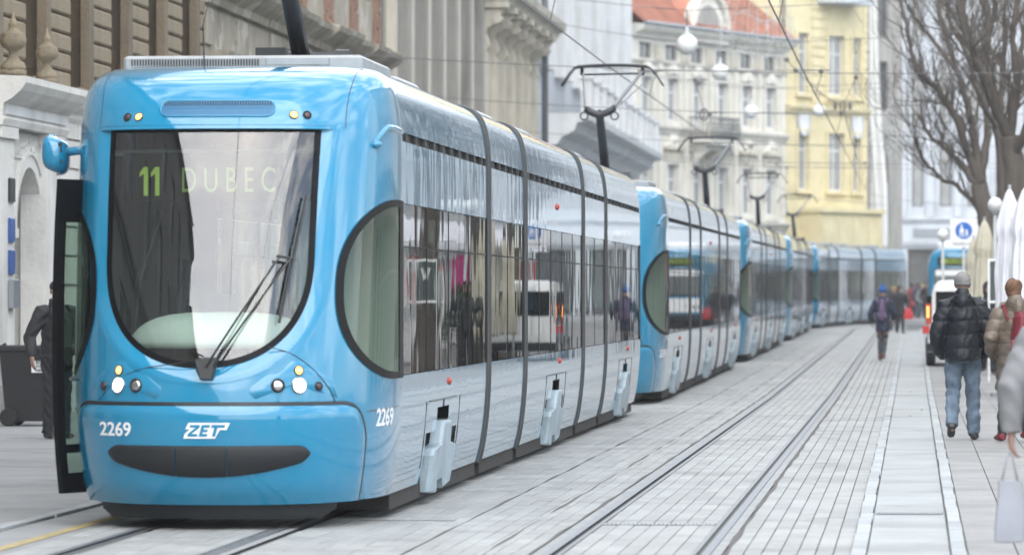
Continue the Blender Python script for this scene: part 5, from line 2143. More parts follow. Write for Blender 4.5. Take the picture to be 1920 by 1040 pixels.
plain_house('shop_building', RX, 92, 140, -1, 18, 'pl_worn', 'worn grey-beige shop building on the right, beyond the bare trees')
plain_house('shop_building', RX, 140, 196, -1, 16, 'pl_pale', 'pale shop building on the right, before the square')
plain_house('corner_house', XA, 8, YA0, 1, 13.5, 'pl_grey', 'tall sooty house on the left, before the stone portal building')
plain_house('corner_house', XA, -60, 8, 1, 11, 'st_brown', 'tall brown stone house on the left, behind the photographer')
# ================================================================== STREET FURNITURE, TREES, WIRES
M['bark'] = simple('plane_tree_bark', (0.095, 0.082, 0.07), 0.95, var=0.5, vscale=3, bump=0.8, bscale=14, stretch=(1, 1, .3))
M['twig'] = simple('bare_twig', (0.12, 0.105, 0.092), 0.95, var=0.4, vscale=2)
M['globe'] = simple('opal_globe', (0.75, 0.76, 0.75), 0.3)
M['pole'] = simple('pale_grey_pole', (0.42, 0.44, 0.45), 0.5)
M['umb_white'] = simple('white_parasol_cloth', (0.66, 0.67, 0.72), 0.85, var=0.1, vscale=3)
M['umb_beige'] = simple('beige_parasol_cloth', (0.52, 0.49, 0.39), 0.85, var=0.12, vscale=3)
M['sign_white'] = simple('sign_white', (0.74, 0.75, 0.75), 0.4)
M['sign_blue'] = simple('sign_blue', (0.015, 0.13, 0.48), 0.4)
M['ink'] = simple('black_print', (0.02, 0.02, 0.022), 0.5)
M['van_white'] = paint('van_white_paint', (0.68, 0.69, 0.69))
M['bin'] = simple('dark_plastic_bin', (0.012, 0.0125, 0.014), 0.5, var=0.2, vscale=4)
M['tyre'] = simple('tyre_rubber', (0.015, 0.015, 0.015), 0.8)
M['red'] = simple('red_plastic', (0.50, 0.025, 0.025), 0.4)
M['board'] = simple('chalkboard', (0.045, 0.06, 0.06), 0.6)
M['tail_lit'] = emitter('tail_lamp_lit', (1.0, 0.35, 0.08), 1.2)
M['lightwire'] = simple('light_chain_wire', (0.50, 0.52, 0.52), 0.5)

# ---- bare trees
def tree(label, Y, trunk, limbs, r0, seed):
    rg = random.Random(seed)
    bx = at(*trunk[0], Y)[0]
    root = empty('bare_tree', (bx, Y, gz(Y)))
    tag(root, label, 'tree', 'bare trees along the pavement')
    def W(p, dy=0.0):
        X, Z = at(p[0], p[1], Y + dy)
        return Vector((X - bx, dy, Z - gz(Y)))
    def smooth_path(pts, n=5, jit=.03):
        out = []
        for i in range(len(pts) - 1):
            p0, p1, p2, p3 = pts[max(i - 1, 0)], pts[i], pts[i + 1], pts[min(i + 2, len(pts) - 1)]
            for k in range(n):
                t = k / n
                q = 0.5 * ((2 * p1) + (p2 - p0) * t + (2 * p0 - 5 * p1 + 4 * p2 - p3) * t * t + (-p0 + 3 * p1 - 3 * p2 + p3) * t ** 3)
                out.append(q + Vector((rg.uniform(-jit, jit), rg.uniform(-jit, jit), rg.uniform(-jit, jit))))
        out.append(pts[-1])
        return out
    tw = MB()
    def twig(p, d, L_, r, lvl):
        n = 5
        pts = [p]
        dd = d.normalized()
        for i in range(n):
            dd = (dd + Vector((rg.uniform(-.28, .28), rg.uniform(-.28, .28), rg.uniform(-.10, .30)))).normalized()
            pts.append(pts[-1] + dd * (L_ / n))
        tw.tube(pts, [r * (1 - .72 * i / n) for i in range(n + 1)], 5 if lvl < 2 else 4, cap=False)
        if lvl < 3:
            for k in range(rg.randint(2, 4) if lvl < 2 else rg.randint(1, 3)):
                i = rg.randint(1, n)
                ax = Vector((rg.uniform(-1, 1), rg.uniform(-1, 1), rg.uniform(-.2, .8)))
                nd = (dd + ax * .85).normalized()
                twig(pts[i], nd, L_ * rg.uniform(.5, .75), max(r * (1 - .6 * i / n) * .62, .006), lvl + 1)
    pts = [Vector((0, 0, -.1))] + [W(p) for p in trunk[1:]]
    path = smooth_path(pts, 6, .02)
    n = len(path) - 1
    mb = MB().tube(path, [r0 * (1.25 if i == 0 else 1) * (1 - .30 * i / n) for i in range(n + 1)], 12)
    mb.build('trunk', M['bark'], root, smooth=True)
    for li, (lp, rr) in enumerate(limbs):
        dys = [0]
        for _ in lp[1:]:
            dys.append(dys[-1] + rg.uniform(-.5, .5))
        pp = [W(p, dys[i] if i else 0) for i, p in enumerate(lp)]
        path = smooth_path(pp, 6, .025)
        n = len(path) - 1
        rr = rr * .74
        rad = [rr * (1 - .70 * i / n) + (rr * .18 * rg.random()) for i in range(n + 1)]
        MB().tube(path, rad, 8).build('limb', M['bark'], root, smooth=True)
        for i in range(3, n + 1):
            for _ in range(rg.choice((1, 1, 1, 2))):
                t = (path[i] - path[i - 1]).normalized()
                ax = Vector((rg.uniform(-1, 1), rg.uniform(-1, 1), rg.uniform(-.1, .9)))
                twig(path[i], (t * .7 + ax).normalized(), rg.uniform(.6, 1.5), max(rad[i] * .34, .009), 1)
    o = tw.build('twigs', M['twig'], root, smooth=True, fix=False)
    o['kind'] = 'stuff'
    return root
tree('bare tree with the most leftward-leaning limbs, behind the pedestrian sign', 100,
     [(1872, 640), (1864, 500), (1850, 410), (1836, 345)],
     [([(1840, 360), (1795, 300), (1748, 258), (1722, 215)], .10),
      ([(1836, 350), (1800, 240), (1760, 170), (1718, 128), (1702, 60), (1684, -20)], .12),
      ([(1838, 348), (1822, 230), (1800, 150), (1772, 60), (1752, -30)], .12),
      ([(1840, 350), (1850, 240), (1842, 140), (1852, 50), (1840, -40)], .12),
      ([(1852, 415), (1802, 355), (1762, 332), (1727, 292), (1714, 255)], .075),
      ([(1800, 240), (1775, 200), (1740, 190), (1712, 190)], .05),
      ([(1822, 230), (1790, 130), (1735, 60), (1700, 5), (1690, -40)], .07)], .27, 5)
tree('bare tree with a straight trunk just right of the leaning one', 92,
     [(1888, 640), (1886, 420), (1882, 310), (1872, 220)],
     [([(1873, 230), (1855, 130), (1820, 70), (1800, -30)], .10),
      ([(1873, 230), (1880, 130), (1885, 40), (1880, -40)], .10),
      ([(1876, 250), (1840, 190), (1812, 100), (1780, 40), (1770, -20)], .08),
      ([(1880, 300), (1905, 200), (1915, 100), (1925, 0)], .09)], .20, 8)
tree('bare tree at the right edge of the picture above the white parasols', 84,
     [(1912, 660), (1908, 420), (1904, 330), (1893, 255)],
     [([(1894, 265), (1860, 180), (1830, 110), (1805, 50), (1795, -30)], .14),
      ([(1894, 262), (1905, 150), (1900, 60), (1910, -30)], .13),
      ([(1860, 180), (1850, 90), (1865, 20), (1860, -40)], .08),
      ([(1900, 300), (1935, 200), (1950, 80), (1945, -20)], .12)], .27, 12)

# ---- folded parasols
def FO(a, t, ph):
    return .34 * (abs(math.sin(4 * a + ph + 1.2 * math.sin(3 * t))) ** .6 - .6) + .09 * math.sin(13 * a + 5 * t) + .05 * math.sin(21 * t + 3 * a)
def parasol(label, x_, Y, ztop, zbot, w, mat, seed, spots=False):
    rg = random.Random(seed)
    root = empty('folded_parasol', (x_, Y, gz(Y)))
    tag(root, label, 'parasol', 'folded cafe parasols')
    mb = MB()
    rows = []
    n = 72
    ph = rg.random() * 6
    prf = [(0, .03), (.04, .30), (.12, .60), (.22, .86), (.27, .95), (.30, .80), (.40, .88), (.6, 1.0), (.8, .96), (.94, .80), (1, .70)]
    for i in range(30):
        t = i / 29
        r = w * float(np.interp(t, [p[0] for p in prf], [p[1] for p in prf]))
        z = ztop - (ztop - zbot) * t
        rows.append([(r * (1 + FO(a, t, ph)) * math.cos(a), r * (1 + FO(a, t, ph)) * math.sin(a), z + .012 * math.sin(5 * a)) for a in [2 * PI * k / n for k in range(n)]])
    mb.loft(rows, True, True)
    cv = mb.build('canopy', M[mat], root, smooth=True)
    MB().tube([(0, 0, 0), (0, 0, ztop + .05)], .025, 8).build('pole', M['pole'], root)
    MB().cbox(-.3, .3, -.3, .3, 0, .08, .02).build('base', M['metal_grey'], root)
    if spots:
        for k in range(9):
            a = rg.uniform(-2.6, -.4)
            z = rg.uniform(zbot + .4, zbot + 1.1)
            q = MB().lathe([(.03, 0), (.028, .006), (.01, .007)], n=6, axis='y')
            q.map(lambda x, y, z2: (x * rg.uniform(.6, 1.3) + w * 1.12 * math.cos(a), w * 1.16 * math.sin(a) - y, z2 + z))
            q.build('red_print', M['red'], root)
    return root
parasol('left of the two white folded parasols at the right edge of the picture', at(1893, 400, 70)[0], 70, 3.32, .75, .205, 'umb_white', 2)
parasol('right-hand white folded parasol with red print, cut by the picture edge', at(1924, 400, 68)[0], 68, 3.30, .70, .225, 'umb_white', 3, True)
parasol('beige folded parasol in front of the leaning tree trunk', at(1846, 450, 90)[0], 90, 3.1, .7, .20, 'umb_beige', 4)
parasol('beige folded parasol half behind the pedestrian zone sign', at(1826, 450, 93)[0], 93, 2.75, .7, .17, 'umb_beige', 6)

# ---- pedestrian zone sign
sx_, sz_ = at(1807, 437, 97)
root = empty('traffic_sign', (sx_, 97, gz(97)))
tag(root, 'white square pedestrian zone sign with a blue disc on a grey pole', 'sign')
zz = sz_ - gz(97)
MB().cbox(-.30, .30, -.012, .012, -.31, .31, .004).map(lambda x, y, z: (x, y, z + zz)).build('sign_plate', M['sign_white'], root)
MB().lathe([(.185, -.0165), (.185, -.0125)], n=40, axis='y').map(lambda x, y, z: (x, y, z + zz + .055)).build('blue_disc', M['sign_blue'], root)
for cx_, hh, nm in ((-.045, .27, 'adult_pictogram'), (.065, .17, 'child_pictogram')):
    q = MB()
    zb = zz + .055 - .14
    k = hh / .27
    q.lathe([(.026 * (k ** .5), -.021), (.026 * (k ** .5), -.0172)], n=14, axis='y').map(lambda x, y, z: (x + cx_, y, z + zb + hh - .025))
    q.extrude([(cx_ - .03 * k, zb + hh * .78), (cx_ + .03 * k, zb + hh * .78), (cx_ + .055 * k, zb + hh * .36), (cx_ - .055 * k, zb + hh * .36)], -.0208, -.0172)
    q.extrude([(cx_ - .036 * k, zb + hh * .355), (cx_ - .010 * k, zb + hh * .355), (cx_ - .022 * k, zb), (cx_ - .05 * k, zb)], -.0206, -.0172)
    q.extrude([(cx_ + .010 * k, zb + hh * .355), (cx_ + .036 * k, zb + hh * .355), (cx_ + .05 * k, zb), (cx_ + .02 * k, zb)], -.0206, -.0172)
    q.build(nm, M['sign_white'], root)
q = MB().tube([(-.005, -.0195, zz + .08), (.045, -.0195, zz + .06)], .008, 5)
q.build('held_hands', M['sign_white'], root)
me = text_mesh('Pješačka zona', .086, .001)
put_text('sign_text', me, M['ink'], Matrix.Translation((0, -.015, zz - .235)) @ Matrix.Rotation(PI / 2, 4, 'X'), root)
MB().tube([(0, .04, 0), (0, .04, zz + .28)], .03, 10).build('sign_pole', M['pole'], root, smooth=True)

# ---- globe lamps on posts
def lamp_post(label, px_, py_, Y, d):
    X, Z = at(px_, py_, Y)
    h = Z - gz(Y)
    root = empty('globe_lamp', (X, Y, gz(Y)))
    tag(root, label, 'lamp', 'globe lamps')
    MB().lathe([(.06, h - d * .62), (d * .26, h - d * .50), (d * .22, h - d * .46)], n=14).build('collar', M['pole'], root)
    MB().ell((0, 0, h), (d / 2, d / 2, d / 2), 20, 14).build('globe', M['globe'], root, smooth=True)
    MB().tube([(0, 0, 0), (0, 0, .8), (0, 0, h - d * .5)], [.07, .045, .04], 10).build('post', M['pole'], root, smooth=True)
lamp_post('white globe lamp on a post left of the pedestrian sign', 1768, 440, 120, .30)
lamp_post('white globe lamp between the tree trunks and the white parasols', 1866, 384, 88, .30)

# ---- globes hung over the street
def hung_lamp(label, px_, py_, Y, d):
    X, Z = at(px_, py_, Y)
    root = empty('hanging_globe_lamp', (X, Y, Z))
    tag(root, label, 'lamp', 'globe lamps hung over the street')
    MB().ell((0, 0, 0), (d / 2, d / 2, d * .48), 22, 16).build('globe', M['globe'], root, smooth=True)
    MB().lathe([(d * .44, d * .16), (d * .40, d * .26), (d * .24, d * .46), (d * .10, d * .58), (d * .06, d * .85), (d * .02, d * .86)], n=20).build('shade', M['pole'], root, smooth=True)
    MB().tube([(0, 0, d * .8), (0, 0, d * 1.6)], d * .035, 6).build('hanger', M['wire'], root)
    return X, Z + d * 1.6
HL = [hung_lamp('largest hanging globe lamp, in front of the red roof', 1288, 84, 102, .50), hung_lamp('hanging globe lamp below the arched dormer, second largest', 1350, 136, 128, .50),
      hung_lamp('hanging globe lamp before the cream facade near the yellow building', 1408, 210, 152, .50), hung_lamp('hanging globe lamp in front of the yellow building', 1536, 208, 164, .46)]

# ---- overhead line
def wire_obj(name, pts, r, label, cat='wire', n=5):
    mb = MB().tube(pts, r, n)
    return tag(mb.build(name, M['wire'], None, smooth=True, fix=False), label, cat, 'overhead line')
WZ = 5.24
def sagging(a, b, sag, n=12):
    a, b = Vector(a), Vector(b)
    return [a.lerp(b, i / n) + Vector((0, 0, -sag * 4 * (i / n) * (1 - i / n))) for i in range(n + 1)]
cw = [(TX + bend(y), y, WZ + gz(y)) for y in range(-20, 205, 5)]
wire_obj('contact_wire', cw, .011, 'contact wire running over the line of trams')
cw = [(RT + bend(y), y, WZ + gz(y)) for y in range(-20, 205, 5)]
wire_obj('contact_wire', cw, .012, 'contact wire over the empty right-hand track')
SPAN = [(58, 5.75), (80, 5.6), (102, 5.75), (128, 5.9), (152, 6.1), (164, 6.3)]
for i, (y, z) in enumerate(SPAN):
    nm = ['nearest', 'second', 'third', 'fourth', 'fifth', 'farthest'][i]
    wire_obj('span_wire', sagging((XA, y, z + .55), (RX, y, z + .45), .45, 16), .008, nm + ' cross-span wire strung from house to house over the street', n=4)
    mb = MB()
    zc = z + .1
    for xc in (TX, RT):
        mb.tube([(xc + bend(y), y, WZ + gz(y)), (xc + bend(y) + .12, y + .1, zc)], .007, 4)
        mb.tube([(xc + bend(y) - .22, y, zc + .02), (xc + bend(y) + .25, y, zc + .02)], .014, 5).ell((xc + bend(y) + .1, y, zc), (.05, .05, .05), 8, 6)
    mb.tube([(TX + .1, y, zc + .02), (RT - .1, y, zc + .02)], .006, 4)
    tag(mb.build('wire_hanger', M['wire'], None, fix=False), nm + ' pair of wire hangers clamped to the contact wires', 'hanger', 'overhead line')
for i, (X, Z) in enumerate(HL):
    y = (102, 128, 152, 164)[i]
    wire_obj('lamp_wire', sagging((XA, y - .02, Z + .9), (X, y, Z), .1, 8) + sagging((X, y, Z), (RX, y + .02, Z + 1.1), .15, 10)[1:], .009, ('first', 'second', 'third', 'fourth')[i] + ' lamp wire across the street, holding a globe', n=4)
# feeder loop between the two contact wires beyond the yellow building
px0 = at(1580, 200, 118)
mb = MB()
mb.tube([(at(1475, 112, 112)[0], 112, at(1475, 112, 112)[1]), (at(1492, 132, 114)[0], 114, at(1492, 132, 114)[1]), (at(1545, 180, 116)[0], 116, at(1545, 180, 116)[1]), (px0[0], 118, px0[1]), (at(1592, 245, 118)[0], 118, at(1592, 245, 118)[1]), (at(1608, 300, 118)[0], 118, at(1608, 300, 118)[1])], .014, 5)
cx_, cz_ = at(1580, 200, 118)
mb.tube([(cx_ + .07 * math.cos(a), 118, cz_ + .14 * math.sin(a)) for a in [2 * PI * k / 16 for k in range(16)]], .022, 5, closed=True)
mb.tube([(cx_, 118, cz_), (at(1605, 145, 118)[0], 118, at(1605, 145, 118)[1])], .01, 4)
for q_ in ((1475, 112, 112), (1492, 132, 114), (1605, 145, 118)):
    X, Z = at(*q_)
    mb.ell((X, q_[2], Z), (.07, .07, .06), 8, 6)
for dx in (-.2, .2):
    mb.ell((cx_ + dx, 118, cz_ + .02), (.05, .05, .12), 8, 6)
tag(mb.build('feeder_cable', M['wire'], None, fix=False), 'looped feeder cable with insulators hanging before the yellow building', 'cable')
cx_, cz_ = at(1320, 215, 100.5)
mb = MB()
mb.tube([(cx_ + .09 * math.cos(a), 100.5, cz_ + .13 * math.sin(a)) for a in [2 * PI * k / 16 for k in range(16)]], .022, 5, closed=True)
mb.tube([(cx_ - .04 + .05 * math.cos(a), 100.4, cz_ + .11 * math.sin(a)) for a in [2 * PI * k / 16 for k in range(16)]], .016, 5, closed=True)
mb.tube([(cx_, 100.5, cz_ + .13), (at(1303, 150, 100.5)[0], 100.5, at(1303, 150, 100.5)[1])], .008, 4)
X, Z = at(1303, 150, 100.5)
mb.tube([(X - .18, 100.5, Z), (X + .3, 100.5, Z)], .014, 5).ell((X, 100.5, Z), (.06, .05, .04), 8, 6)
tag(mb.build('feeder_cable', M['wire'], None, fix=False), 'small looped cable hanging above the third tram', 'cable')
# nets of unlit festive lights
def light_net(label, px_, py_top, py_bot, Y, w, seed):
    rg = random.Random(seed)
    X, Zt = at(px_, py_top, Y)
    Zb = at(px_, py_bot, Y)[1]
    mb = MB()
    for k in range(26):
        a = 2 * PI * k / 26 + rg.uniform(-.1, .1)
        q = rg.uniform(.75, 1.0)
        pts = [(X, Y, Zt)]
        for i in range(1, 9):
            t = i / 8
            pts.append((X + w * q * math.sin(t * PI / 2) * math.cos(a), Y + w * q * math.sin(t * PI / 2) * math.sin(a), Zt - (Zt - Zb) * t ** 1.4 * q))
        pts.append((pts[-1][0] * .6 + X * .4, pts[-1][1] * .6 + Y * .4, Zb - .15 * rg.random()))
        mb.tube(pts, .006, 3, cap=False)
    for k in range(60):
        a, q, t = rg.uniform(0, 6.28), rg.uniform(.4, 1), rg.uniform(.5, 1)
        p = Vector((X + w * q * math.cos(a), Y + w * q * math.sin(a), Zt - (Zt - Zb) * t))
        mb.tube([p, p + Vector((rg.uniform(-.35, .35), rg.uniform(-.3, .3), rg.uniform(-.12, .12))), p + Vector((rg.uniform(-.5, .5), rg.uniform(-.3, .3), rg.uniform(-.2, .1)))], .006, 3, cap=False)
    tag(mb.build('festive_light_net', M['lightwire'], None, fix=False), label, 'decoration', 'unlit festive light nets over the street')
light_net('net of unlit festive lights hanging in front of the red roof', 1418, -60, 105, 110, 1.05, 1)
light_net('net of unlit festive lights hanging right of the white banner', 1690, 175, 285, 125, .70, 2)

# ---- white van, seen from behind
def van():
    Y0 = 94.0
    X0 = .30
    root = empty('white_van', (X0, Y0, gz(Y0)))
    tag(root, 'white van parked on the right, mostly hidden by the man in the black jacket', 'van')
    W_, L_, H_v = 1.80, 4.3, 1.86
    mb = MB()
    pr = [(0.0, .32), (-.0, .55), (.02, .95), (.05, 1.3), (.10, 1.6), (.16, 1.76), (.26, 1.84), (.5, 1.86)]
    rings = []
    for y_, k, top in ((0, .97, 1.80), (.03, .99, 1.84), (.12, 1.0, 1.86), (2.6, 1.0, 1.86), (3.1, .99, 1.72), (3.5, .97, 1.15), (4.1, .95, .98), (4.3, .88, .75)):
        ring = []
        for i, z in pr:
            ring.append((W_ / 2 - (W_ / 2 - i) * k, y_, min(.32 + (z - .32) * (top - .32) / 1.54, 9)))
        full = ring + [(W_ - x, y, z) for x, y, z in ring[::-1]]
        rings.append(full)
    mb.loft(rings, True, True)
    mb.build('van_body', M['van_white'], root, smooth=True, angle=45)
    q = MB().cbox(.18, W_ - .18, -.02, .0, 1.1, 1.62, .004)
    q.build('rear_window', M['frit'], root)
    q = MB().cbox(-.012, .10, -.015, .10, .95, 1.52, .01)
    q.build('rear_pillar', M['frit'], root)
    for xs, nm in ((-.03, 0), (W_ - .09, 1)):
        q = MB().cbox(xs, xs + .12, -.022, .06, .92, 1.36, .015)
        o = q.build('tail_light', M['redlens'], root)
        MB().cbox(xs + .02, xs + .07, -.03, -.0225, 1.06, 1.30, .003).build('lit_bulb', M['tail_lit'], o)
    MB().cbox(.0, W_, -.08, .06, .34, .52, .03).build('rear_bumper', M['bumper'], root)
    MB().cbox(.62, 1.16, -.09, -.08, .56, .67, .003).build('number_plate', M['sign_white'], root)
    for yy in (.75, 3.45):
        for xs in (.08, W_ - .08):
            q = MB().lathe([(.12, -.10), (.28, -.10), (.32, -.06), (.32, .06), (.28, .10), (.12, .10)], n=24, axis='x').map(lambda x, y, z: (x + xs, y + yy, z + .32))
            o = q.build('wheel', M['tyre'], root, smooth=True, angle=40)
            MB().lathe([(.19, -.105), (.18, -.11), (.05, -.112), (.05, .112), (.18, .11), (.19, .105)], n=16, axis='x').map(lambda x, y, z: (x + xs, y + yy, z + .32)).build('rim', M['metal_grey'], o)
    q = MB().cbox(.1, W_ - .1, 2.75, 3.35, 1.2, 1.75, .02)
    MB().quad((-.001, 1.0, 1.12), (-.001, 2.6, 1.12), (.075, 2.6, 1.62), (.075, 1.0, 1.62)).build('side_window', M['frit'], root)
    MB().cbox(-.10, .05, -.06, .02, .72, .88, .01).build('reflector_block', M['red'], root)
van()
# ---- older tram facing the camera, behind the van
def old_tram():
    Y0 = 168.0
    X0 = at(1741, 500, Y0)[0] + 1.12
    root = empty('oncoming_tram', (X0, Y0, gz(Y0) + .02))
    tag(root, 'oncoming blue and white tram with a yellow route display, behind the white van', 'tram')
    mb = MB()
    rings = []
    base = [(-1.1, .35), (-1.1, 2.4), (-1.06, 2.75), (-.95, 2.95), (-.7, 3.05)]
    for y_, k in ((0, .90), (.06, .96), (.2, 1.0), (14, 1.0)):
        r = [(x * k, y_, .35 + (z - .35) * (1 - (1 - k) * .3)) for x, z in base]
        rings.append(r + [(-x, y, z) for x, y, z in r[::-1]])
    mb.loft(rings, True, True)
    mb.build('tram_body', M['blue'], root, smooth=True, angle=40)
    q = MB().cbox(-.92, .92, -.02, .0, 1.25, 2.30, .01)
    q.build('windscreen_frame', M['frit'], root)
    for a, b in ((-.88, -.03), (.03, .88)):
        q = MB().quad((a, -.024, 1.3), (b, -.024, 1.3), (b, -.024, 2.2), (a, -.024, 2.2))
        q.build('windscreen_pane', simple('old_tram_windscreen', (.12, .14, .14), .08), root)
    MB().cbox(-.86, .86, -.035, -.02, 2.02, 2.24, .005).build('sun_strip', M['sign_white'], root)
    q = MB().cbox(-.78, .78, -.05, .0, 2.40, 2.72, .01)
    o = q.build('route_display', M['frit'], root)
    me = text_mesh('1 BORONGAJ', .27, .002, offset=.004, sx=.86)
    me.materials.append(M['led'])
    me.transform(Matrix.Translation((0, -.055, 2.56)) @ Matrix.Rotation(PI / 2, 4, 'X'))
    link('display_text', me, o)
    MB().cbox(-.85, .85, -.012, .0, .62, 1.15, .01).build('white_band', M['sign_white'], root)
    for s in (-.7, .7):
        MB().lathe([(.11, -.03), (.1, -.04), (.02, -.05)], n=16, axis='y').map(lambda x, y, z: (x + s, y, z + .85)).build('headlight', M['chrome'], root)
    MB().cbox(-.9, .9, -.1, .1, .38, .55, .03).build('bumper', M['bumper'], root)
    MB().cbox(-.75, .75, .3, 2.2, 3.03, 3.32, .1).build('roof_box', M['sign_white'], root)
    MB().box(-.9, .9, .2, 13.5, .05, .36).build('underframe', M['under'], root)
old_tram()

# ---- framed menu board with a V
X, Z = at(1877, 530, 80)
root = empty('menu_board', (X, 80, gz(80)))
tag(root, 'white-framed dark menu board lettered V beside the folded parasols', 'board')
z0, z1 = 1.48, 2.20
MB().box(-.20, .20, -.01, .01, z0, z1).build('board_panel', M['board'], root)
for b in ((-.24, -.2, z0 - .04, z1 + .04), (.2, .24, z0 - .04, z1 + .04)):
    MB().cbox(b[0], b[1], -.025, .025, b[2], b[3], .005).build('frame_bar', M['sign_white'], root)
for b in ((z0 - .04, z0), (z1, z1 + .04)):
    MB().cbox(-.199, .199, -.023, .023, b[0], b[1], .005).build('frame_bar', M['sign_white'], root)
for xx in (-.22, .22):
    MB().tube([(xx, 0, 0), (xx, 0, z0 - .04)], .02, 8).build('leg', M['sign_white'], root)
me = text_mesh('V', .34, .002)
put_text('board_letter', me, M['sign_white'], Matrix.Translation((0.02, -.014, 1.95)) @ Matrix.Rotation(PI / 2, 4, 'X'), root)

# ---- wheelie bin at the left
X, Yb = at(56, 780, 53.0)[0], 53.0
root = empty('wheelie_bin', (X, Yb, .012))
tag(root, 'dark wheelie bin with a white sticker against the portal', 'bin')
mb = MB()
mb.loft([[(-.24, -.28, .06), (.26, -.28, .06), (.26, .26, .06), (-.24, .26, .06)], [(-.31, -.35, .92), (.31, -.35, .92), (.31, .33, .92), (-.31, .33, .92)]], True, True)
mb.build('bin_body', M['bin'], root)
MB().cbox(-.35, .33, -.38, .37, .921, .985, .02).build('lid', M['bin'], root)
MB().cbox(-.33, .31, -.36, .35, .88, .9195, .01).build('rim', M['bin'], root)
MB().tube([(-.36, -.3, 1.0), (-.42, -.3, .97), (-.42, .3, .97), (-.36, .3, 1.0)], .018, 6).build('handle', M['bin'], root)
for yy in (-.31, .24):
    q = MB().lathe([(.03, -.03), (.10, -.03), (.11, -.015), (.11, .015), (.10, .03), (.03, .03)], n=18, axis='y').map(lambda x, y, z: (x - .20, y + yy - .02, z + .11))
    q.build('wheel', M['tyre'], root, smooth=True, angle=40)
q = MB().quad((-.02 + .11, -.3405, .655), (.20 + .11, -.3405, .655), (.20 + .11, -.353, .80), (.09, -.353, .80))
q.v = [(x - .0, y - .003, z) for x, y, z in q.v]
st = q.build('sticker', M['sign_white'], root)
for i, (tx, sz) in enumerate((('BNE', .062), ('WAS', .050), ('HERE', .046))):
    me = text_mesh(tx, sz, .0005, offset=.0015)
    put_text('sticker_text', me, M['ink'], Matrix.Translation((.20, -.3565 + .004 * i, .777 - .048 * i)) @ Matrix.Rotation(PI / 2 + .09, 4, 'X'), st)

# ---- little things lying about: crumpled leaves and litter on the gutter
rg = random.Random(21)
for i in range(4):
    px_, py_ = rg.uniform(1700, 1735), rg.uniform(735, 800)
    Y = CAMH * FPX / (py_ - HY)
    q = MB().quad((-.02, 0, .004), (0, -.015, .012), (.025, 0, .006), (0, .02, .014))
    o = tag(q.build('fallen_leaf', M['twig']), 'small dry leaf lying on the gutter strip', 'leaf', 'fallen leaves on the gutter')
    o.location = (at(px_, py_, Y)[0], Y, .004 + gz(Y))
    o.rotation_euler.z = rg.uniform(0, 6)

# ---- market stalls on the right-hand pavement, outside the picture but mirrored in the tram's windows
GC = {'red': (.42, .03, .04), 'pink': (.55, .22, .26), 'white': (.62, .62, .62), 'magenta': (.50, .03, .20), 'grey': (.22, .23, .25), 'salmon': (.50, .18, .14)}
for k_, v_ in GC.items():
    M['g_' + k_] = cloth_ = simple(k_ + '_garment_cloth', v_, .9, var=.25, vscale=8)
def garment(x, y, z, col, w, h, label, seed):
    rg_ = random.Random(seed)
    rows = []
    for i in range(9):
        t = i / 8
        ww = w * (.42 if i == 0 else (1.0 if t < .35 else .72 + .10 * t))
        rows.append([(ww * .5 * s_, .03 * math.sin(s_ * 6 + seed + 2 * t), -h * t + (.05 * abs(s_) if i == 0 else 0)) for s_ in [-1 + k / 5 for k in range(11)]])
    mb = MB().loft(rows, False)
    mb.loft([[(a, b + .035, c) for a, b, c in r] for r in rows], False)
    mb.tube([(-.02, .015, .1), (0, .015, .14), (.02, .015, .1), (0, .015, .03)], .005, 4)
    o = tag(mb.build('hanging_garment', M['g_' + col], None, smooth=True, fix=False), label, 'garment', 'garments hung on the market stalls')
    o.location = (x, y, z)
def stall(x, y, label, cols, seed):
    root = empty('market_stall', (x, y, gz(y)))
    tag(root, label, 'stall', 'market stalls on the right-hand pavement')
    for a in (-1.1, 1.1):
        for b in (-.8, .8):
            MB().tube([(a, b, 0), (a, b, 2.7)], .03, 8).build('post', M['pole'], root)
    MB().loft([[(-1.4, -1.1, 2.7), (1.4, -1.1, 2.7), (1.4, 1.1, 2.7), (-1.4, 1.1, 2.7)], [(-.1, -.1, 3.35), (.1, -.1, 3.35), (.1, .1, 3.35), (-.1, .1, 3.35)]], True, True).build('canopy', M['umb_white'], root)
    MB().cbox(-1.1, 1.1, -.75, .3, .80, .86, .01).build('table_top', M['g_white'], root)
    MB().box(-1.08, 1.08, -.73, -.70, .1, .798).build('table_skirt', M['g_white'], root)
    MB().tube([(-1.1, -.82, 2.55), (1.1, -.82, 2.55)], .015, 6).build('hanging_rail', M['pole'], root)
    for i, c_ in enumerate(cols):
        garment(x - .95 + 1.9 * i / max(len(cols) - 1, 1), y - .85, gz(y) + 2.42, c_, .46, .95 + .2 * (i % 2), c_ + ' garment hung on the ' + label, seed + i)
stall(4.0, 95, 'market stall nearest the white van', ('grey', 'white', 'salmon', 'red'), 1)
stall(4.2, 103, 'market stall second from the white van', ('magenta', 'pink', 'red', 'white'), 11)
stall(4.4, 111, 'market stall in the middle of the row', ('salmon', 'grey', 'white', 'pink'), 21)
stall(4.6, 119, 'market stall second from the far end', ('grey', 'magenta', 'pink', 'white'), 31)
stall(4.9, 129, 'market stall at the far end of the row', ('red', 'grey', 'salmon', 'white'), 41)
M['leaf'] = simple('evergreen_leaf', (.045, .085, .035), .7, var=.4, vscale=6)
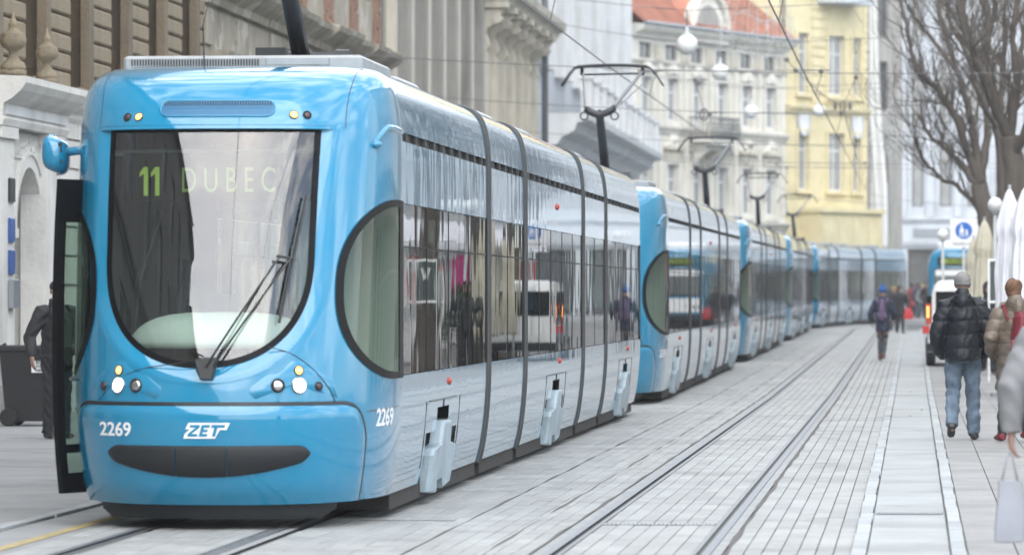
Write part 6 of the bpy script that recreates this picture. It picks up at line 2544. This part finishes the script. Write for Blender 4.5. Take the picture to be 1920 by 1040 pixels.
for i, (x, y) in enumerate(((2.75, 92), (2.95, 99), (3.1, 107))):
    root = empty('potted_evergreen', (x, y, gz(y)))
    tag(root, ('potted evergreen nearest the white van', 'potted evergreen between the second and third stall', 'potted evergreen by the fourth stall')[i], 'plant', 'potted evergreens by the stalls')
    MB().lathe([(.18, 0), (.24, .4), (.26, .42), (.22, .42), (.05, .38)], n=16).build('pot', M['g_white'], root, smooth=True, angle=40)
    MB().tube([(0, 0, .38), (0, 0, 1.6)], [.03, .01], 6).build('stem', M['bark'], root)
    q = MB()
    rr_ = random.Random(i)
    for _ in range(900):
        t = rr_.random() ** .8
        a, r = rr_.uniform(0, 6.28), (.40 * (1 - t) + .05) * rr_.uniform(.3, 1) ** .5
        c0_ = Vector((r * math.cos(a), r * math.sin(a), .5 + 1.25 * t))
        d1, d2 = Vector((rr_.uniform(-1, 1), rr_.uniform(-1, 1), rr_.uniform(-.5, 1))) * .05, Vector((rr_.uniform(-1, 1), rr_.uniform(-1, 1), rr_.uniform(-1, 1))) * .03
        q.quad(c0_ - d1, c0_ + d2, c0_ + d1, c0_ - d2)
    o = q.build('foliage', M['leaf'], root, fix=False)
    o['kind'] = 'stuff'
# ================================================================== PEOPLE
M['skin'] = simple('skin', (0.30, 0.185, 0.14), 0.55)
M['skin_pink'] = simple('skin_pink', (0.34, 0.205, 0.165), 0.55)
M['eye'] = simple('eye_dark', (0.03, 0.022, 0.02), 0.3)
M['lip'] = simple('lips', (0.30, 0.10, 0.085), 0.5)
M['shoe'] = simple('black_shoe', (0.016, 0.016, 0.017), 0.5)
def cloth(name, col, rough=.85, var=.18, bump=.15, sheen=0):
    return simple(name, col, rough, var=var, vscale=9, bump=bump, bscale=60)
M['puffer'] = simple('black_puffer_nylon', (0.009, 0.011, 0.015), 0.48, bump=.2, bscale=25, spec=0.3)
M['jeans'] = cloth('blue_jeans', (0.105, 0.145, 0.195), .9, .5)
M['hat_grey'] = cloth('grey_knit', (0.17, 0.165, 0.16), .95, .3)
M['brown'] = simple('brown_puffer', (0.12, 0.093, 0.07), .5, bump=.2, bscale=25)
M['ginger'] = simple('ginger_hair', (0.12, 0.058, 0.028), .7, var=.5, vscale=14)
M['redbag'] = simple('red_leather', (0.13, 0.008, 0.016), .6)
M['greycoat'] = cloth('pale_grey_wool', (0.215, 0.22, 0.23), .95, .15)
M['blond'] = simple('blond_hair', (0.33, 0.22, 0.11), .7, var=.4, vscale=14)
M['navy'] = cloth('navy_coat', (0.025, 0.032, 0.06), .9, .2)
M['bluehat'] = cloth('blue_knit', (0.015, 0.09, 0.32), .95, .3)
M['purple'] = cloth('purple_cloth', (0.14, 0.09, 0.18), .85, .25)
M['tights'] = cloth('dark_grey_leggings', (0.045, 0.055, 0.065), .9)
M['boots'] = simple('brown_boot', (0.10, 0.055, 0.045), .6)
M['blackcloth'] = cloth('black_cloth', (0.018, 0.019, 0.022), .9)
M['darkjacket'] = cloth('black_softshell', (0.02, 0.021, 0.024), .75)
M['bagred'] = simple('red_carrier_bag', (0.45, 0.012, 0.02), .5)
M['redcoat'] = cloth('dark_red_coat', (0.26, 0.05, 0.045), .9)
M['bagpaper'] = simple('pale_paper_bag', (0.28, 0.295, 0.335), .6, var=.12, vscale=5)
M['beard'] = simple('dark_hair', (0.03, 0.022, 0.018), .8)

def blob(name, mb, mat, parent, voxel=.012, smooth=4, puff=None, wrinkle=0.0, seed=0):
    """fuse overlapping closed shapes into one skin, then quilt or crease it"""
    me = mb.mesh(name, mat)
    bm = bmesh.new(); bm.from_mesh(me)
    bmesh.ops.recalc_face_normals(bm, faces=bm.faces)
    bm.to_mesh(me); bm.free()
    tmp = bpy.data.objects.new('tmp', me)
    r = tmp.modifiers.new('r', 'REMESH')
    r.mode = 'VOXEL'
    r.voxel_size = voxel
    s = tmp.modifiers.new('s', 'SMOOTH')
    s.iterations = smooth
    s.factor = .5
    out = evaluated(tmp)
    bpy.data.objects.remove(tmp)
    out.name = name
    n = len(out.vertices)
    co = np.empty(n * 3); out.vertices.foreach_get('co', co); co = co.reshape(-1, 3)
    no = np.empty(n * 3); out.vertices.foreach_get('normal', no); no = no.reshape(-1, 3)
    if puff:
        per, amp, z0 = puff
        ph = (co[:, 2] - z0) / per + .06 * np.sin(co[:, 0] * 9 + seed) + .05 * np.sin(co[:, 1] * 11)
        q = np.abs(np.sin(np.pi * ph)) ** .55
        co = co + no * ((q - .8) * amp)[:, None]
        co = co + no * (.0015 * np.sin(co[:, 0] * 40 + 13 * np.sin(co[:, 2] * 9)) * np.sin(co[:, 2] * 55))[:, None]
    if wrinkle:
        w = np.sin(co[:, 2] * 38 + 5 * np.sin(co[:, 0] * 12 + seed) + 4 * np.sin(co[:, 1] * 14)) * np.sin(co[:, 2] * 13 + seed)
        co = co + no * (wrinkle * w)[:, None]
    out.vertices.foreach_set('co', co.ravel())
    out.polygons.foreach_set('use_smooth', [True] * len(out.polygons))
    out.materials.clear()
    out.materials.append(mat)
    out.update()
    return link(name, out, parent)

def hand(mb, wrist, d, palm_n, curl=.5):
    """palm and five fingers; d = direction of the fingers, palm_n = out of the palm"""
    d = Vector(d).normalized()
    pn = Vector(palm_n).normalized()
    s = d.cross(pn).normalized()
    w = Vector(wrist)
    mb.tube([w - d * .02, w + d * .03, w + d * .085], [(.026, .022), (.040, .018), (.040, .015)], 10)
    for k, (o, L_) in enumerate(((-.030, .062), (-.010, .074), (.010, .078), (.030, .070))):
        p0 = w + d * .078 + s * o
        dd = d
        pts = [p0 - d * .02]
        for j in range(3):
            dd = (dd + pn * curl * (.35 + .25 * j)).normalized()
            pts.append(pts[-1] + dd * (L_ / 3 + (.02 if j == 0 else 0)))
        mb.tube(pts, [.0105, .0100, .0092, .008], 7)
    p0 = w + d * .02 - s * .030
    mb.tube([p0, p0 + (-s * .6 + d * .7).normalized() * .035, p0 + (-s * .35 + d * .8 + pn * .4).normalized() * .07], [.013, .012, .009], 7)

STAND = dict(lk=(-.095, .02, .50), la=(-.10, -.01, .09), lt=(-.11, .15), rk=(.095, .02, .50), ra=(.10, -.01, .09), rt=(.11, .15))
def person(label, X, Y, heading, H, pose, top, bottom, shoe, head, hero=False, group='people on the pavement', female=False, extra=None, hoodup=None):
    """facing +y in its own space; heading turns it (0 = walking away from the camera)"""
    k = H / 1.75
    root = empty('person', (X, Y, gz(Y) + (0.012 if (X > .3 or X < -6) else 0.004)), heading)
    root.scale = (k, k, k)
    tag(root, label, 'person', group)
    vx = .0095 if hero else .016
    p = dict(STAND); p.update(pose)
    V = Vector
    hip = {-1: V((-.09, 0, .90)), 1: V((.09, 0, .90))}
    knee = {-1: V(p['lk']), 1: V(p['rk'])}
    ank = {-1: V(p['la']), 1: V(p['ra'])}
    toe = {-1: p['lt'], 1: p['rt']}
    toez = {-1: p.get('ltz', -.055), 1: p.get('rtz', -.055)}
    sh = {-1: V((-.175, 0, 1.42)), 1: V((.175, 0, 1.42))}
    if female:
        sh = {-1: V((-.155, 0, 1.40)), 1: V((.155, 0, 1.40))}
    elb = {-1: V(p.get('le', (-.27, -.02, 1.14))), 1: V(p.get('re', (.27, -.02, 1.14)))}
    wri = {-1: V(p.get('lw', (-.27, .07, .88))), 1: V(p.get('rw', (.27, .07, .88)))}
    pocket = p.get('pocket', (False, False))
    hd = V(p.get('head', (0, .02, 1.635)))
    yaw = p.get('turn', 0.0)
    # ---- continuous body
    b = MB()
    b.tube([(0, 0, .84), (0, 0, 1.0), (0, .01, 1.2), (0, 0, 1.38), (0, .0, 1.46)], [(.15, .10), (.15, .10), (.155, .105), (.17, .09), (.08, .06)], 14)
    b.tube([(0, 0, 1.40), V((0, .01, 1.50)), hd + V((0, -.01, -.06))], [.062, .056, .055], 12)
    for s in (-1, 1):
        b.tube([hip[s] + V((0, 0, .02)), hip[s].lerp(knee[s], .5), knee[s], knee[s].lerp(ank[s], .35), ank[s]], [.082, .072, .052, .052, .036], 10)
        f = V((toe[s][0], toe[s][1], ank[s].z + toez[s]))
        b.tube([ank[s] + V((0, -.03, -.03)), ank[s].lerp(f, .5) + V((0, 0, -.02)), f], [(.034, .034), (.040, .03), (.034, .02)], 8)
        b.tube([sh[s], sh[s].lerp(elb[s], .5), elb[s], elb[s].lerp(wri[s], .4), wri[s]], [.056, .048, .040, .038, .028], 10)
        if not pocket[0 if s < 0 else 1]:
            d = (wri[s] - elb[s]).normalized()
            hand(b, wri[s], d, p.get('palm%d' % s, V((-s, 0.2, 0))), p.get('curl', .45))
    # head: skull, jaw, nose, ears
    h = MB()
    def HP(x, y, z):
        c_, s_ = math.cos(yaw), math.sin(yaw)
        return (hd.x + x * c_ - y * s_, hd.y + x * s_ + y * c_, hd.z + z)
    def hell(c, r, n=12, kk=10, mbx=None):
        q = MB().ell(c, r, n, kk)
        q.v = [HP(*v) for v in q.v]
        t = mbx or b
        n0 = len(t.v)
        t.v += q.v; t.f += [tuple(n0 + i for i in f) for f in q.f]; t.m += q.m
    hell((0, -.01, .025), (.074, .094, .095))
    hell((0, .022, -.045), (.056, .068, .068))
    hell((0, .092, -.008), (.013, .020, .024))
    hell((0, .080, .02), (.011, .014, .03))
    hell((0, .072, -.098), (.026, .022, .018))
    for s in (-1, 1):
        hell((s * .074, -.008, -.003), (.012, .022, .032))
        hell((s * .036, .066, -.03), (.022, .02, .02))
    body = blob('body', b, M['skin_pink' if female else 'skin'], root, vx if hero else .014, 2)
    e = MB()
    for s in (-1, 1):
        hell((s * .031, .079, .012), (.014, .009, .008), 8, 6, e)
        hell((s * .031, .081, .034), (.020, .008, .005), 8, 6, e)
    e.build('eyes', M['eye'], body, smooth=True)
    e = MB()
    hell((0, .084, -.062), (.024, .009, .008), 10, 6, e)
    e.build('mouth', M['lip'], body, smooth=True)
    # ---- trousers or leggings
    t = MB()
    slim = bottom.get('slim', 1.0)
    t.tube([(0, 0, .82), (0, -.005, .90), (0, 0, 1.02)], [(.155 * slim ** .3, .12), (.175 * slim ** .3, .125), (.16, .105)], 16)
    for s in (-1, 1):
        a = ank[s].lerp(knee[s], bottom.get('up', .0))
        t.tube([hip[s] + V((0, 0, .03)), hip[s].lerp(knee[s], .5), knee[s], knee[s].lerp(a, .4), a + V((0, 0, -.02))], [.10 * slim ** .4, .088 * slim, .072 * slim, .070 * slim, .066 * slim], 12)
    blob('trousers', t, bottom['mat'], root, vx * 1.1, 3, None, .010 if hero else .005, seed=1)
    # ---- shoes
    for s in (-1, 1):
        q = MB()
        f = V((toe[s][0], toe[s][1], ank[s].z + toez[s]))
        heel = ank[s] + V((0, -.05, -.062))
        if toez[s] < -.09:
            heel = ank[s] + V((0, -.045, -.02))
        q.tube([heel + V((0, -.01, .018)), heel.lerp(f, .35) + V((0, 0, .02)), heel.lerp(f, .75) + V((0, 0, .010)), f + V((0, 0, .004))], [(.036, .034), (.042, .045), (.046, .034), (.036, .022)], 12)
        q.tube([ank[s] + V((0, 0, shoe.get('h', .02))), ank[s] + V((0, -.005, -.04))], [(.046, .05), (.045, .055)], 12)
        o = blob('shoe', q, shoe['mat'], root, .009, 2)
        sl = MB()
    # ---- coat or jacket
    c = MB()
    hem = top.get('hem', .80)
    w = top.get('w', 1.0)
    fl = top.get('flare', 1.0)
    c.tube([(0, 0, hem), (0, 0, hem + .03), (0, .0, max(.95, hem + .06)), (0, .005, 1.14), (0, 0, 1.30), (0, 0, 1.40), (0, 0, 1.47)], [(.205 * w * fl, .15 * w * fl), (.215 * w * fl, .16 * w * fl), (.21 * w, .155 * w), (.205 * w, .155 * w), (.215 * w, .145 * w), (.19 * w, .115 * w), (.09, .08)], 22)
    for s in (-1, 1):
        e_, r_ = elb[s], wri[s]
        aw = top.get('arm', 1.0)
        c.tube([sh[s] + V((-s * .04, 0, -.01)), sh[s], sh[s].lerp(e_, .5), e_, e_.lerp(r_, .5), r_ - (r_ - e_).normalized() * .015], [.085 * aw, .086 * aw, .080 * aw, .072 * aw, .064 * aw, .052 * aw], 14)
        if pocket[0 if s < 0 else 1]:
            c.tube([r_ - (r_ - e_).normalized() * .06, r_ + V((-s * .05, .03, -.03))], [.058 * aw, .05], 10)
    col = top.get('collar', .06)
    c.tube([(0, -.0, 1.43), (0, .0, 1.47), (0, .005, 1.47 + col)], [(.12, .10), (.102, .092), (.088, .088)], 16)
    if top.get('hood'):
        c.tube([(0, -.10, 1.38), (0, -.105, 1.46), (0, -.09, 1.53)], [(.14, .06), (.155, .075), (.12, .055)], 14)
        c.tube([(-.12, -.03, 1.47), (-.10, .06, 1.46), (0, .09, 1.45), (.10, .06, 1.46), (.12, -.03, 1.47)], [.05, .045, .04, .045, .05], 8)
    if top.get('hood') == 'big':
        c.tube([(0, -.06, 1.44), (0, -.075, 1.52), (0, -.055, 1.575)], [(.135, .10), (.125, .095), (.10, .07)], 16)
    blob('coat', c, top['mat'], root, vx, top.get('smooth', 3), top.get('puff'), top.get('wrinkle', 0.004), seed=3)
    # ---- head wear or hair
    kind = head['kind']
    q = MB()
    if kind == 'beanie':
        hell((0, -.012, .050), (.090, .108, .095), 18, 12, q)
        o_ = MB()
        hell((0, -.008, .012), (.094, .110, .034), 18, 8, q)
        blob('knit_hat', q, head['mat'], root, .009, 2, None, .0025, seed=2)
        if head.get('bobble'):
            q = MB(); hell((0, -.015, .155), (.042, .042, .04), 12, 10, q)
            blob('bobble', q, head['mat'], root, .009, 1, None, .006)
    elif kind == 'hair':
        hell((0, -.028, .035), (.092, .105, .100), 18, 12, q)
        hell((0, -.055, -.03), (.080, .070, head.get('len', .07)), 16, 10, q)
        blob('hair', q, head['mat'], root, .010, 1, None, .012, seed=4)
    elif kind == 'hood':
        hell((0, -.035, .03), (.110, .110, .118), 20, 14, q)
        hell((0, -.030, -.06), (.105, .095, .09), 18, 10, q)
        # rim round the face
        rim = [HP(.085 * math.sin(a), .052, .012 + .108 * math.cos(a)) for a in [2 * PI * i / 20 for i in range(20)]]
        q.tube(rim, .026, 7, closed=True)
        blob('hood', q, head['mat'], root, .010, 2, None, .003)
        if head.get('beard'):
            q = MB(); hell((0, .052, -.080), (.052, .042, .038), 12, 8, q)
            q.build('beard', M['beard'], root, smooth=True)
    elif kind == 'cap':
        hell((0, -.012, .050), (.084, .104, .072), 18, 12, q)
        q2 = MB(); hell((0, .11, .030), (.062, .060, .009), 14, 6, q)
        blob('cap', q, head['mat'], root, .008, 1)
    return root

# man in the black puffer jacket, walking away
man = person('man in a black puffer jacket, grey knit hat and blue jeans walking away', .545, 48.6, 0, 1.83,
       dict(lk=(-.10, .03, .52), la=(-.115, -.20, .175), lt=(-.125, -.10), ltz=-.135, rk=(.11, .06, .50), ra=(.115, .05, .085), rt=(.14, .21),
            le=(-.275, -.02, 1.12), re=(.28, -.02, 1.12), lw=(-.25, .09, .90), rw=(.26, .09, .90), pocket=(True, True)),
       dict(mat=M['puffer'], hem=.83, w=1.20, puff=(.145, .013, .82), hood='big', arm=1.12, flare=.98, collar=.08, smooth=3), dict(mat=M['jeans'], slim=1.06), dict(mat=M['shoe']), dict(kind='beanie', mat=M['hat_grey']), hero=True)
# woman in the brown padded coat with red backpack
wom = person('ginger-haired woman in a long brown padded coat with a red backpack', at(1900, 600, 48)[0], 48.0, R(16), 1.76,
       dict(lk=(-.09, .06, .50), la=(-.10, .10, .09), lt=(-.11, .26), rk=(.09, -.02, .50), ra=(.10, -.14, .12), rt=(.11, .0), le=(-.265, -.03, 1.13), re=(.265, -.03, 1.13), lw=(-.22, .13, .95), rw=(.22, .13, .95), pocket=(True, True)),
       dict(mat=M['brown'], hem=.55, w=1.12, puff=(.13, .012, .55), hood='big', arm=1.12, flare=1.05, collar=.05), dict(mat=M['blackcloth'], slim=.8), dict(mat=M['redbag']), dict(kind='hair', mat=M['ginger'], len=.05), hero=True, female=True)
def backpack(root, mat, label, w, h, d, z, name='backpack', dy=-.19):
    q = MB()
    q.tube([(0, dy, z), (0, dy - .01, z + h * .1), (0, dy - .02, z + h * .5), (0, dy, z + h * .9), (0, dy + .02, z + h)], [(w * .42, d * .45), (w * .5, d * .5), (w * .5, d * .55), (w * .46, d * .42), (w * .3, d * .25)], 16)
    r = root
    o = blob(name, q, mat, None, .011, 2)
    o.location = r.location
    o.rotation_euler = r.rotation_euler
    o.scale = r.scale
    tag(o, label, 'bag')
    q = MB().tube([(0, dy - d * .42, z + .04), (0, dy - d * .60, z + h * .16), (0, dy - d * .58, z + h * .42)], [(w * .30, .01), (w * .36, .035), (w * .33, .012)], 12)
    blob('front_pocket', q, mat, o, .010, 2)
    for s in (-1, 1):
        MB().tube([(s * w * .3, dy + .02, z + h * .85), (s * w * .36, dy + .12, 1.485), (s * w * .42, .10, 1.40), (s * w * .45, .15, 1.25)], [(.022, .007)] * 4, 6).build('strap', mat, o, smooth=True)
    MB().tube([(-.05, dy, z + h - .02), (-.04, dy - .01, z + h + .05), (.04, dy - .01, z + h + .05), (.05, dy, z + h - .02)], .010, 6).build('grab_loop', mat, o)
    return o
backpack(wom, M['redbag'], 'red leather backpack on the brown coat of the ginger-haired woman', .36, .46, .17, .92)
# hooded man coming towards the camera
person('bearded man in a black hooded jacket walking towards the camera', at(1853, 600, 86)[0], 86.0, PI, 1.80,
       dict(lk=(-.095, .10, .50), la=(-.10, .12, .09), lt=(-.11, .28), rk=(.095, .0, .50), ra=(.10, -.18, .14), rt=(.11, -.04), pocket=(True, True), lw=(-.24, .13, .95), rw=(.24, .13, .95), le=(-.30, -.03, 1.13), re=(.30, -.03, 1.13)),
       dict(mat=M['darkjacket'], hem=.82, w=1.02, wrinkle=.006), dict(mat=M['blackcloth']), dict(mat=M['shoe']), dict(kind='hood', mat=M['darkjacket'], beard=True), hero=True)
# person in the grey coat, cut by the right edge
GX, GY = at(1897, 700, 24.0)[0] + .275, 24.0
gp = person('blond person in a pale grey coat cut off by the right edge of the picture', GX, GY, R(4), 1.70,
       dict(le=(-.285, -.02, 1.13), lw=(-.285, .02, .86), re=(.28, -.02, 1.13), rw=(.27, .08, .88), lk=(-.09, .08, .50), la=(-.10, .14, .09), lt=(-.11, .30), rk=(.09, -.02, .5), ra=(.1, -.16, .13), rt=(.11, -.02), curl=.9),
       dict(mat=M['greycoat'], hem=.62, w=1.12, arm=1.15, hood=True, wrinkle=.006, flare=1.06), dict(mat=M['blackcloth'], slim=.85), dict(mat=M['shoe']), dict(kind='hair', mat=M['blond'], len=.15), hero=True, female=True)
# shopping bag in that hand
k = 1.70 / 1.75
bxx, bzz = at(1886, 850, 24.0)
bag = empty('shopping_bag', (bxx + .022, GY + .03, .012))
tag(bag, 'pale grey paper shopping bag carried in the left hand of the grey coat', 'bag')
zt = bzz - .16
q = MB()
ring0 = [(-.075, -.05), (0, -.065), (.075, -.05), (.08, 0), (.075, .05), (0, .06), (-.075, .05), (-.08, 0)]
q.loft([[(x * s_ + ox, y * s_ * 1.0, z) for x, y in ring0] for z, s_, ox in ((zt - .335, .92, -.004), (zt - .33, .99, -.004), (zt - .24, 1.02, .0), (zt - .12, .94, .006), (zt - .02, .82, .004), (zt, .80, .0))], True, True)
q.build('bag_body', M['bagpaper'], bag, smooth=True, angle=40)
for y_ in (-.035, .035):
    MB().tube([(-.045, y_, zt - .01), (-.014, y_ * .5, zt + .13), (0, 0, zt + .155), (.014, y_ * .5, zt + .13), (.045, y_, zt - .01)], .006, 6).build('bag_handle', M['bagpaper'], bag, smooth=True)
# woman with blue bobble hat
wb = person('woman in a blue bobble hat and navy coat walking away along the rails', at(1655, 600, 101)[0], 101, R(-4), 1.70,
       dict(lk=(-.07, .03, .50), la=(-.06, -.02, .09), lt=(-.06, .13), rk=(.06, .05, .50), ra=(.03, -.16, .13), rt=(.03, .0), le=(-.29, .0, 1.12), re=(.29, .02, 1.12), lw=(-.27, .10, .90), rw=(.24, .16, .98)),
       dict(mat=M['navy'], hem=.70, w=1.05, flare=1.02, hood=False, wrinkle=.006), dict(mat=M['tights'], slim=.78), dict(mat=M['boots'], h=.08), dict(kind='beanie', mat=M['bluehat'], bobble=True), female=True)
backpack(wb, M['purple'], 'purple backpack on the woman in the blue bobble hat', .34, .44, .15, .98)
# woman in black with a red carrier bag, coming
Yw = 152
wr = person('woman in black clothes carrying a red bag, walking towards the camera by the rails', at(1688, 600, Yw)[0], Yw, PI + R(8), 1.66,
       dict(lk=(-.08, .08, .50), la=(-.09, .10, .09), lt=(-.10, .26), rk=(.08, 0, .5), ra=(.09, -.14, .12), rt=(.1, 0), le=(-.27, -.02, 1.12), lw=(-.28, .05, .86)),
       dict(mat=M['blackcloth'], hem=.62, w=1.02, wrinkle=.005), dict(mat=M['blackcloth'], slim=.85), dict(mat=M['shoe']), dict(kind='hair', mat=M['beard'], len=.10), female=True)
X, Z = at(1703, 583, Yw)
bag = empty('carrier_bag', (X, Yw - .05, gz(Yw)))
tag(bag, 'bright red carrier bag hanging from the hand of the woman in black', 'bag')
zt = Z - gz(Yw) + .12
q = MB().loft([[(x * s_, y * s_, z) for x, y in ((-.17, -.07), (.17, -.07), (.17, .07), (-.17, .07))] for z, s_ in ((zt - .40, .9), (zt - .36, 1.05), (zt - .2, .9), (zt, .45))], True, True)
q.build('bag_body', M['bagred'], bag, smooth=True, angle=60)
MB().tube([(-.05, 0, zt - .01), (0, 0, zt + .14), (.05, 0, zt - .01)], .01, 6).build('bag_handle', M['bagred'], bag)
# companions and far walkers
def walker(label, px_, Y, head, H, mat, leg, hk, hm, hem=.7, st=1, female=False):
    person(label, at(px_, 600, Y)[0], Y, head, H,
           dict(lk=(-.08, .08 * st, .50), la=(-.09, .12 * st, .10), lt=(-.10, .12 * st + .15), rk=(.08, 0, .5), ra=(.09, -.14 * st, .12), rt=(.1, -.14 * st + .14), pocket=(True, True), lw=(-.23, .12, .95), rw=(.23, .12, .95)),
           dict(mat=mat, hem=hem, w=1.05), dict(mat=leg, slim=.9), dict(mat=M['shoe']), dict(kind=hk, mat=hm, len=.08), group='far walkers before the square', female=female)
walker('far walker in dark clothes half hidden behind the blue-hatted woman', 1676, 158, PI, 1.62, M['blackcloth'], M['tights'], 'hair', M['blond'], .7, 1, True)
walker('far walker in a dark red coat beside the tail of the last tram', 1711, 215, 0, 1.72, M['redcoat'], M['blackcloth'], 'hair', M['beard'], .6)
walker('far walker in a navy coat right of the dark red coat', 1721, 212, R(20), 1.75, M['navy'], M['tights'], 'hair', M['beard'], .75, -1)
walker('far walker in pale grey right of the navy coat', 1729, 208, PI, 1.66, M['greycoat'], M['jeans'], 'hair', M['blond'], .8, 1, True)
walker('far walker in black close to the left side of the far tram display', 1737, 205, PI, 1.76, M['blackcloth'], M['blackcloth'], 'cap', M['blackcloth'], .8)
# man in black by the wheelie bin
lm = person('man in a black jacket and cap beside the wheelie bin, partly behind the tram door', at(106, 700, 48.0)[0], 48.0, PI + R(38), 1.76,
       dict(re=(.30, -.06, 1.13), rw=(.31, .02, .90), le=(-.27, .0, 1.13), lw=(-.2, .16, .98), pocket=(True, False), turn=R(-10)),
       dict(mat=M['darkjacket'], hem=.80, w=1.05, collar=.075, wrinkle=.008), dict(mat=M['blackcloth']), dict(mat=M['shoe']), dict(kind='cap', mat=M['blackcloth']), hero=True, group='people on the left pavement')

bpy.data.scenes.remove(BENCH)
# ================================================================== WINTER HAZE
hz = MB().box(-60, 70, -80, 330, -1.5, 27.5)
hm = bpy.data.materials.new('winter_haze')
hm.use_nodes = True
hn = hm.node_tree.nodes
hn.clear()
ho = hn.new('ShaderNodeOutputMaterial')
pvn = hn.new('ShaderNodeVolumePrincipled')
pvn.inputs['Color'].default_value = (0.95, 0.97, 1.0, 1)
pvn.inputs['Density'].default_value = 0.0005
pvn.inputs['Anisotropy'].default_value = 0.2
hm.node_tree.links.new(pvn.outputs['Volume'], ho.inputs['Volume'])
tag(hz.build('haze', hm), 'thin pale winter haze filling the street', None, kind='stuff')
